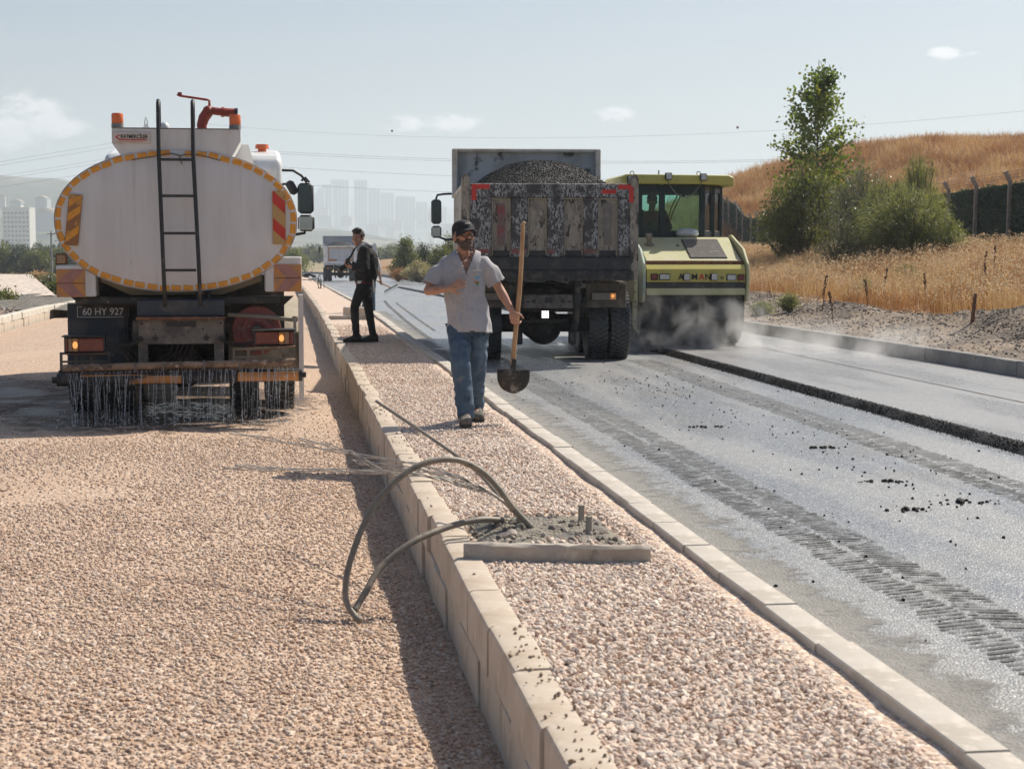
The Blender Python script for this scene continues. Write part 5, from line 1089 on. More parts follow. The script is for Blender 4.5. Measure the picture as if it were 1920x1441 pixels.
    shoe(T, (.01, -.19, .112), (-.03, -1, 0), 'boot', k=1.04); shoe(T, (.105, .295, .128), (.15, -1, 0), 'boot', k=1.12, pitch=R(4))
    # shovel, its shaft through the closed hand
    a = Vector(J['wrR']) + Vector((.22, -.10, -1)).normalized()*.085 + V(.024, .032, .0)
    M = T.matrix_basis if False else (Matrix.Translation(T.location) @ Matrix.Rotation(T.rotation_euler.z, 4, 'Z'))
    S = thing('shovel', 'long wooden handled shovel with dark rounded blade held by the walking man', 'shovel', M @ a, T.rotation_euler.z)
    ax = V(.075, .045, 1).normalized(); up_, dn = .86, -.39
    mb = MB(); mb.tube([ax*t + V(.006*math.sin(t*5), 0, 0) for t in np.linspace(dn, up_, 9)], [.0215, .0215, .0215, .021, .0205, .02, .0195, .019, .0185], 12); mb.ell(ax*up_, (.0185, .0185, .012)); mb.build('shaft', 'wood_handle', S, 60)
    bs = ax*dn; mb = MB(); mb.tube([bs + ax*.05, bs - ax*.02, bs - ax*.075], [.026, .026, .022], 10); mb.build('socket', 'blade_steel', S, 60)
    mb = MB()
    def bf(i, j):
        u = i/10*2-1; v = j/8; wd = .145*(1 - .0*v)*(math.sqrt(max(0, 1-(max(0, v-.25)/.78)**2.2)) if v > .25 else 1); return bs + V(u*wd, -.028 + .035*u*u + .02*v, -.05 - .20*v - .006*(1-u*u))
    mb.grid(11, 9, bf); b = mb.build('blade', 'blade_steel', S, 180); md = b.modifiers.new('t', 'SOLIDIFY'); md.thickness = .004
    mb = MB()
    for s in (-1, 1): mb.tube([bs + V(s*.02, -.02, -.045), bs + V(s*.143, .005, -.048)], .007, 6)
    mb.build('blade_step', 'blade_steel', S)
    return T
worker()

# ---- photographer
def photographer():
    P = G(674, 641, 0); T = thing('person', 'young man in black hoodie and black trousers standing sideways on the median with a camera', 'person', (P.x, P.y, .0), R(-4))
    J = dict(pel=(.085, .0, .99), chest=(.125, .01, 1.38), neck=(.06, .01, 1.57), shL=(.10, -.17, 1.50), shR=(.14, .19, 1.50), elL=(.10, -.26, 1.22), wrL=(-.10, -.16, 1.235), elR=(.06, .22, 1.24), wrR=(-.13, .06, 1.26),
             hipL=(.07, -.08, .95), hipR=(.10, .09, .95), knL=(-.075, -.10, .575), knR=(.155, .08, .53), anL=(-.05, -.09, .11), anR=(.22, .09, .11), toeL=(-1, -.12, 0), toeR=(-.8, -.35, 0))
    mb = MB()
    J2 = dict(J); body_base(mb, J2); f, B = head(mb, (-.01, -.005, 1.70), R(-28), R(4), 0, 1.14)
    hand(mb, J['wrL'], (-.9, .1, .1), (0, .35, 1), -1, (.5, .5, .4), 1.); hand(mb, J['wrR'], (-.85, -.4, .2), (-.2, -.8, -.4), -1, (.55, .6, .5), 1.)
    me = evaluated(mb, .009, 2, 'skin'); me.name = 'body'; ob('body', me, T); face_parts(T, f, B)
    i3 = B.inverted(); c0 = f(0, 0, 0)
    mb = MB(); mb.ell(f(0, .022, .045), (.086, .098, .093), B); mb.ell(f(0, -.065, .105), (.06, .045, .028), B); mb.ell(f(.02, -.04, .125), (.06, .06, .03), B)
    me = evaluated(mb, .009, 1, 'hair_black', .008, 26, 2); cut(me, lambda c: (lambda q: (q.y < -.03 and q.z < .062) or q.z < -.045 or (q.y < .03 and q.z < -.005 and abs(q.x) > .05 and q.y > -.03 and q.z < .0))(i3 @ (c-c0))); garment('hair', me, T, .01)
    # hoodie
    mb = MB(); e = lambda c, rx, ry: ringsec(c, rx, ry)
    mb.loft([e((.10, 0, .98), .165, .185), e((.11, 0, 1.06), .18, .19), e((.13, 0, 1.2), .185, .2), e((.148, .005, 1.34), .18, .215), e((.14, .01, 1.45), .155, .215), e((.11, .01, 1.53), .10, .14), e((.08, .01, 1.58), .07, .08)])
    for s in 'LR':
        a_, b_, c_ = (Vector(J[q+s]) for q in ('sh', 'el', 'wr')); mb.cap(a_, b_, .085, .078); mb.cap(b_, c_, .078, .055)
    me = evaluated(mb, .013, 3, 'jersey_black', .022, 8, 4); cut(me, lambda c: c.z < .985 or c.z > 1.575 or (c.x < -.105 and c.z < 1.35)); hz = garment('hooded_jacket', me, T, .008)
    mb = MB(); mb.ell((.135, .01, 1.595), (.10, .115, .055), Matrix.Rotation(.35, 3, 'Y')); mb.ell((.06, -.085, 1.565), (.06, .035, .05)); mb.ell((.05, .10, 1.565), (.06, .035, .05)); mb.ell((-.01, -.04, 1.53), (.03, .04, .06))
    me = evaluated(mb, .011, 3, 'hood_grey', .01, 14, 5); me.name = 'hood'; ob('hood', me, hz)
    mb = MB(); mb.box((.03, -.165, .985), (.10, .02, .045), .01, rz=.2); mb.build('shirt_hem', 'hem_white', T, 60)
    mb = MB(); mb.loft([ringsec((.095, 0, 1.0), .147, .187), ringsec((.095, 0, .955), .145, .187)]); mb.build('red_hem', 'shirt_dark_red', T, 60)
    mb = MB(); mb.tube([(.235, -.17, 1.02), (.245, -.18, .9), (.25, -.17, .82)], .010, 6); mb.build('jacket_cord', 'sign_white', hz)
    mb = MB(); mb.loft([ringsec((.085, 0, .84), .125, .165), ringsec((.085, 0, .93), .135, .175), ringsec((.085, 0, 1.03), .13, .165)])
    for s in 'LR':
        h_, k_, a_ = (Vector(J[q+s]) for q in ('hip', 'kn', 'an')); mb.cap(h_, h_ + (k_-h_)*.5, .102, .088); mb.cap(h_ + (k_-h_)*.5, k_, .088, .072); mb.cap(k_, k_ + (a_-k_)*.5, .072, .065); mb.cap(k_ + (a_-k_)*.5, a_, .065, .056)
    me = evaluated(mb, .012, 3, 'trouser_black', .010, 11, 6); cut(me, lambda c: c.z > 1.0 or c.z < .10); garment('trousers', me, T, .006)
    shoe(T, J['anL'], J['toeL'], 'shoe_black', k=1.04); shoe(T, J['anR'], J['toeR'], 'shoe_black', k=1.04)
    M = Matrix.Translation(T.location) @ Matrix.Rotation(T.rotation_euler.z, 4, 'Z')
    C_ = thing('photo_camera', 'black photo camera with long lens and strap held by the man in black', 'camera', M @ V(-.17, -.06, 1.27), T.rotation_euler.z)
    d = V(-.88, -.15, -.46).normalized(); mb = MB(); mb.box((.0, 0, .02), (.075, .135, .10), .012, ry=-.48); mb.box((-.005, 0, .085), (.07, .06, .04), .012, ry=-.48); mb.box((.02, .055, .0), (.06, .04, .10), .012, ry=-.48); mb.build('camera_body', 'dark_plastic', C_)
    mb = MB(); mb.tube([d*.03, d*.08, d*.081, d*.15, d*.151, d*.17], [.038, .038, .041, .041, .046, .046], 18); mb.build('lens', 'dark_plastic', C_, 40)
    mb = MB(); mb.box((.03, 0, .12), (.06, .05, .03), .006, ry=-.5); mb.build('flash_shoe', 'dark_plastic', C_)
    mb = MB(); mb.tube([(.0, -.07, .06), (.04, -.09, .14), (.09, -.13, .24), (.16, -.15, .31)], .010, 6); mb.tube([(.0, .07, .06), (.06, .1, .16), (.12, .12, .28)], .010, 6); mb.build('strap', 'dark_plastic', C_, 60)
    return T
photographer()

# ---- man with the rake, seen past the photographer
def raker():
    P = G(691, 594, RZ); T = thing('person', 'man in pale shirt and jeans with a rake, half hidden behind the photographer', 'person', (P.x, P.y, RZ), R(0))
    J = dict(pel=(0, 0, .92), chest=(.0, .0, 1.28), neck=(.0, .0, 1.48), shL=(-.19, 0, 1.40), shR=(.19, 0, 1.40), elL=(-.24, -.06, 1.13), wrL=(-.1, -.2, .98), elR=(.26, .02, 1.13), wrR=(.30, -.05, .90),
             hipL=(-.09, 0, .88), hipR=(.09, 0, .88), knL=(-.08, -.06, .5), knR=(.09, .0, .5), anL=(-.08, .0, .11), anR=(.10, .05, .11), toeL=(-.1, -1, 0), toeR=(.15, -1, 0))
    mb = MB(); body_base(mb, J); f, B = head(mb, (0, -.02, 1.62), R(20), R(15)); hand(mb, J['wrL'], (.4, -.3, -.8), (.6, .5, .2), -1, (.7, .7, .6)); hand(mb, J['wrR'], (.1, -.1, -1), (.4, -.9, 0), 1, (.7, .8, .6))
    me = evaluated(mb, .011, 2, 'skin_dark'); me.name = 'body'; ob('body', me, T); face_parts(T, f, B)
    mb = MB(); mb.ell(f(0, .025, .04), (.08, .092, .088), B); me = evaluated(mb, .012, 1, 'hair_black'); i3 = B.inverted(); c0 = f(0, 0, 0); cut(me, lambda c: (lambda q: (q.y < -.02 and q.z < .07) or q.z < -.04)(i3 @ (c-c0))); garment('hair', me, T, .006)
    mb = MB(); mb.loft([ringsec((0, 0, .84), .175, .125), ringsec((0, 0, 1.0), .17, .125), ringsec((0, 0, 1.2), .182, .128), ringsec((0, 0, 1.36), .185, .12), ringsec((0, 0, 1.45), .12, .085)])
    for s in 'LR': mb.cap(J['sh'+s], Vector(J['sh'+s]) + (Vector(J['el'+s])-Vector(J['sh'+s]))*.8, .075, .078)
    me = evaluated(mb, .014, 2, 'shirt_pale', .01, 8, 2); garment('t_shirt', cut(me, lambda c: c.z < .85), T)
    mb = MB(); mb.loft([ringsec((0, 0, .80), .15, .11), ringsec((0, 0, .95), .155, .115)])
    for s in 'LR':
        h_, k_, a_ = (Vector(J[q+s]) for q in ('hip', 'kn', 'an')); mb.cap(h_, k_, .098, .08); mb.cap(k_, a_, .08, .072)
    me = evaluated(mb, .014, 2, 'denim_dark', .008, 11, 2); garment('jeans', cut(me, lambda c: c.z < .09), T)
    shoe(T, J['anL'], J['toeL'], 'boot'); shoe(T, J['anR'], J['toeR'], 'boot')
    M = Matrix.Translation(T.location) @ Matrix.Rotation(T.rotation_euler.z, 4, 'Z')
    S = thing('rake', 'black toothed asphalt rake held by the half hidden man', 'rake', M @ V(.31, -.07, .82), 0)
    mb = MB(); mb.tube([(-.30, .55, .22), (0, 0, 0), (.20, -.3, -.09)], .017, 8); mb.build('shaft', 'wood_handle', S, 60)
    mb = MB(); a, b = V(.06, -.32, -.19), V(.38, -.30, -.02); mb.tube([a, b], .013, 6)
    for k in range(12): p = a + (b-a)*(k/11); mb.cyl(p, p + V(.02, 0, -.075), .006, .004, 5)
    mb.tube([V(.17, -.25, -.08), V(.22, -.31, -.105)], .012, 6); mb.build('rake_head', 'dark_plastic', S)
raker()

# ---- roller driver
def driver():
    M = Matrix.Translation(ROLLER.location) @ Matrix.Rotation(ROLLER.rotation_euler.z, 4, 'Z'); o = M @ V(-.32, 2.05, 1.69)
    T = thing('person', 'road roller driver in dark red shirt and dark cap sitting in the cab', 'person', o, R(150))
    J = dict(pel=(0, 0, .10), chest=(0, .02, .40), neck=(0, .03, .58), shL=(-.2, .03, .52), shR=(.2, .03, .52), elL=(-.27, -.10, .28), wrL=(-.16, -.34, .24), elR=(.27, -.08, .28), wrR=(.18, -.34, .24),
             hipL=(-.09, -.02, .06), hipR=(.09, -.02, .06), knL=(-.13, -.42, .08), knR=(.13, -.42, .08), anL=(-.13, -.46, -.30), anR=(.13, -.46, -.30), toeL=(0, -1, 0), toeR=(0, -1, 0))
    mb = MB(); body_base(mb, J); f, B = head(mb, (0, -.0, .72), R(10), R(0)); hand(mb, J['wrL'], (.2, -.9, -.1), (.3, 0, -1), -1, (.6, .7, .6)); hand(mb, J['wrR'], (-.2, -.9, -.1), (-.3, 0, -1), 1, (.6, .7, .6))
    me = evaluated(mb, .012, 2, 'skin_dark'); me.name = 'body'; ob('body', me, T); face_parts(T, f, B)
    mb = MB(); mb.ell(f(0, .015, .055), (.088, .105, .082), B); mb.ell(f(0, -.11, .05), (.06, .06, .012), B); me = evaluated(mb, .012, 1, 'cap_black'); i3 = B.inverted(); c0 = f(0, 0, 0); cut(me, lambda c: (i3 @ (c-c0)).z < .035 and (i3 @ (c-c0)).y < .06 or (i3 @ (c-c0)).z < -.02); garment('cap', me, T)
    mb = MB(); mb.loft([ringsec((0, 0, .06), .17, .13), ringsec((0, 0, .25), .17, .125), ringsec((0, .02, .46), .19, .12), ringsec((0, .03, .56), .1, .08)])
    for s in 'LR': mb.cap(J['sh'+s], J['el'+s], .075, .065); mb.cap(J['el'+s], Vector(J['el'+s])*.5 + Vector(J['wr'+s])*.5, .065, .055)
    me = evaluated(mb, .014, 2, 'shirt_red', .01, 8, 2); garment('shirt', me, T)
    mb = MB(); mb.ell((0, 0, .06), (.17, .13, .11))
    for s in 'LR': mb.cap(J['hip'+s], J['kn'+s], .1, .075); mb.cap(J['kn'+s], J['an'+s], .075, .06)
    me = evaluated(mb, .014, 2, 'trouser_black', .008, 9, 3); garment('trousers', me, T); shoe(T, J['anL'], (0, -1, 0), 'shoe_black'); shoe(T, J['anR'], (0, -1, 0), 'shoe_black')
driver()
# ================================================================= SMALL THINGS ON THE MEDIAN
mk('cable_grey', (.20, .175, .14), .5, layers=[((.31, .255, .19), 9, .48, .66), ((.12, .11, .095), 22, .58, .7)], spec=.4)
mk('wire_bare', (.46, .43, .39), .45, metal=.3, layers=[((.26, .23, .20), 14, .5, .66)])
mk('peg', (.33, .29, .24), .85, layers=[((.24, .2, .16), 14, .5, .66)])
mk('rock', (.46, .39, .33), .85, layers=[((.36, .3, .25), 5, .45, .65), ((.55, .49, .43), 12, .55, .7)], bump=(30, .4, .006))
mk('net_red', (.55, .10, .09), .7)
def spl(pts, n=40):
    """smooth curve through the points"""
    P = [Vector(p) for p in pts]; P = [P[0]*2-P[1]] + P + [P[-1]*2-P[-2]]; out = []
    m = len(P)-3
    for k in range(n+1):
        t = min(k/n*m, m-1e-6); i = int(t); u = t-i; a, b, c, d = P[i:i+4]
        out.append(.5*((2*b) + (c-a)*u + (2*a-5*b+4*c-d)*u*u + (3*b-a-3*c+d)*u**3))
    return out
mk('sandy_soil', (.30, .265, .215), .95, layers=[((.17, .16, .145), 7, .45, .60), ((.38, .33, .27), 13, .55, .68), ((.12, .115, .105), 19, .60, .68)], bump=(70, 1., .03))
def soil_z(x, y):
    e = min(1, (x-.97)/.12)*min(1, (1.80-x)/.16)*min(1, (y-8.02)/.06)*min(1, (9.35-y)/.4)
    return -.035 + max(0, e)**.7*(.055 + .022*nz(x, y, 1, 5) + .014*nz(x, y, 4, 14) + .010*nz(x, y, 7, 34) + .03*math.exp(-((x-1.25)/.2)**2 - ((y-8.6)/.3)**2))
mb = MB(); mb.grid(70, 90, lambda i, j: (lambda x, y: (x, y, soil_z(x, y)))(.965 + .85*i/69, 8.0 + 1.38*j/89))
tag(mb.build('soil_patch', 'sandy_soil', smooth=180), 'patch of grey sandy soil behind the slab on the median', 'soil patch', kind='stuff')
tag(scatter('soil_pebbles', dens_grid('soil_pebbles', 1.0, 1.78, 8.06, 9.25, 16, 20, soil_z, lambda x, y: 330*max(0, .5+1.3*nz(x, y, 2, 4))), grey, .006, .045, 44), 'grey and tan pebbles in the soil patch', 'pebbles', kind='stuff')
tag(scatter('soil_gravel', dens_grid('soil_gravel', 1.25, 1.80, 8.02, 8.25, 10, 6, soil_z, lambda x, y: 900), pink, .014, .04, 45), 'pink stones spilled on the soil patch', 'pebbles', kind='stuff')
def slab(nm, lab, c, d, rz, mat='concrete', grp=None):
    mb = MB(); n = 16; r = random.Random(nm + str(c[0]))
    def sec(k):
        u = k/n-.5; j = lambda s: r.uniform(-s, s)
        return [Vector((u*d[0], -d[1]/2 + j(.004), -d[2]/2)), Vector((u*d[0], d[1]/2 + j(.004), -d[2]/2)), Vector((u*d[0], d[1]/2 + j(.006), d[2]/2 + j(.005))), Vector((u*d[0], -d[1]/2 + .012 + j(.004), d[2]/2 + j(.005))), Vector((u*d[0], -d[1]/2 + j(.003), d[2]/2 - .012 + j(.004)))]
    mb.loft([sec(k) for k in range(n+1)]); o = mb.build(nm, mat, None, 40, loc=c); o.rotation_euler = (0, 0, rz); return tag(o, lab, 'concrete slab', grp)
a, b = G(868, 1046, 0), G(1226, 1052, 0)
slab('concrete_slab', 'long low concrete slab edging the grey soil patch across the median', ((a.x+b.x)/2, (a.y+b.y)/2 + .03, .012), (.93, .06, .12), math.atan2(b.y-a.y, b.x-a.x))
slab('concrete_slab', 'low concrete slab across the median beside the photographer', (1.42, 36.0, .0), (.95, .08, .12), R(-6))
tag(MB().box((0, 0, 0), (.62, .3, .26), .02).build('concrete_block', 'kerb_beige', None, loc=(1.62, 36.9, .08)), 'beige concrete block on the median behind the photographer', 'concrete block').rotation_euler = (0, .03, R(-14))
for (px, pt, pb, lab) in ((974, 955, 992, 'grey peg in the soil beside the foot of the cables'), (1090, 947, 976, 'tallest looking grey peg at the back of the soil patch'), (1104, 968, 1001, 'grey peg in front of the back peg in the soil patch')):
    p = G(px, pb, .015); h = (pb-pt)/F*p.y*1.02; mb = MB(); mb.box((0, 0, h/2-.03), (.030, .026, h+.06), .004, rz=.3); mb.box((0, 0, h), (.033, .029, .01), .003, rz=.3)
    tag(mb.build('peg', 'peg', None, loc=p), lab, 'peg', 'pegs in the soil patch')
for (px, py, s, lab) in ((957, 1004, .075, 'upright pale pointed stone on the soil patch'), (935, 984, .07, 'flat oval pale stone beside the thick cable')):
    p = G(px, py, .03); me = rock_mesh('loose_stone', px, 'rock'); o = ob('loose_stone', me, None, p, (.2, .1, .4)); o.scale = (s*1.1, s*.9, s*1.25) if px == 957 else (s*1.35, s, s*.6); tag(o, lab, 'stone')
def cable(lab, pts, r, nm='cable', cat='cable', mat='cable_grey', grp='cables rising from the median'):
    mb = MB(); mb.tube(spl(pts, 60), r, 10); o = mb.build(nm, mat, None, 180); return tag(o, lab, cat, grp)
Q = lambda px, py, d: D(px, py, d)
cable('thick grey cable arching from the soil down to the gravel road', [Q(992, 985, 8.78), Q(960, 945, 8.75), Q(905, 885, 8.7), Q(845, 861, 8.6), Q(770, 880, 8.5), Q(700, 950, 8.4), Q(657, 1050, 8.3), Q(648, 1120, 8.25), Q(664, 1152, 8.2), Q(676, 1164, 8.17)], .0165)
cable('thick grey cable bowing low over the kerb to the gravel road', [Q(945, 975, 8.85), Q(900, 974, 8.75), Q(845, 986, 8.65), Q(775, 1015, 8.5), Q(715, 1062, 8.4), Q(685, 1110, 8.3), Q(664, 1145, 8.22)], .0175)
cable('stiff straight cable slanting away over the kerb towards the tanker', [Q(984, 978, 8.8), Q(945, 940, 8.9), Q(890, 880, 9.3), Q(800, 815, 9.9), Q(745, 778, 10.3), Q(706, 752, 10.6)], .0105)
cable('grey cable running close beside the thick arching cable', [Q(998, 990, 8.76), Q(965, 955, 8.74), Q(930, 910, 8.72), Q(900, 880, 8.7), Q(872, 868, 8.66)], .016)
def wires(lab, ends, mid, seed):
    r = random.Random(seed); mb = MB(); base = [Q(982, 977, 8.78), Q(930, 930, 8.76)]
    for k, e in enumerate(ends):
        pts = base + [Q(*mid) + V(0, 0, r.uniform(-.02, .02))] + [Q(*q) for q in e]
        c = spl(pts, 70); ph = r.uniform(0, 6); L = len(c)
        for s in range(2): mb.tube([p + V(.0, .006*math.sin(i*.55 + ph + s*math.pi), .006*math.cos(i*.55 + ph + s*math.pi))*(.6 + .7*i/L) + V(0, 0, .002*math.sin(i*.9+k)) for i, p in enumerate(c)], .0036, 5)
    return tag(mb.build('wire_bundle', 'wire_bare', None, 180), lab, 'wire bundle', 'cables rising from the median')
wires('twisted grey wire bundle reaching straight left over the kerb', [[(800, 892, 8.7), (660, 881, 8.7), (520, 880, 8.7), (416, 877, 8.75)], [(790, 892, 8.72), (650, 884, 8.75), (530, 879, 8.8), (440, 872, 8.8)]], (872, 908, 8.74), 1)
wires('loose fan of thin bare wires above the left gravel road', [[(790, 872, 8.9), (690, 855, 9.1), (570, 835, 9.3), (430, 810, 9.5)], [(790, 880, 8.9), (700, 868, 9.05), (650, 845, 9.2), (560, 822, 9.4)], [(800, 884, 8.85), (720, 878, 8.95), (660, 862, 9.05)]], (868, 903, 8.76), 2)
r = random.Random(4)
for k, (px, py, d, lab) in enumerate(((600, 541, 52, 'tall loop of thin wire standing on the far median'), (588, 528, 62, 'low tangle of thin wire lying on the far median'), (578, 520, 78, 'dark heap of wire on the median far behind the tanker'))):
    p = G(px, py, zo(d)); mb = MB()
    for q in range((4, 4, 7)[k]):
        h = (.62, .2, .22)[k]*r.uniform(.5, 1); w_ = (.22, .5, .9)[k]*r.uniform(.6, 1); o_ = r.uniform(-.12, .12)
        mb.tube(spl([V(o_, 0, 0), V(o_ + w_*r.uniform(-.8, .1), r.uniform(-.1, .1), h*.7), V(o_ + w_*.2, 0, h), V(o_ + w_*r.uniform(.3, .8), 0, h*.5), V(o_ + w_*.5, .1, 0)], 24), .011 if k < 2 else .03, 5)
    tag(mb.build('wire_tangle', 'dark_plastic', None, 60, loc=p), lab, 'wire', 'wire tangles on the far median')

# ================================================================= WATER
mk('water_jet', (.80, .86, .90), .08, trans=.55, spec=.8)
def jets():
    r = random.Random(8); M = Matrix.Translation(TANKER.location) @ Matrix.Rotation(TANKER.rotation_euler.z, 4, 'Z'); mb = MB()
    for k in range(120):
        u = k/119; x = -1.10 + 2.25*u + r.uniform(-.012, .012); 
        if .30 < u < .62 and r.random() < .25: continue
        z0 = .56 + x*.017; vx = r.uniform(-.16, .16) + .10*(1 if r.random() < .5 else -1)*(.4 if u > .4 else 1); vy = -r.uniform(.05, .28); n = 13; T_ = math.sqrt(2*(z0+.02)/9.8); pts = []
        for i in range(n):
            t = T_*i/(n-1); pts.append(M @ V(x + vx*t + r.gauss(0, .0006), -.35 + vy*t, max(.0, z0 - 4.9*t*t)))
        for i in range(n-1):
            if r.random() < .06: continue
            ra = r.uniform(.0012, .0030)*(1 - .35*i/n); mb.tube([pts[i], pts[i+1]], [ra, ra*r.uniform(.6, 1)], 5)
        for i in range(4):
            t = T_*r.uniform(.4, 1); p = M @ V(x + vx*t + r.gauss(0, .02), -.35 + vy*t + r.gauss(0, .03), max(.005, z0 - 4.9*t*t + r.uniform(0, .05))); q = r.uniform(.0015, .004); mb.ell(p, (q, q, q*1.6), None, 5, 3)
    for k in range(600):
        x = r.uniform(-1.2, 1.3); h = r.random()**2*.16; p = M @ V(x, -.45 + r.gauss(0, .14), .005 + h); q = r.uniform(.002, .006); mb.ell(p, (q, q, q), None, 5, 3)
    tag(mb.build('water_jets', 'water_jet', None, 60, fix=False), 'row of thin water jets and drops falling from the tanker spray bar', 'water spray', kind='stuff')
jets()
def wet_mat(name, base, rough, bump, patch, rmin=.1, bs=26, dk=.55):
    m = bpy.data.materials.new(name); m.use_nodes = True; nt = m.node_tree; b = nt.nodes['Principled BSDF']; b.inputs['Base Color'].default_value = (*base, 1)
    tc = nd(nt, 'ShaderNodeTexCoord'); n = nd(nt, 'ShaderNodeTexNoise', Scale=patch, Detail=5); lk(nt, tc.outputs['Object'], n.inputs[0])
    f = ramp01(nt, n.outputs[0], .46, .58); lk(nt, mth(nt, 'ADD', mth(nt, 'MULTIPLY', f, -rough+rmin), rough), b.inputs['Roughness'])
    lk(nt, mixc(nt, f, base, tuple(c*dk for c in base)), b.inputs['Base Color'])
    n2 = nd(nt, 'ShaderNodeTexNoise', Scale=bs, Detail=4); lk(nt, tc.outputs['Object'], n2.inputs[0])
    bp = nd(nt, 'ShaderNodeBump', Strength=bump, Distance=.03); lk(nt, n2.outputs[0], bp.inputs['Height']); lk(nt, bp.outputs[0], b.inputs['Normal'])
    ka = nd(nt, 'ShaderNodeAttribute'); ka.attribute_name = 'rim'; n4 = nd(nt, 'ShaderNodeTexNoise', Scale=5, Detail=6, Roughness=.65); lk(nt, tc.outputs['Object'], n4.inputs[0])
    al_ = ramp01(nt, mth(nt, 'SUBTRACT', mth(nt, 'ADD', n4.outputs[0], .25), ka.outputs['Fac']), -.02, .22); tr = nd(nt, 'ShaderNodeBsdfTransparent'); mx = nd(nt, 'ShaderNodeMixShader')
    lk(nt, al_, mx.inputs[0]); lk(nt, tr.outputs[0], mx.inputs[1]); lk(nt, b.outputs[0], mx.inputs[2]); lk(nt, mx.outputs[0], nt.nodes['Material Output'].inputs[0]); MATS[name] = m
wet_mat('wet_gravel', (.15, .10, .07), .75, .6, 2.2, .5); wet_mat('puddle', (.05, .038, .03), .5, 1., 14, .16, 60)
wet_mat('dust_film', (.27, .258, .238), .8, .6, 5, .8, 70, .85)
mb = MB(); mb.grid(12, 80, lambda i, j: (LK + .15 + .70*i/11, 4.3 + j*.5, RZ + .003 + zo(4.3 + j*.5)))
o = mb.build('road_dust', 'dust_film', fix=False); at = o.data.attributes.new('rim', 'FLOAT', 'POINT'); at.data.foreach_set('value', [.25 + .7*(i % 12)/11 for i in range(12*80)])
tag(o, 'pale dust lying on the asphalt along the low kerb', kind='stuff')
def patch(name, c, a, b, seed, mat, lab, dz):
    mb = MB(); n = 60; pts = [(c[0], c[1], zl(*c)+dz)]; rr = []
    for ring in range(1, 9):
        for k in range(n):
            t = 2*math.pi*k/n; q = 1 + .16*nz(math.cos(t)*1.6, math.sin(t)*1.6, seed) + .10*nz(math.cos(t)*5, math.sin(t)*5, seed+3) + .05*nz(math.cos(t)*15, math.sin(t)*15, seed+5)
            x, y = c[0] + a*q*ring/8*math.cos(t), c[1] + b*q*ring/8*math.sin(t); x = max(-6.0, min(KL-.05, x)); pts.append((x, y, zl(x, y)+dz))
    fs = [(0, 1+k, 1+(k+1) % n) for k in range(n)] + [(1+r_*n+k, 1+(r_+1)*n+k, 1+(r_+1)*n+(k+1) % n, 1+r_*n+(k+1) % n) for r_ in range(7) for k in range(n)]
    mb.add(pts, fs); o = mb.build(name, mat, None, 180); at = o.data.attributes.new('rim', 'FLOAT', 'POINT'); at.data.foreach_set('value', [0.] + [((i//n)+1)/8 for i in range(8*n)]); tag(o, lab, kind='structure')
patch('wet_ground', (-1.6, 19.5), 2.6, 4.3, 2, 'wet_gravel', 'wet darkened gravel under and behind the tanker', .006)
patch('wet_ground', (-4.2, 20.3), 2.2, 4.3, 5, 'wet_gravel', 'wet darkened gravel left of the tanker', .010)
patch('puddle', (-1.0, 18.4), 1.15, 1.5, 7, 'puddle', 'shallow shining puddle between the tanker wheels', .014)


# ================================================================= VEGETATION
def leaf_mat(name, cols, transl=.35, rough=.55, dry=False):
    m = bpy.data.materials.new(name); m.use_nodes = True; nt = m.node_tree; b = nt.nodes['Principled BSDF']; b.inputs['Roughness'].default_value = rough
    g = nd(nt, 'ShaderNodeNewGeometry'); cr = nd(nt, 'ShaderNodeValToRGB'); e = cr.color_ramp.elements
    while len(e) < len(cols): e.new(.5)
    for i, c in enumerate(cols): e[i].position = i/(len(cols)-1); e[i].color = (*c, 1)
    tc = nd(nt, 'ShaderNodeTexCoord'); n = nd(nt, 'ShaderNodeTexNoise', Scale=1.1, Detail=3); lk(nt, g.outputs['Position'] if dry else tc.outputs['Object'], n.inputs[0])
    if dry: n.inputs['Scale'].default_value = .30; n.inputs['Detail'].default_value = 5
    f = mth(nt, 'ADD', mth(nt, 'MULTIPLY', g.outputs['Random Per Island'], .40 if dry else .55), mth(nt, 'MULTIPLY', ramp01(nt, n.outputs[0], *((.42, .60) if dry else (.35, .65))), .60 if dry else .45)); lk(nt, f, cr.inputs[0])
    lk(nt, cr.outputs[0], b.inputs['Base Color'])
    t = nd(nt, 'ShaderNodeBsdfTranslucent'); lk(nt, mixc(nt, 1.0, cr.outputs[0], (1.15, 1.1, .95) if dry else (1.5, 1.5, .8), 'MULTIPLY'), t.inputs[0]); mx = nd(nt, 'ShaderNodeMixShader'); mx.inputs[0].default_value = transl
    lk(nt, b.outputs[0], mx.inputs[1]); lk(nt, t.outputs[0], mx.inputs[2]); lk(nt, mx.outputs[0], nt.nodes['Material Output'].inputs[0]); MATS[name] = m
leaf_mat('poplar_leaf', [(.05, .085, .022), (.085, .13, .03), (.13, .18, .036), (.18, .22, .04), (.26, .25, .055)], .5, .45)
leaf_mat('bush_leaf', [(.05, .065, .02), (.085, .105, .032), (.135, .15, .046), (.185, .19, .062)], .42)
leaf_mat('silver_leaf', [(.09, .10, .06), (.14, .155, .10), (.20, .21, .145), (.32, .33, .25)], .25, .35)
leaf_mat('tamarisk_leaf', [(.10, .115, .052), (.15, .17, .075), (.20, .215, .10), (.25, .25, .13)], .45)
leaf_mat('dark_leaf', [(.02, .035, .018), (.035, .055, .025), (.055, .08, .034)], .25)
leaf_mat('light_leaf', [(.07, .09, .03), (.10, .125, .04), (.15, .165, .06), (.17, .17, .07)], .4)
leaf_mat('cream_leaf', [(.22, .19, .11), (.34, .30, .19), (.45, .41, .29), (.14, .13, .07)], .3)
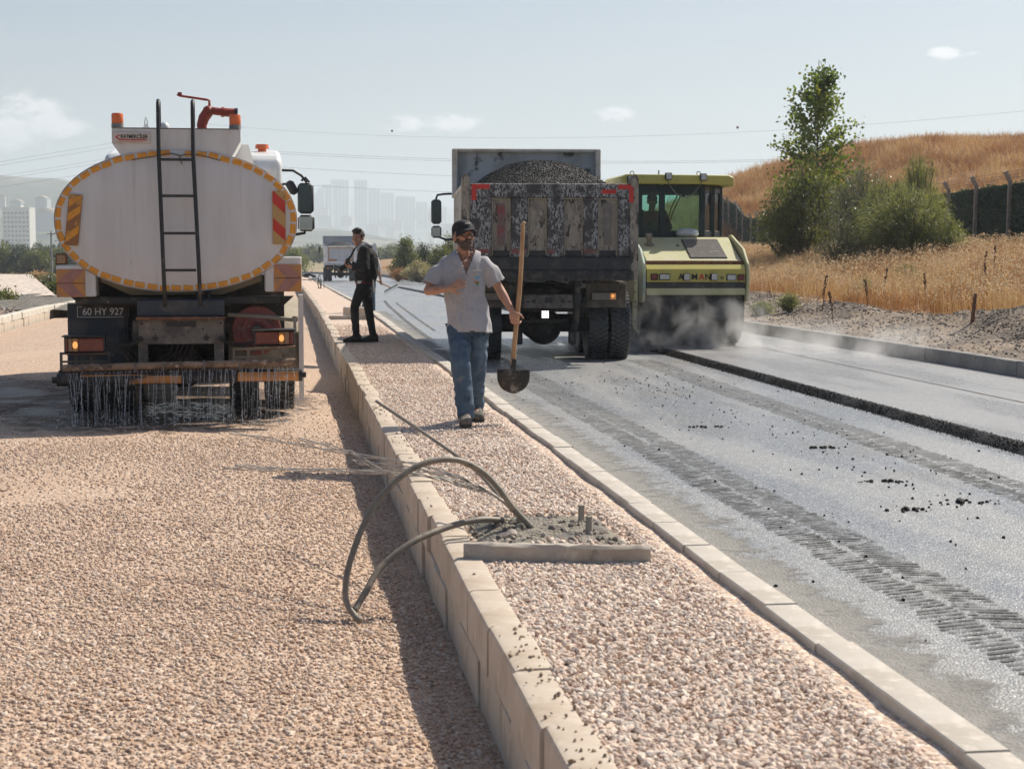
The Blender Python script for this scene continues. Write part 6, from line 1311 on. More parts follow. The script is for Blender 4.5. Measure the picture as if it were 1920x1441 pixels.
leaf_mat('hedge_leaf', [(.02, .05, .026), (.03, .07, .036), (.045, .09, .045), (.075, .10, .05)], .2)
leaf_mat('dry_grass', [(.25, .115, .045), (.37, .19, .075), (.46, .27, .115), (.53, .36, .18), (.58, .44, .26)], .35, .7, True)
leaf_mat('dry_seed', [(.50, .39, .25), (.64, .53, .38), (.42, .29, .17)], .35, .7, True)
mk('bark', (.17, .135, .095), .9, layers=[((.10, .08, .06), 8, .48, .64, (1, 1, .3))])
mk('dead_stalk', (.10, .055, .035), .9)
def leaves(cs, L, Wd, seed, up=0., dirs=None, fold=True):
    """diamond leaves at centres cs (n,3)"""
    g = np.random.default_rng(seed); n = len(cs); d = g.normal(size=(n, 3)); d[:, 2] += up
    if dirs is not None: d = dirs + d*.35
    d /= np.linalg.norm(d, axis=1)[:, None]; s = np.cross(d, g.normal(size=(n, 3))); s /= np.linalg.norm(s, axis=1)[:, None]
    l = (L*g.uniform(.65, 1.3, n))[:, None]; w_ = (Wd*g.uniform(.7, 1.25, n))[:, None]
    return np.stack([cs - d*l*.5, cs + s*w_*.5 - d*l*.08, cs + d*l*.5, cs - s*w_*.5 - d*l*.08], 1)
def tree(name, lab, cat, loc, trunk_pts, r0, branches, leaf, L, Wd, mat, seed, up=.0, group=None, spread=.12, per=40, bark='bark', aligned=False, keep=None, tmin=.22):
    """branches: polylines (start..end); leaves cluster along the outer part of each"""
    T = thing(name, lab, cat, loc, 0, group); mb = MB()
    tp = [Vector(p) for p in trunk_pts]; mb.tube(tp, [r0*(1-.85*i/(len(tp)-1)) for i in range(len(tp))], 8); g = np.random.default_rng(seed); cs = []; dr = []
    for b in branches:
        pts = spl(b, 8); rb = r0*.32; mb.tube(pts, [rb*(1-.8*i/8) for i in range(9)], 5)
        A = np.array(pts); n = max(4, int(per*g.uniform(.6, 1.3))); t = g.uniform(tmin, 1.04, n)*8; i = np.clip(t.astype(int), 0, 7); u = (t-i)[:, None]
        p = A[i]*(1-u) + A[i+1]*u; q = p + g.normal(size=(n, 3))*spread*(.5 + .5*(t/8))[:, None]; cs.append(q); dd = (A[i+1]-A[i]); dr.append(dd/np.linalg.norm(dd, axis=1)[:, None])
    mb.build('trunk', bark, T, 60); cs = np.concatenate(cs); dr = np.concatenate(dr)
    if keep is not None: k = np.array([keep(*c) for c in cs]); cs = cs[k]; dr = dr[k]
    me = fast_mesh('crown', leaves(cs, L, Wd, seed+1, up, dr if aligned else None), 4, mat); ob('crown', me, T); return T
def poplar():
    P = D(1530, 478, 58); x0, y0 = P.x, P.y; zb = H(x0, y0); r = random.Random(3); br = []; ht = 1.54 + (465-112)/F*58 - zb
    prof = lambda z: float(np.interp(z/ht, [.0, .25, .45, .61, .75, .86, .94, 1.0], [.6, 1.45, 1.72, 1.68, 1.32, .98, .62, .08]))
    for k in range(170):
        z0 = ht*(.10 + .80*(k/170)**1.25); a = r.uniform(0, 6.28); z1 = min(ht*r.uniform(.93, .995), z0 + r.uniform(.5, 1.3)*(1-.4*z0/ht)); rad = prof(z1)*r.uniform(.45, 1.06)
        br.append([V(.0, 0, z0), V(rad*.45*math.cos(a), rad*.45*math.sin(a), z0 + (z1-z0)*.38), V(rad*math.cos(a), rad*math.sin(a), z1)])
    tree('poplar_tree', 'slender poplar with sparse glossy leaves rising above the bushes', 'tree', (x0, y0, zb-.1), [V(0, 0, 0), V(.03, 0, ht*.3), V(-.02, 0, ht*.65), V(0, 0, ht)], .075, br, 0, .135, .125, 'poplar_leaf', 5, spread=.14, per=38, tmin=.40)
poplar()
def bush(name, lab, px, py_base, d, wpx, top, mat, seed, L, Wd, n=90, per=60, up=.6, aligned=True, spread=.10, group='bushes along the fence', lean=.0, zfix=None, cat='bush', arch=.25, rmin=.2):
    """many-stemmed shrub; wpx = half width in m, top = height in m"""
    P = D(px, py_base, d); z = H(P.x, P.y) if zfix is None else zfix; r = random.Random(seed); br = []
    for k in range(n):
        a = r.uniform(0, 6.28); q = r.random()**.6; h = top*(1-.45*q**2.2)*r.uniform(.55, 1.0); rad = wpx*q*r.uniform(.7, 1.1); c, s_ = math.cos(a), math.sin(a)
        br.append([V(c*.1*q, s_*.1*q, .05), V(c*rad*.5, s_*rad*.5, h*.55), V(c*rad*(1-arch*.2) + lean*h, s_*rad, h), V(c*rad*(1+arch) + lean*h, s_*rad*(1+arch), h*(1-arch*.35))][: 3 if arch == 0 else 4])
    return tree(name, lab, cat, (P.x, P.y, z-.1), [V(0, 0, 0), V(.03, 0, top*.3), V(0, .02, top*.55)], .06, br, 0, L, Wd, mat, seed, up, group, spread, per, aligned=aligned)
bush('leafy_bush', 'tall dark green feathery bush under the poplar', 1508, 488, 53, 1.35, 3.5, 'bush_leaf', 11, .15, .045, n=130, per=80, spread=.15)
bush('leafy_bush', 'smaller yellow green bush leaning left beside the poplar', 1478, 490, 54, .95, 2.7, 'light_leaf', 16, .12, .04, n=60, per=50, spread=.13, lean=-.1)
bush('silver_bush', 'grey green bush with glinting narrow leaves right of the poplar', 1618, 500, 49, 1.15, 3.1, 'silver_leaf', 12, .085, .028, n=150, per=90, spread=.19, up=.9)
bush('silver_bush', 'low grey green bush in front of the glinting bush', 1580, 512, 46, .8, 1.7, 'silver_leaf', 19, .08, .026, n=70, per=50, spread=.12)
bush('tamarisk_bush', 'wide soft feathery tamarisk bush by the fence', 1700, 512, 45, 1.35, 2.35, 'tamarisk_leaf', 13, .14, .016, n=200, per=110, spread=.12, up=1.2)
bush('tamarisk_bush', 'upright wispy tamarisk behind the wide tamarisk', 1722, 500, 48, .75, 3.15, 'tamarisk_leaf', 14, .17, .015, n=110, per=90, spread=.10, up=1.6, arch=.05)
bush('tamarisk_bush', 'mid height tamarisk filling the gap beside the glinting bush', 1660, 505, 47, 1.0, 2.7, 'tamarisk_leaf', 18, .13, .016, n=110, per=90, spread=.13, up=1.2)
bush('tamarisk_bush', 'low tamarisk spreading right towards the fence posts', 1770, 512, 44, .7, 1.35, 'tamarisk_leaf', 17, .12, .016, n=70, per=80, spread=.11)
# trees beside the road further on
for k, (px, d, w_, h, mat, lab, L, W_, sp_) in enumerate(((762, 118, .75, 3.4, 'light_leaf', 'slim airy roadside tree with pale leaves, left of the dark one', .16, .11, .16), (795, 120, .9, 2.9, 'dark_leaf', 'dark conical roadside tree beside the mirror of the dump truck', .17, .05, .16), (828, 116, 1.1, 2.5, 'light_leaf', 'round yellow green roadside tree next to the dump truck', .16, .10, .2),
                                                      (752, 122, .8, 1.7, 'light_leaf', 'low olive shrub below the slim airy tree', .14, .09, .18), (815, 124, 1.1, 2.1, 'bush_leaf', 'mid green shrub between the roadside trees', .15, .08, .2), (846, 121, .8, 3.5, 'light_leaf', 'thin tall tree partly behind the dump truck mirror', .15, .1, .18))):
    bush('roadside_tree', lab, px, 505, d, w_, h, mat, 60+k, L, W_, n=90, per=34, aligned=False, spread=sp_, group='trees along the far roadside', zfix=zo(d)+.05, cat='tree')
bush('flowering_shrub', 'rounded shrub with creamy white seed heads by the far kerb', 785, 520, 103, 1.0, 1.35, 'cream_leaf', 71, .10, .09, n=130, per=40, aligned=False, spread=.12, group='shrubs by the far kerb', zfix=zo(103)+.05, up=.2)
bush('flowering_shrub', 'brownish low shrub left of the creamy shrub', 747, 520, 108, .7, .95, 'dry_grass', 72, .12, .05, n=70, per=30, aligned=False, spread=.12, group='shrubs by the far kerb', zfix=zo(108)+.05)
bush('leafy_bush', 'hazy tree crown just right of the tanker mirror', 548, 470, 190, 2.0, 3.2, 'light_leaf', 77, .3, .2, n=90, per=30, aligned=False, spread=.35, group='distant trees', zfix=-1.7, cat='tree')

# grass
def clump(name, n, h, rad, seed, w_=.008, seedheads=True, bend=.35):
    g = np.random.default_rng(seed); q = []; mi = []
    for k in range(n):
        a = g.uniform(0, 6.28); p0 = np.array([g.normal()*rad, g.normal()*rad, -.03]); L = h*g.uniform(.5, 1.15); d = np.array([math.cos(a), math.sin(a), 0]); s = np.array([-math.sin(a), math.cos(a), 0])*w_*.5*g.uniform(.7, 1.3); b = bend*g.uniform(.1, 1)
        p1 = p0 + d*L*b*.3 + np.array([0, 0, L*.55]); p2 = p0 + d*L*b + np.array([0, 0, L*(1-.25*b)])
        q.append([p0-s, p0+s, p1+s*.8, p1-s*.8]); q.append([p1-s*.8, p1+s*.8, p2+s*.2, p2-s*.2]); mi += [0, 0]
        if seedheads and g.random() < .45:
            for z in range(3):
                c = p2 + g.normal(size=3)*.035 - np.array([0, 0, .03*z]); u = g.normal(size=3); u /= np.linalg.norm(u); v = np.cross(u, g.normal(size=3)); v /= np.linalg.norm(v); e = g.uniform(.008, .017)
                q.append([c-u*e*1.6, c+v*e, c+u*e*1.6, c-v*e]); mi.append(1)
    return fast_mesh(name, np.array(q), 4, ['dry_grass', 'dry_seed'], mi)
gc = lib('grass_clump', [clump('grass_clump', 46, .62, .17, 100+k) for k in range(6)])
gh = lib('grass_tuft', [clump('grass_tuft', 70, .55, .50, 120+k, .018, False, .9) for k in range(5)])
def uv_of(x, y): return x - XK(y) - .16
gcl = MB(); XR = np.arange(0, 40, .45); YRr = np.arange(22, 92, .9)
def march(px, py, dz=0.):
    d = 16.
    while d < 120:
        p = D(px, py, d)
        if p.z <= H(p.x, p.y) + dz: break
        d += .15
    return p
def d_grass(x, y):
    u = uv_of(x, y); X, Dp = XD(x, y)
    if X > .34*Dp + 2 or u < 1.9 or X > 17.5: return 0
    e = ss((u-2.4 + .9*nz(x, y, 3, .5))/1.2)
    return e*float(np.interp(Dp, [20, 35, 55, 90], [15, 12, 8, 5]))*(.75 + .55*nz(x, y, 1, .35))
def mesh_dens(name, xs_, ys_, df, zf, xoff):
    mb = MB(); mb.grid(len(xs_), len(ys_), lambda i, j: (lambda x, y: (x, y, zf(x, y)))(xoff(ys_[j]) + xs_[i], ys_[j])); me = mb.mesh(name, [], fix=False)
    a = me.attributes.new('dens', 'FLOAT', 'POINT'); a.data.foreach_set('value', [max(0., df(v.co.x, v.co.y)) for v in me.vertices]); return me
tag(scatter('dry_grass', mesh_dens('dry_grass', np.arange(1.5, 26, .45), YRr, d_grass, H, XK), gc, .55, 1.1, 51, tilt=.16), 'tall golden dry grass on the roadside bank', 'grass', kind='stuff')
def d_hill(x, y):
    X, Dp = XD(x, y)
    if X < 5 or X > .345*Dp + 3: return 0
    if X < 18 and Dp < 108: return 0
    return 2.0*max(.15, .75 + 1.1*nz(x, y, 2, .16) + .7*nz(x, y, 5, .5))
tag(scatter('hill_grass', mesh_dens('hill_grass', np.arange(4, 78, 1.2), np.arange(62, 190, 1.6), d_hill, H, lambda y: XK(y)), gh, .8, 1.9, 53, tilt=.15), 'dense dry golden grass covering the hill', 'grass', kind='stuff')
tag(scatter('hill_weeds', mesh_dens('hill_weeds', np.arange(3, 30, 1.), np.arange(90, 235, 3.), lambda x, y: .5 if XD(x, y)[0] < 6 else 0, H, XK), gh, .4, 1.0, 54, tilt=.15), 'thin dry grass along the far roadside', 'grass', kind='stuff')
gl = MB()
# dark dead stalks standing out of the grass
for k, (px, py, h, lab) in enumerate(((1541, 565, .62, 'leftmost dark dead stalk in the dry grass'), (1563, 590, .5, 'bushy dark stalk beside the leftmost stalk'), (1653, 545, .62, 'dark dead stalk below the tamarisk bush'), (1627, 560, .45, 'thin leaning dark stalk between the tamarisk stalks'), (1584, 525, .5, 'dark stalk below the glinting grey bush'),
                                      (1862, 510, .75, 'tallest dark dock stalk near the right edge'), (1842, 520, .7, 'dark dock stalk left of the tallest one'), (1736, 555, .55, 'leaning dead stalk right of the tamarisk'), (1780, 530, .4, 'short dark stalk in mid bank'), (1848, 540, .5, 'tilted dark stalk above the dirt bank'))):
    P = march(px, py + 34*h); d = P.y; z = H(P.x, P.y); mb = MB(); rr = random.Random(k); ln = rr.uniform(-.12, .12)
    top = 1.54 + (465-(py-40*h))/F*d; hh = h*1.15
    mb.tube([V(0, 0, -.05), V(ln*.5, 0, hh*.5), V(ln, 0, hh)], [.009, .008, .005], 5)
    for q in range(26): t = rr.uniform(.45, 1); mb.ell((ln*t + rr.gauss(0, .014), rr.gauss(0, .014), hh*t), (.012, .012, .022), None, 5, 3)
    tag(mb.build('dead_stalk', 'dead_stalk', None, 60, loc=(P.x, P.y, z)), lab, 'dead stalk', 'dead stalks in the grass')
for k, (px, py, w_, h_, lab) in enumerate(((1428, 592, .2, .3, 'small green weed at the foot of the bank beside the roller'), (1478, 585, .22, .36, 'taller pale green weed in the grass right of the roller'), (1620, 560, .25, .45, 'wispy green weed below the glinting bush'), (1702, 540, .35, .6, 'green weed in the grass below the wide tamarisk'))):
    p = march(px, py); bush('green_weed', lab, px, py, (p-CAM).dot(FW), w_, h_, 'tamarisk_leaf', 400+k, .07, .012, n=40, per=40, spread=.06, up=1.2, group='green weeds on the bank', cat='weed', zfix=p.z+.08)
tag(MB().tube([V(0, 0, -.1), V(.03, 0, .25), V(.05, 0, .46)], [.035, .032, .028], 8).build('wooden_stake', 'rust', None, 60, loc=(lambda p: (p.x, p.y, H(p.x, p.y)))(march(1822, 605))), 'short rusty stake in the dirt bank', 'stake')

# ================================================================= FENCE
mk('fence_post', (.34, .29, .245), .9, layers=[((.25, .21, .175), 5, .45, .62), ((.42, .37, .32), 12, .55, .7)])
mk('fence_wire', (.2, .2, .19), .6)
def fence():
    a = WX(15.8, 40); T = thing('hedge_fence', 'concrete post fence lined with dark green artificial hedge', 'fence', (a[0], a[1], H(*a))); base = Vector(T.location)
    pm = MB(); pm.box((0, 0, 1.14), (.125, .125, 2.54), .012); pm.prism([(-.062, 2.41), (.062, 2.41), (-.12, 2.76), (-.225, 2.70)], (0, -.062, 0), (1, 0, 0), (0, 0, 1), (0, 1, 0), .125); pme = pm.mesh('fence_post', 'fence_post', 35)
    ds = np.arange(45.2, 128, 3.5); pw = []
    for d in ds:
        x, y = WX(15.8 + .05*math.sin(d), d); z = H(x, y); ob('fence_post', pme, T, Vector((x, y, z)) - base, (random.gauss(0, .012), random.gauss(0, .015), -AL)); pw.append(Vector((x, y, z)))
    g = np.random.default_rng(9)
    for k, (p, q) in enumerate(zip(pw, pw[1:])):
        dd = q-p; L = dd.length; nrm = V(dd.y, -dd.x, 0).normalized(); n = int(1900*(1 if k < 4 else .45 if k > 9 else .7)); t = g.uniform(0.02, .98, n); h = g.uniform(.02, 2.38, n) + .04*np.sin(t*9+k)
        C_ = np.array(p)[None]*(1-t)[:, None] + np.array(q)[None]*t[:, None] + np.array(nrm)[None]*(.09 + g.normal(size=n)*.035)[:, None]; C_[:, 2] += h
        me = fast_mesh('hedge_panel', leaves(C_ - np.array(base)[None], .12 if k < 9 else .17, .05 if k < 9 else .08, 300+k), 4, 'hedge_leaf'); ob('hedge_panel', me, T)
        mb = MB(); mb.add([p - base + nrm*.1, q - base + nrm*.1, q - base + nrm*.1 + V(0, 0, 2.34), p - base + nrm*.1 + V(0, 0, 2.34)], [(0, 1, 2, 3)])
        mk('hedge_backing', (.018, .032, .02), .9) if 'hedge_backing' not in MATS else None
        mb.build('hedge_mesh', 'hedge_backing', T, fix=False)
    mb = MB()
    for h in (2.5, 2.6, 2.7): mb.tube([p - base + V(-.03 - (h-2.4)*.35, 0, h) for p in pw], .007, 4)
    mb.build('barbed_wire', 'fence_wire', T); return T
fence()
# ================================================================= LEFT FIELD AND DISTANCE
mk('galvanised', (.22, .22, .22), .6); mk('wire_dark', (.10, .10, .10), .7); mk('ball_dark', (.16, .07, .06), .6)
mk('facade_white', (.52, .51, .49), .7); mk('facade_beige', (.58, .54, .49), .7); mk('facade_grey', (.40, .41, .42), .7); mk('window_dark', (.07, .085, .10), .25); mk('roof_tile', (.36, .26, .21), .8)
ground_mat('hill_far', [(.17, .16, .10), (.21, .19, .13), (.14, .145, .085), (.25, .22, .16)], .02, big=[((.06, .07, .045), .006, .42, .54, .9), ((.30, .26, .20), .004, .55, .68, .6), ((.045, .055, .035), .03, .48, .58, .8)], bump=.0)
# stone pitched embankment beyond the left verge
def embank():
    a, b = D(-130, 566, 53), D(104, 553, 53); a0, b0 = D(-120, 514, 64), D(58, 514, 64)
    mb = MB(); nx, ny = 40, 14
    def f(i, j):
        u, v = i/(nx-1), j/(ny-1); lo = Vector((a.x*(1-u) + b.x*u, a.y*(1-u) + b.y*u, -.75)); hi = Vector((a0.x*(1-u) + b0.x*u, a0.y*(1-u) + b0.y*u, 1.54 - 49/F*64)); lo.z = a.z*(1-u) + b.z*u; p = lo*(1-v) + hi*v
        return (p.x, p.y, p.z + .012*nz(p.x*2, p.y*2, v*5))
    mb.grid(nx, ny, f); mb.grid(nx, 6, lambda i, j: (lambda q: (q[0] + .3*j*0, q[1] + j*.9, q[2] - .02*j*j))(f(i, ny-1)))
    tag(mb.build('stone_embankment', 'stone_pitching', smooth=180), 'pale stone faced embankment beyond the left dirt verge', 'embankment')
embank()
def zfield(d): return -.62 + zo(d)
bush('field_bush', 'dark round bush in front of the stone embankment at the left edge', -8, 548, 50, .75, .9, 'bush_leaf', 91, .12, .05, n=90, per=40, aligned=False, group='bushes in the left field', zfix=-.5)
for k, (px, py, d, w_, h, mat, lab) in enumerate(((95, 548, 62, .9, .95, 'silver_leaf', 'grey green bush right of the stone embankment'), (75, 540, 66, .8, .8, 'dry_grass', 'brown dry bush on the embankment shoulder'), (108, 552, 58, .55, .6, 'bush_leaf', 'small green bush beside the tanker lamp'))):
    bush('field_bush', lab, px, py, d, w_, h, mat, 92+k, .12, .05, n=80, per=36, aligned=False, group='bushes in the left field', zfix=1.54 - (py-465)/F*d - .1)
# orchard rows: each tree a thing of its own
r = random.Random(12); protos = []
for k in range(4):
    t = bush('orchard_tree', 'x', 0, 500, 240, 1.5, 3.6 + .3*k, ('bush_leaf', 'light_leaf', 'bush_leaf', 'dark_leaf')[k], 200+k, .34, .2, n=70, per=26, aligned=False, spread=.32, group='orchard trees behind the left field', zfix=-2.3, cat='tree', arch=.15); protos.append(t)
LB = ['row rounded mid green orchard tree behind the left field', 'row pale green orchard tree behind the left field', 'row broad green orchard tree behind the left field', 'row dark green orchard tree behind the left field']
k = 0
for row, (d, n) in enumerate(((225, 19), (250, 18))):
    for i in range(n):
        px = -60 + i*(215/n)*1.0 + row*5 + r.uniform(-4, 4); p = D(px, 500, d + r.uniform(-6, 6)); s = r.uniform(.75, 1.12); q = (k*7+row) % 4
        if k < 4: t = protos[k]; t.location = (p.x, p.y, -2.35); t['label'] = ('front ' if row == 0 else 'rear ') + LB[k]
        else: dup(protos[q], (p.x, p.y, -2.35), r.uniform(0, 6), ('front ' if row == 0 else 'rear ') + LB[q], scale=(s*1.1, s*1.1, s*(1 if row == 0 else 1.12)))
        k += 1
for i in range(16):
    px = 548 + i*13 + r.uniform(-4, 4); d = 420 + r.uniform(-30, 60); p = D(px, 500, d); dup(protos[i % 4], (p.x, p.y, -2.4), r.uniform(0, 6), ['rounded', 'pale', 'broad', 'dark'][i % 4] + ' hazy tree in the distant row across the road end', 'distant trees across the road end', scale=(1.7, 1.7, 1.1))
tag(scatter('field_grass', mesh_dens('field_grass', np.arange(-60, -2, 2.5), np.arange(90, 225, 5.), lambda x, y: .22*(1+nz(x, y, 2, .05)), lambda x, y: zfield(y)-.0, lambda y: -6.), gh, .7, 1.6, 57, tilt=.15), 'dry brown grass across the left field', 'grass', kind='stuff')
# spoil and netting on the left dirt verge
def mound(lab, c, rx, ry, h, seed, mat='soil_dark'):
    mb = MB(); n = 28
    mb.grid(n, n, lambda i, j: (lambda u, v: (u*rx*1.5, v*ry*1.5, h*math.exp(-(u*u+v*v)*2.2)*(1 + .5*nz(u*3, v*3, seed)) - h*.08 + .05*nz(u*7, v*7, seed)))(i/(n-1)*2-1, j/(n-1)*2-1)); tag(mb.build('dirt_mound', mat, None, 180, loc=c), lab, 'dirt mound', 'dirt mounds on the left verge')
for k, (px, py, d, rx, ry, h, lab) in enumerate(((30, 577, 47, 2.2, 2.6, .16, 'low dark soil mound at the left edge behind the pale kerb'), (88, 566, 54, 2.0, 2.6, .2, 'dark soil mound beside the tanker behind the pale kerb'))):
    p = D(px, py, d); mound(lab, (p.x, p.y, zleft(p.x, p.y)), rx, ry, h, k)
p = D(78, 552, 60); mb = MB(); mb.grid(14, 8, lambda i, j: ((i/13-.5)*1.3, (j/7-.5)*.5, .16 + .10*nz(i*.8, j*.9, 4, 1) - .16*(i/13)))
for c in range(0, len(mb.f), 3): mb.f[c] = mb.f[c]
tag(mb.build('safety_net', 'net_red', None, 180, loc=(p.x, p.y, 1.54 - 86/F*60)), 'crumpled red safety netting on the left verge', 'netting')
p = D(42, 557, 55); mb = MB(); mb.ell((0, 0, .06), (.3, .15, .07)); mb.ell((.2, .05, .04), (.2, .12, .05)); tag(mb.build('rag', 'black_print', None, 180, loc=(p.x, p.y, 1.54 - 92/F*55)), 'black plastic scrap on the left dirt verge', 'plastic scrap')
# utility pole
p = D(97, 498, 200); T = thing('utility_pole', 'slim concrete utility pole with crossarm above the orchard', 'utility pole', (p.x, p.y, -2.1))
ht = 1.54 + 32/F*200 + 2.1; MB().cyl((0, 0, 0), (0, 0, ht), .16, .09, 10).build('pole_shaft', 'galvanised', T); mb = MB(); mb.box((0, 0, ht-.35), (1.1, .1, .1)); mb.tube([(0, 0, ht-.55), (.4, 0, ht-.35), (.45, 0, ht-.1)], .04, 6); mb.build('crossarm', 'galvanised', T)
# pylon
p = D(277, 400, 420); T = thing('lattice_pylon', 'tall lattice power pylon peeping over the tanker', 'pylon', (p.x, p.y, -2.3)); Hh = 1.54 + 243/F*420 + 2.3; mb = MB()
wz = lambda z: .28 + 2.6*(1-z/Hh)**1.3
for sx_ in (-1, 1):
    for sy in (-1, 1): mb.tube([(sx_*wz(z), sy*wz(z), z) for z in np.linspace(0, Hh-.8, 14)] + [(0, 0, Hh)], .11, 4)
zs = np.linspace(0, Hh-1.5, 20)
for a, b in zip(zs, zs[1:]):
    for s_ in (-1, 1):
        mb.cyl((-wz(a), s_*wz(a), a), (wz(b), s_*wz(b), b), .06, n=4); mb.cyl((wz(a), s_*wz(a), a), (-wz(b), s_*wz(b), b), .06, n=4); mb.cyl((s_*wz(a), -wz(a), a), (s_*wz(b), wz(b), b), .06, n=4)
mb.build('tower_frame', 'galvanised', T)
for z, w_ in ((Hh-3, 1.5), (Hh-5.0, 2.2)):
    mb = MB(); mb.cyl((-w_, 0, z), (w_, 0, z), .09, n=4); mb.cyl((-w_, 0, z), (0, 0, z+.9), .07, n=4); mb.cyl((w_, 0, z), (0, 0, z+.9), .07, n=4); mb.build('crossarm', 'galvanised', T)
# power lines
def line(lab, a, b, sag, rad=.022):
    A, B_ = Vector(a), Vector(b); mb = MB(); mb.tube([A.lerp(B_, t) - V(0, 0, sag*4*t*(1-t)) for t in np.linspace(0, 1, 40)], rad, 4); tag(mb.build('power_line', 'wire_dark', None, 60), lab, 'power line', 'overhead power lines')
LL = 'overhead power line in the left sky, '
for k, (y0, y1) in enumerate(((305, 271), (311, 280), (332, 299), (338, 305), (352, 322))): line(LL + ('topmost', 'second from top', 'middle', 'fourth from top', 'lowest')[k], D(-80, y0 + 12, 330), D(300, y1 - 18, 420), .0, .03)
for k, (x0, y0, x1, y1) in enumerate(((440, 279, 1460, 303), (470, 309, 1460, 338), (500, 342, 1460, 366), (440, 283, 1460, 306))): line('overhead power line crossing above the far road, ' + ('topmost', 'middle', 'lowest', 'just under the topmost')[k], D(x0, y0, 330), D(x1, y1 - 4, 300), 1.2, .026)
line('faint high power line with marker balls across the right sky', D(380, 232, 430), D(2200, 178, 300), 5.6, .022)
for px, py, lab in ((735, 245.5, 'left dark marker ball on the high power line'), (1383, 239, 'right dark marker ball on the high power line')):
    mb = MB(); mb.ell((0, 0, 0), (.30, .30, .30)); tag(mb.build('marker_ball', 'ball_dark', None, 180, loc=D(px, py, 395 if px < 900 else 350)), lab, 'marker ball', 'marker balls on the power line')

# ---------------------------------------------------------------- far hills and city
def ridge(name, lab, d0, prof, depth, seed, zb=-3):
    mb = MB(); pxs = np.arange(-3600, 4600, 20.); ny = 22
    def f(i, j):
        px = pxs[i]; v = j/(ny-1); d = d0 + depth*v; top = float(np.interp(px, [q[0] for q in prof], [q[1] for q in prof])); zt = 1.54 + (465-top)/F*(d0+depth)
        p = D(px, 465, d); t = v**1.25; return (p.x, p.y, zb + (zt-zb)*t + (11*nz(p.x, p.y, seed, .003) + 5*nz(p.x, p.y, seed+2, .01))*min(1, 3*v))
    mb.grid(len(pxs), ny, f); tag(mb.build(name, 'hill_far', smooth=180), lab, kind='structure'); return f
ridge('hills', 'hazy wooded hillside on the left', 1500, [(-3600, 280), (-1500, 310), (-700, 300), (-200, 315), (0, 328), (60, 331), (110, 334), (170, 350), (260, 365), (400, 390), (600, 430), (800, 463), (900, 475), (4600, 475)], 900, 3)
ridge('hills', 'pale hazy hills carrying the city', 4000, [(-3600, 340), (-700, 330), (0, 350), (300, 352), (500, 362), (620, 372), (740, 385), (820, 392), (900, 392), (1000, 386), (1100, 372), (1300, 390), (1600, 420), (2700, 440), (4600, 400)], 3000, 8)
def tower(lab, x0, x1, ytop, d, ybase, mat, grp, fl=3.2, cols=6, crown=True, nm='apartment_tower'):
    p = D((x0+x1)/2, 465, d); wd = (x1-x0)/F*d; zt = 1.54 + (465-ytop)/F*d; zb = 1.54 + (465-ybase)/F*d - 8; T = thing(nm, lab, 'tower block', (p.x, p.y, zb), -AL, grp); h = zt-zb; dp = max(14, wd*.8)
    mb = MB(); mb.box((0, 0, h/2), (wd, dp, h), .0)
    for k in range(cols+1): mb.box((-wd/2 + wd*k/cols, -dp/2-.3, h/2), (wd*.03, .5, h), 0)
    mb.build('wall', mat, T)
    nf = int(h/fl); me = MB().box((0, 0, 0), (wd/cols*.58, .3, fl*.5)).mesh('window', 'window_dark')
    m2 = MB(); first = 4 if nf*cols > 90 else 0
    for f_ in range(1, nf):
        for c in range(cols):
            x, z = -wd/2 + wd*(c+.5)/cols, f_*fl + fl*.3
            if grp == 'left': ob('window', me, T, (x, -dp/2-.05, z))
            else: m2.box((x, -dp/2-.05, z), (wd/cols*.58, .3, fl*.5))
    if m2.v: o = m2.build('window', 'window_dark', T); o['kind'] = 'stuff'
    if crown: mb = MB(); mb.box((-wd*.1, 0, h+1.2), (wd*.45, dp*.5, 3.4)); mb.box((0, 0, h+.4), (wd*1.02, dp*1.02, .8)); mb.build('roof_block', mat, T)
    return T
t = tower('white apartment tower with rows of windows standing left of the tanker', 13, 62, 391, 1450, 470, 'facade_white', 'left', 4., 7); del t['group']
CT = ['tallest pale', 'twin flat topped', 'slim', 'stepped', 'broad low', 'small']
for k, (x0, x1, yt, ds) in enumerate(((597, 609, 355, 'narrow hazy city tower at the left end of the skyline'), (605, 624, 347, 'hazy city tower second from the left in the skyline'), (623, 656, 339, 'broadest hazy city tower in the skyline'), (666, 690, 338.5, 'slender hazy city tower standing apart, right of the broadest'), (692, 714, 357, 'hazy city block right of the slender tower'),
                                      (715, 740, 362, 'hazy city block fifth from the right in the skyline'), (743, 779, 370, 'wide hazy city block above the roadside trees'), (781, 802, 379, 'hazy city block left of the dump truck mirror'), (803, 838, 388, 'lowest hazy city block behind the dump truck mirror'), (588, 598, 362, 'small hazy block at the far left foot of the skyline'))):
    tower(ds, x0, x1, yt, 4800 + 120*(k % 3), 425, ('facade_white', 'facade_grey', 'facade_beige')[k % 3], 'hazy towers of the city skyline', 6., max(3, int((x1-x0)/6)), k % 2 == 0)
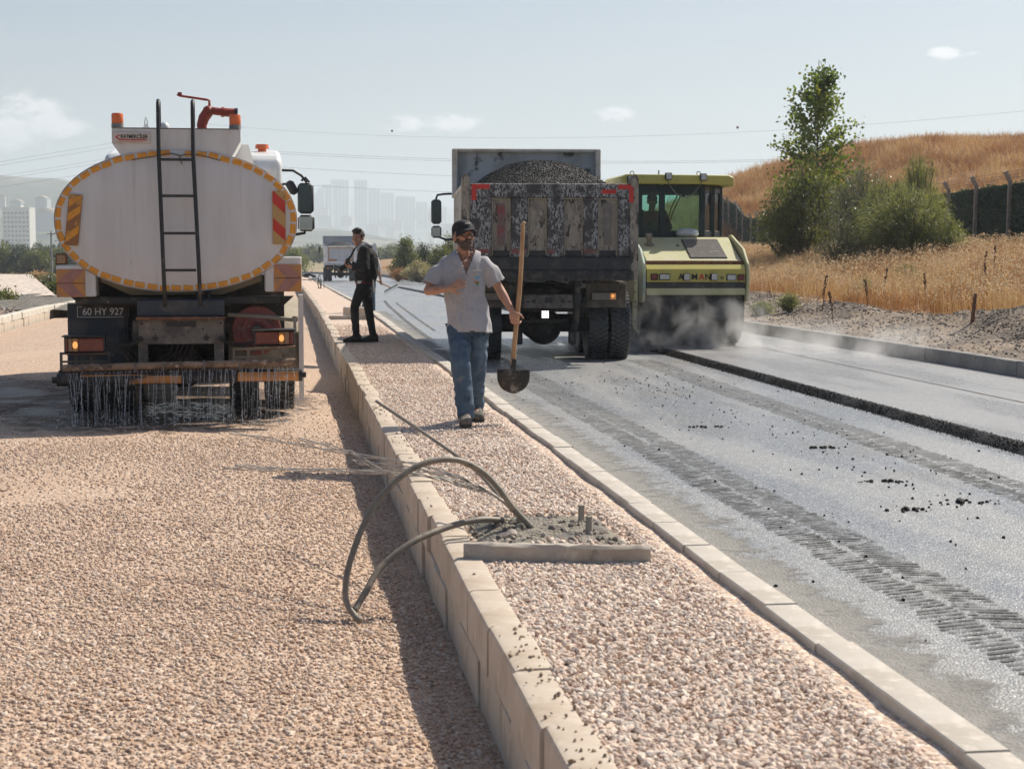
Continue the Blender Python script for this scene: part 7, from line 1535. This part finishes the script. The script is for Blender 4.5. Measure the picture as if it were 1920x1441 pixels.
for k in range(34):
    px = r.uniform(560, 860) if k < 20 else r.uniform(-40, 170); d = r.uniform(3700, 4500) if k < 20 else r.uniform(1650, 2100); pb = r.uniform(405, 455) if k < 20 else r.uniform(365, 450)
    p = D(px, pb, d); q_ = 1 if k < 20 else .55; w_ = r.uniform(18, 36)*q_; h = r.uniform(10, 26)*q_; T = thing('distant_house', ('pale hazy apartment house on the city hillside' if k < 20 else 'pale hazy house among trees on the left hillside'), 'house', (p.x, p.y, p.z - 6), r.uniform(-.5, .3), 'hazy houses on the city hillside' if k < 20 else 'hazy houses on the left hillside')
    fc = r.choice(('white', 'beige', 'grey')); T['label'] = ('tall ' if h > 18*q_ else 'low ') + ('wide ' if w_ > 27*q_ else 'narrow ') + fc + (' hazy apartment house below the city towers, ' + ('left' if px < 660 else 'middle' if px < 760 else 'right') + ' part of the hillside' if k < 20 else ' hazy house on the left hillside, ' + ('upper' if pb < 405 else 'lower') + ' slope')
    MB().box((0, 0, h/2), (w_, 13, h+6)).build('wall', 'facade_' + fc, T); mb = MB(); mb.prism([(-w_*.53, 0), (w_*.53, 0), (0, 3.2)], (0, -7, h/2 + h/2 + 3), (1, 0, 0), (0, 0, 1), (0, 1, 0), 14); mb.build('roof', 'roof_tile', T)

# ================================================================= STEAM AND HAZE
def volume_box(name, lab, c, d, mat, cat): 
    o = MB().box(c, d).build(name, mat); return tag(o, lab, cat, kind='stuff')
def steam_mat(name, dens, scale, lo, hi, zfall, c, d):
    m = bpy.data.materials.new(name); m.use_nodes = True; nt = m.node_tree; nt.nodes.remove(nt.nodes['Principled BSDF']); v = nd(nt, 'ShaderNodeVolumePrincipled', Color=(.95, .95, .95, 1), Anisotropy=.35)
    tc = nd(nt, 'ShaderNodeTexCoord'); mp = nd(nt, 'ShaderNodeMapping'); mp.inputs['Scale'].default_value = (1, 1, .8); lk(nt, tc.outputs['Object'], mp.inputs[0])
    n = nd(nt, 'ShaderNodeTexNoise', Scale=scale, Detail=5, Roughness=.6, Distortion=.45); lk(nt, mp.outputs[0], n.inputs[0])
    sp = nd(nt, 'ShaderNodeSeparateXYZ'); lk(nt, tc.outputs['Object'], sp.inputs[0]); z0 = c[2]-d[2]/2
    zf = mth(nt, 'POWER', mth(nt, 'SUBTRACT', 1.0, mth(nt, 'DIVIDE', mth(nt, 'SUBTRACT', sp.outputs[2], z0), d[2]), clamp=True), zfall); e = 1.0
    for ax in (0, 1):
        q = mth(nt, 'ABSOLUTE', mth(nt, 'DIVIDE', mth(nt, 'SUBTRACT', sp.outputs[ax], c[ax]), d[ax]/2)); q = mth(nt, 'SUBTRACT', 1.0, mth(nt, 'POWER', q, 3.0), clamp=True); zf = mth(nt, 'MULTIPLY', zf, q)
    lk(nt, mth(nt, 'MULTIPLY', mth(nt, 'MULTIPLY', ramp01(nt, n.outputs[0], lo, hi), zf), dens), v.inputs['Density']); lk(nt, v.outputs[0], nt.nodes['Material Output'].inputs['Volume']); MATS[name] = m
for nm, lab, c, d, dn, sc, lo, hi, zf in (('steam', 'white steam curling up the roller drum', (6.55, 25.75, .48), (2.7, 1.3, 1.18), 9.0, 2.6, .45, .76, 1.5), ('steam', 'thin steam drifting over the fresh asphalt beside the kerb', (8.4, 24.0, .18), (3.4, 5.2, .58), 1.6, 1.7, .46, .75, 1.0)):
    steam_mat('steam_%s' % lab[:5], dn, sc, lo, hi, zf, c, d); volume_box(nm, lab, c, d, 'steam_%s' % lab[:5], 'steam')
hm = bpy.data.materials.new('haze'); hm.use_nodes = True; nt = hm.node_tree; nt.nodes.remove(nt.nodes['Principled BSDF']); v = nd(nt, 'ShaderNodeVolumePrincipled', Color=(.78, .89, 1.0, 1), Density=HAZE_DENSITY, Anisotropy=.2); lk(nt, v.outputs[0], nt.nodes['Material Output'].inputs['Volume']); MATS['haze'] = hm
tag(MB().box((0, 4650, 170), (18000, 9700, 390)).build('haze', 'haze'), 'pale morning haze over the whole valley', kind='stuff')
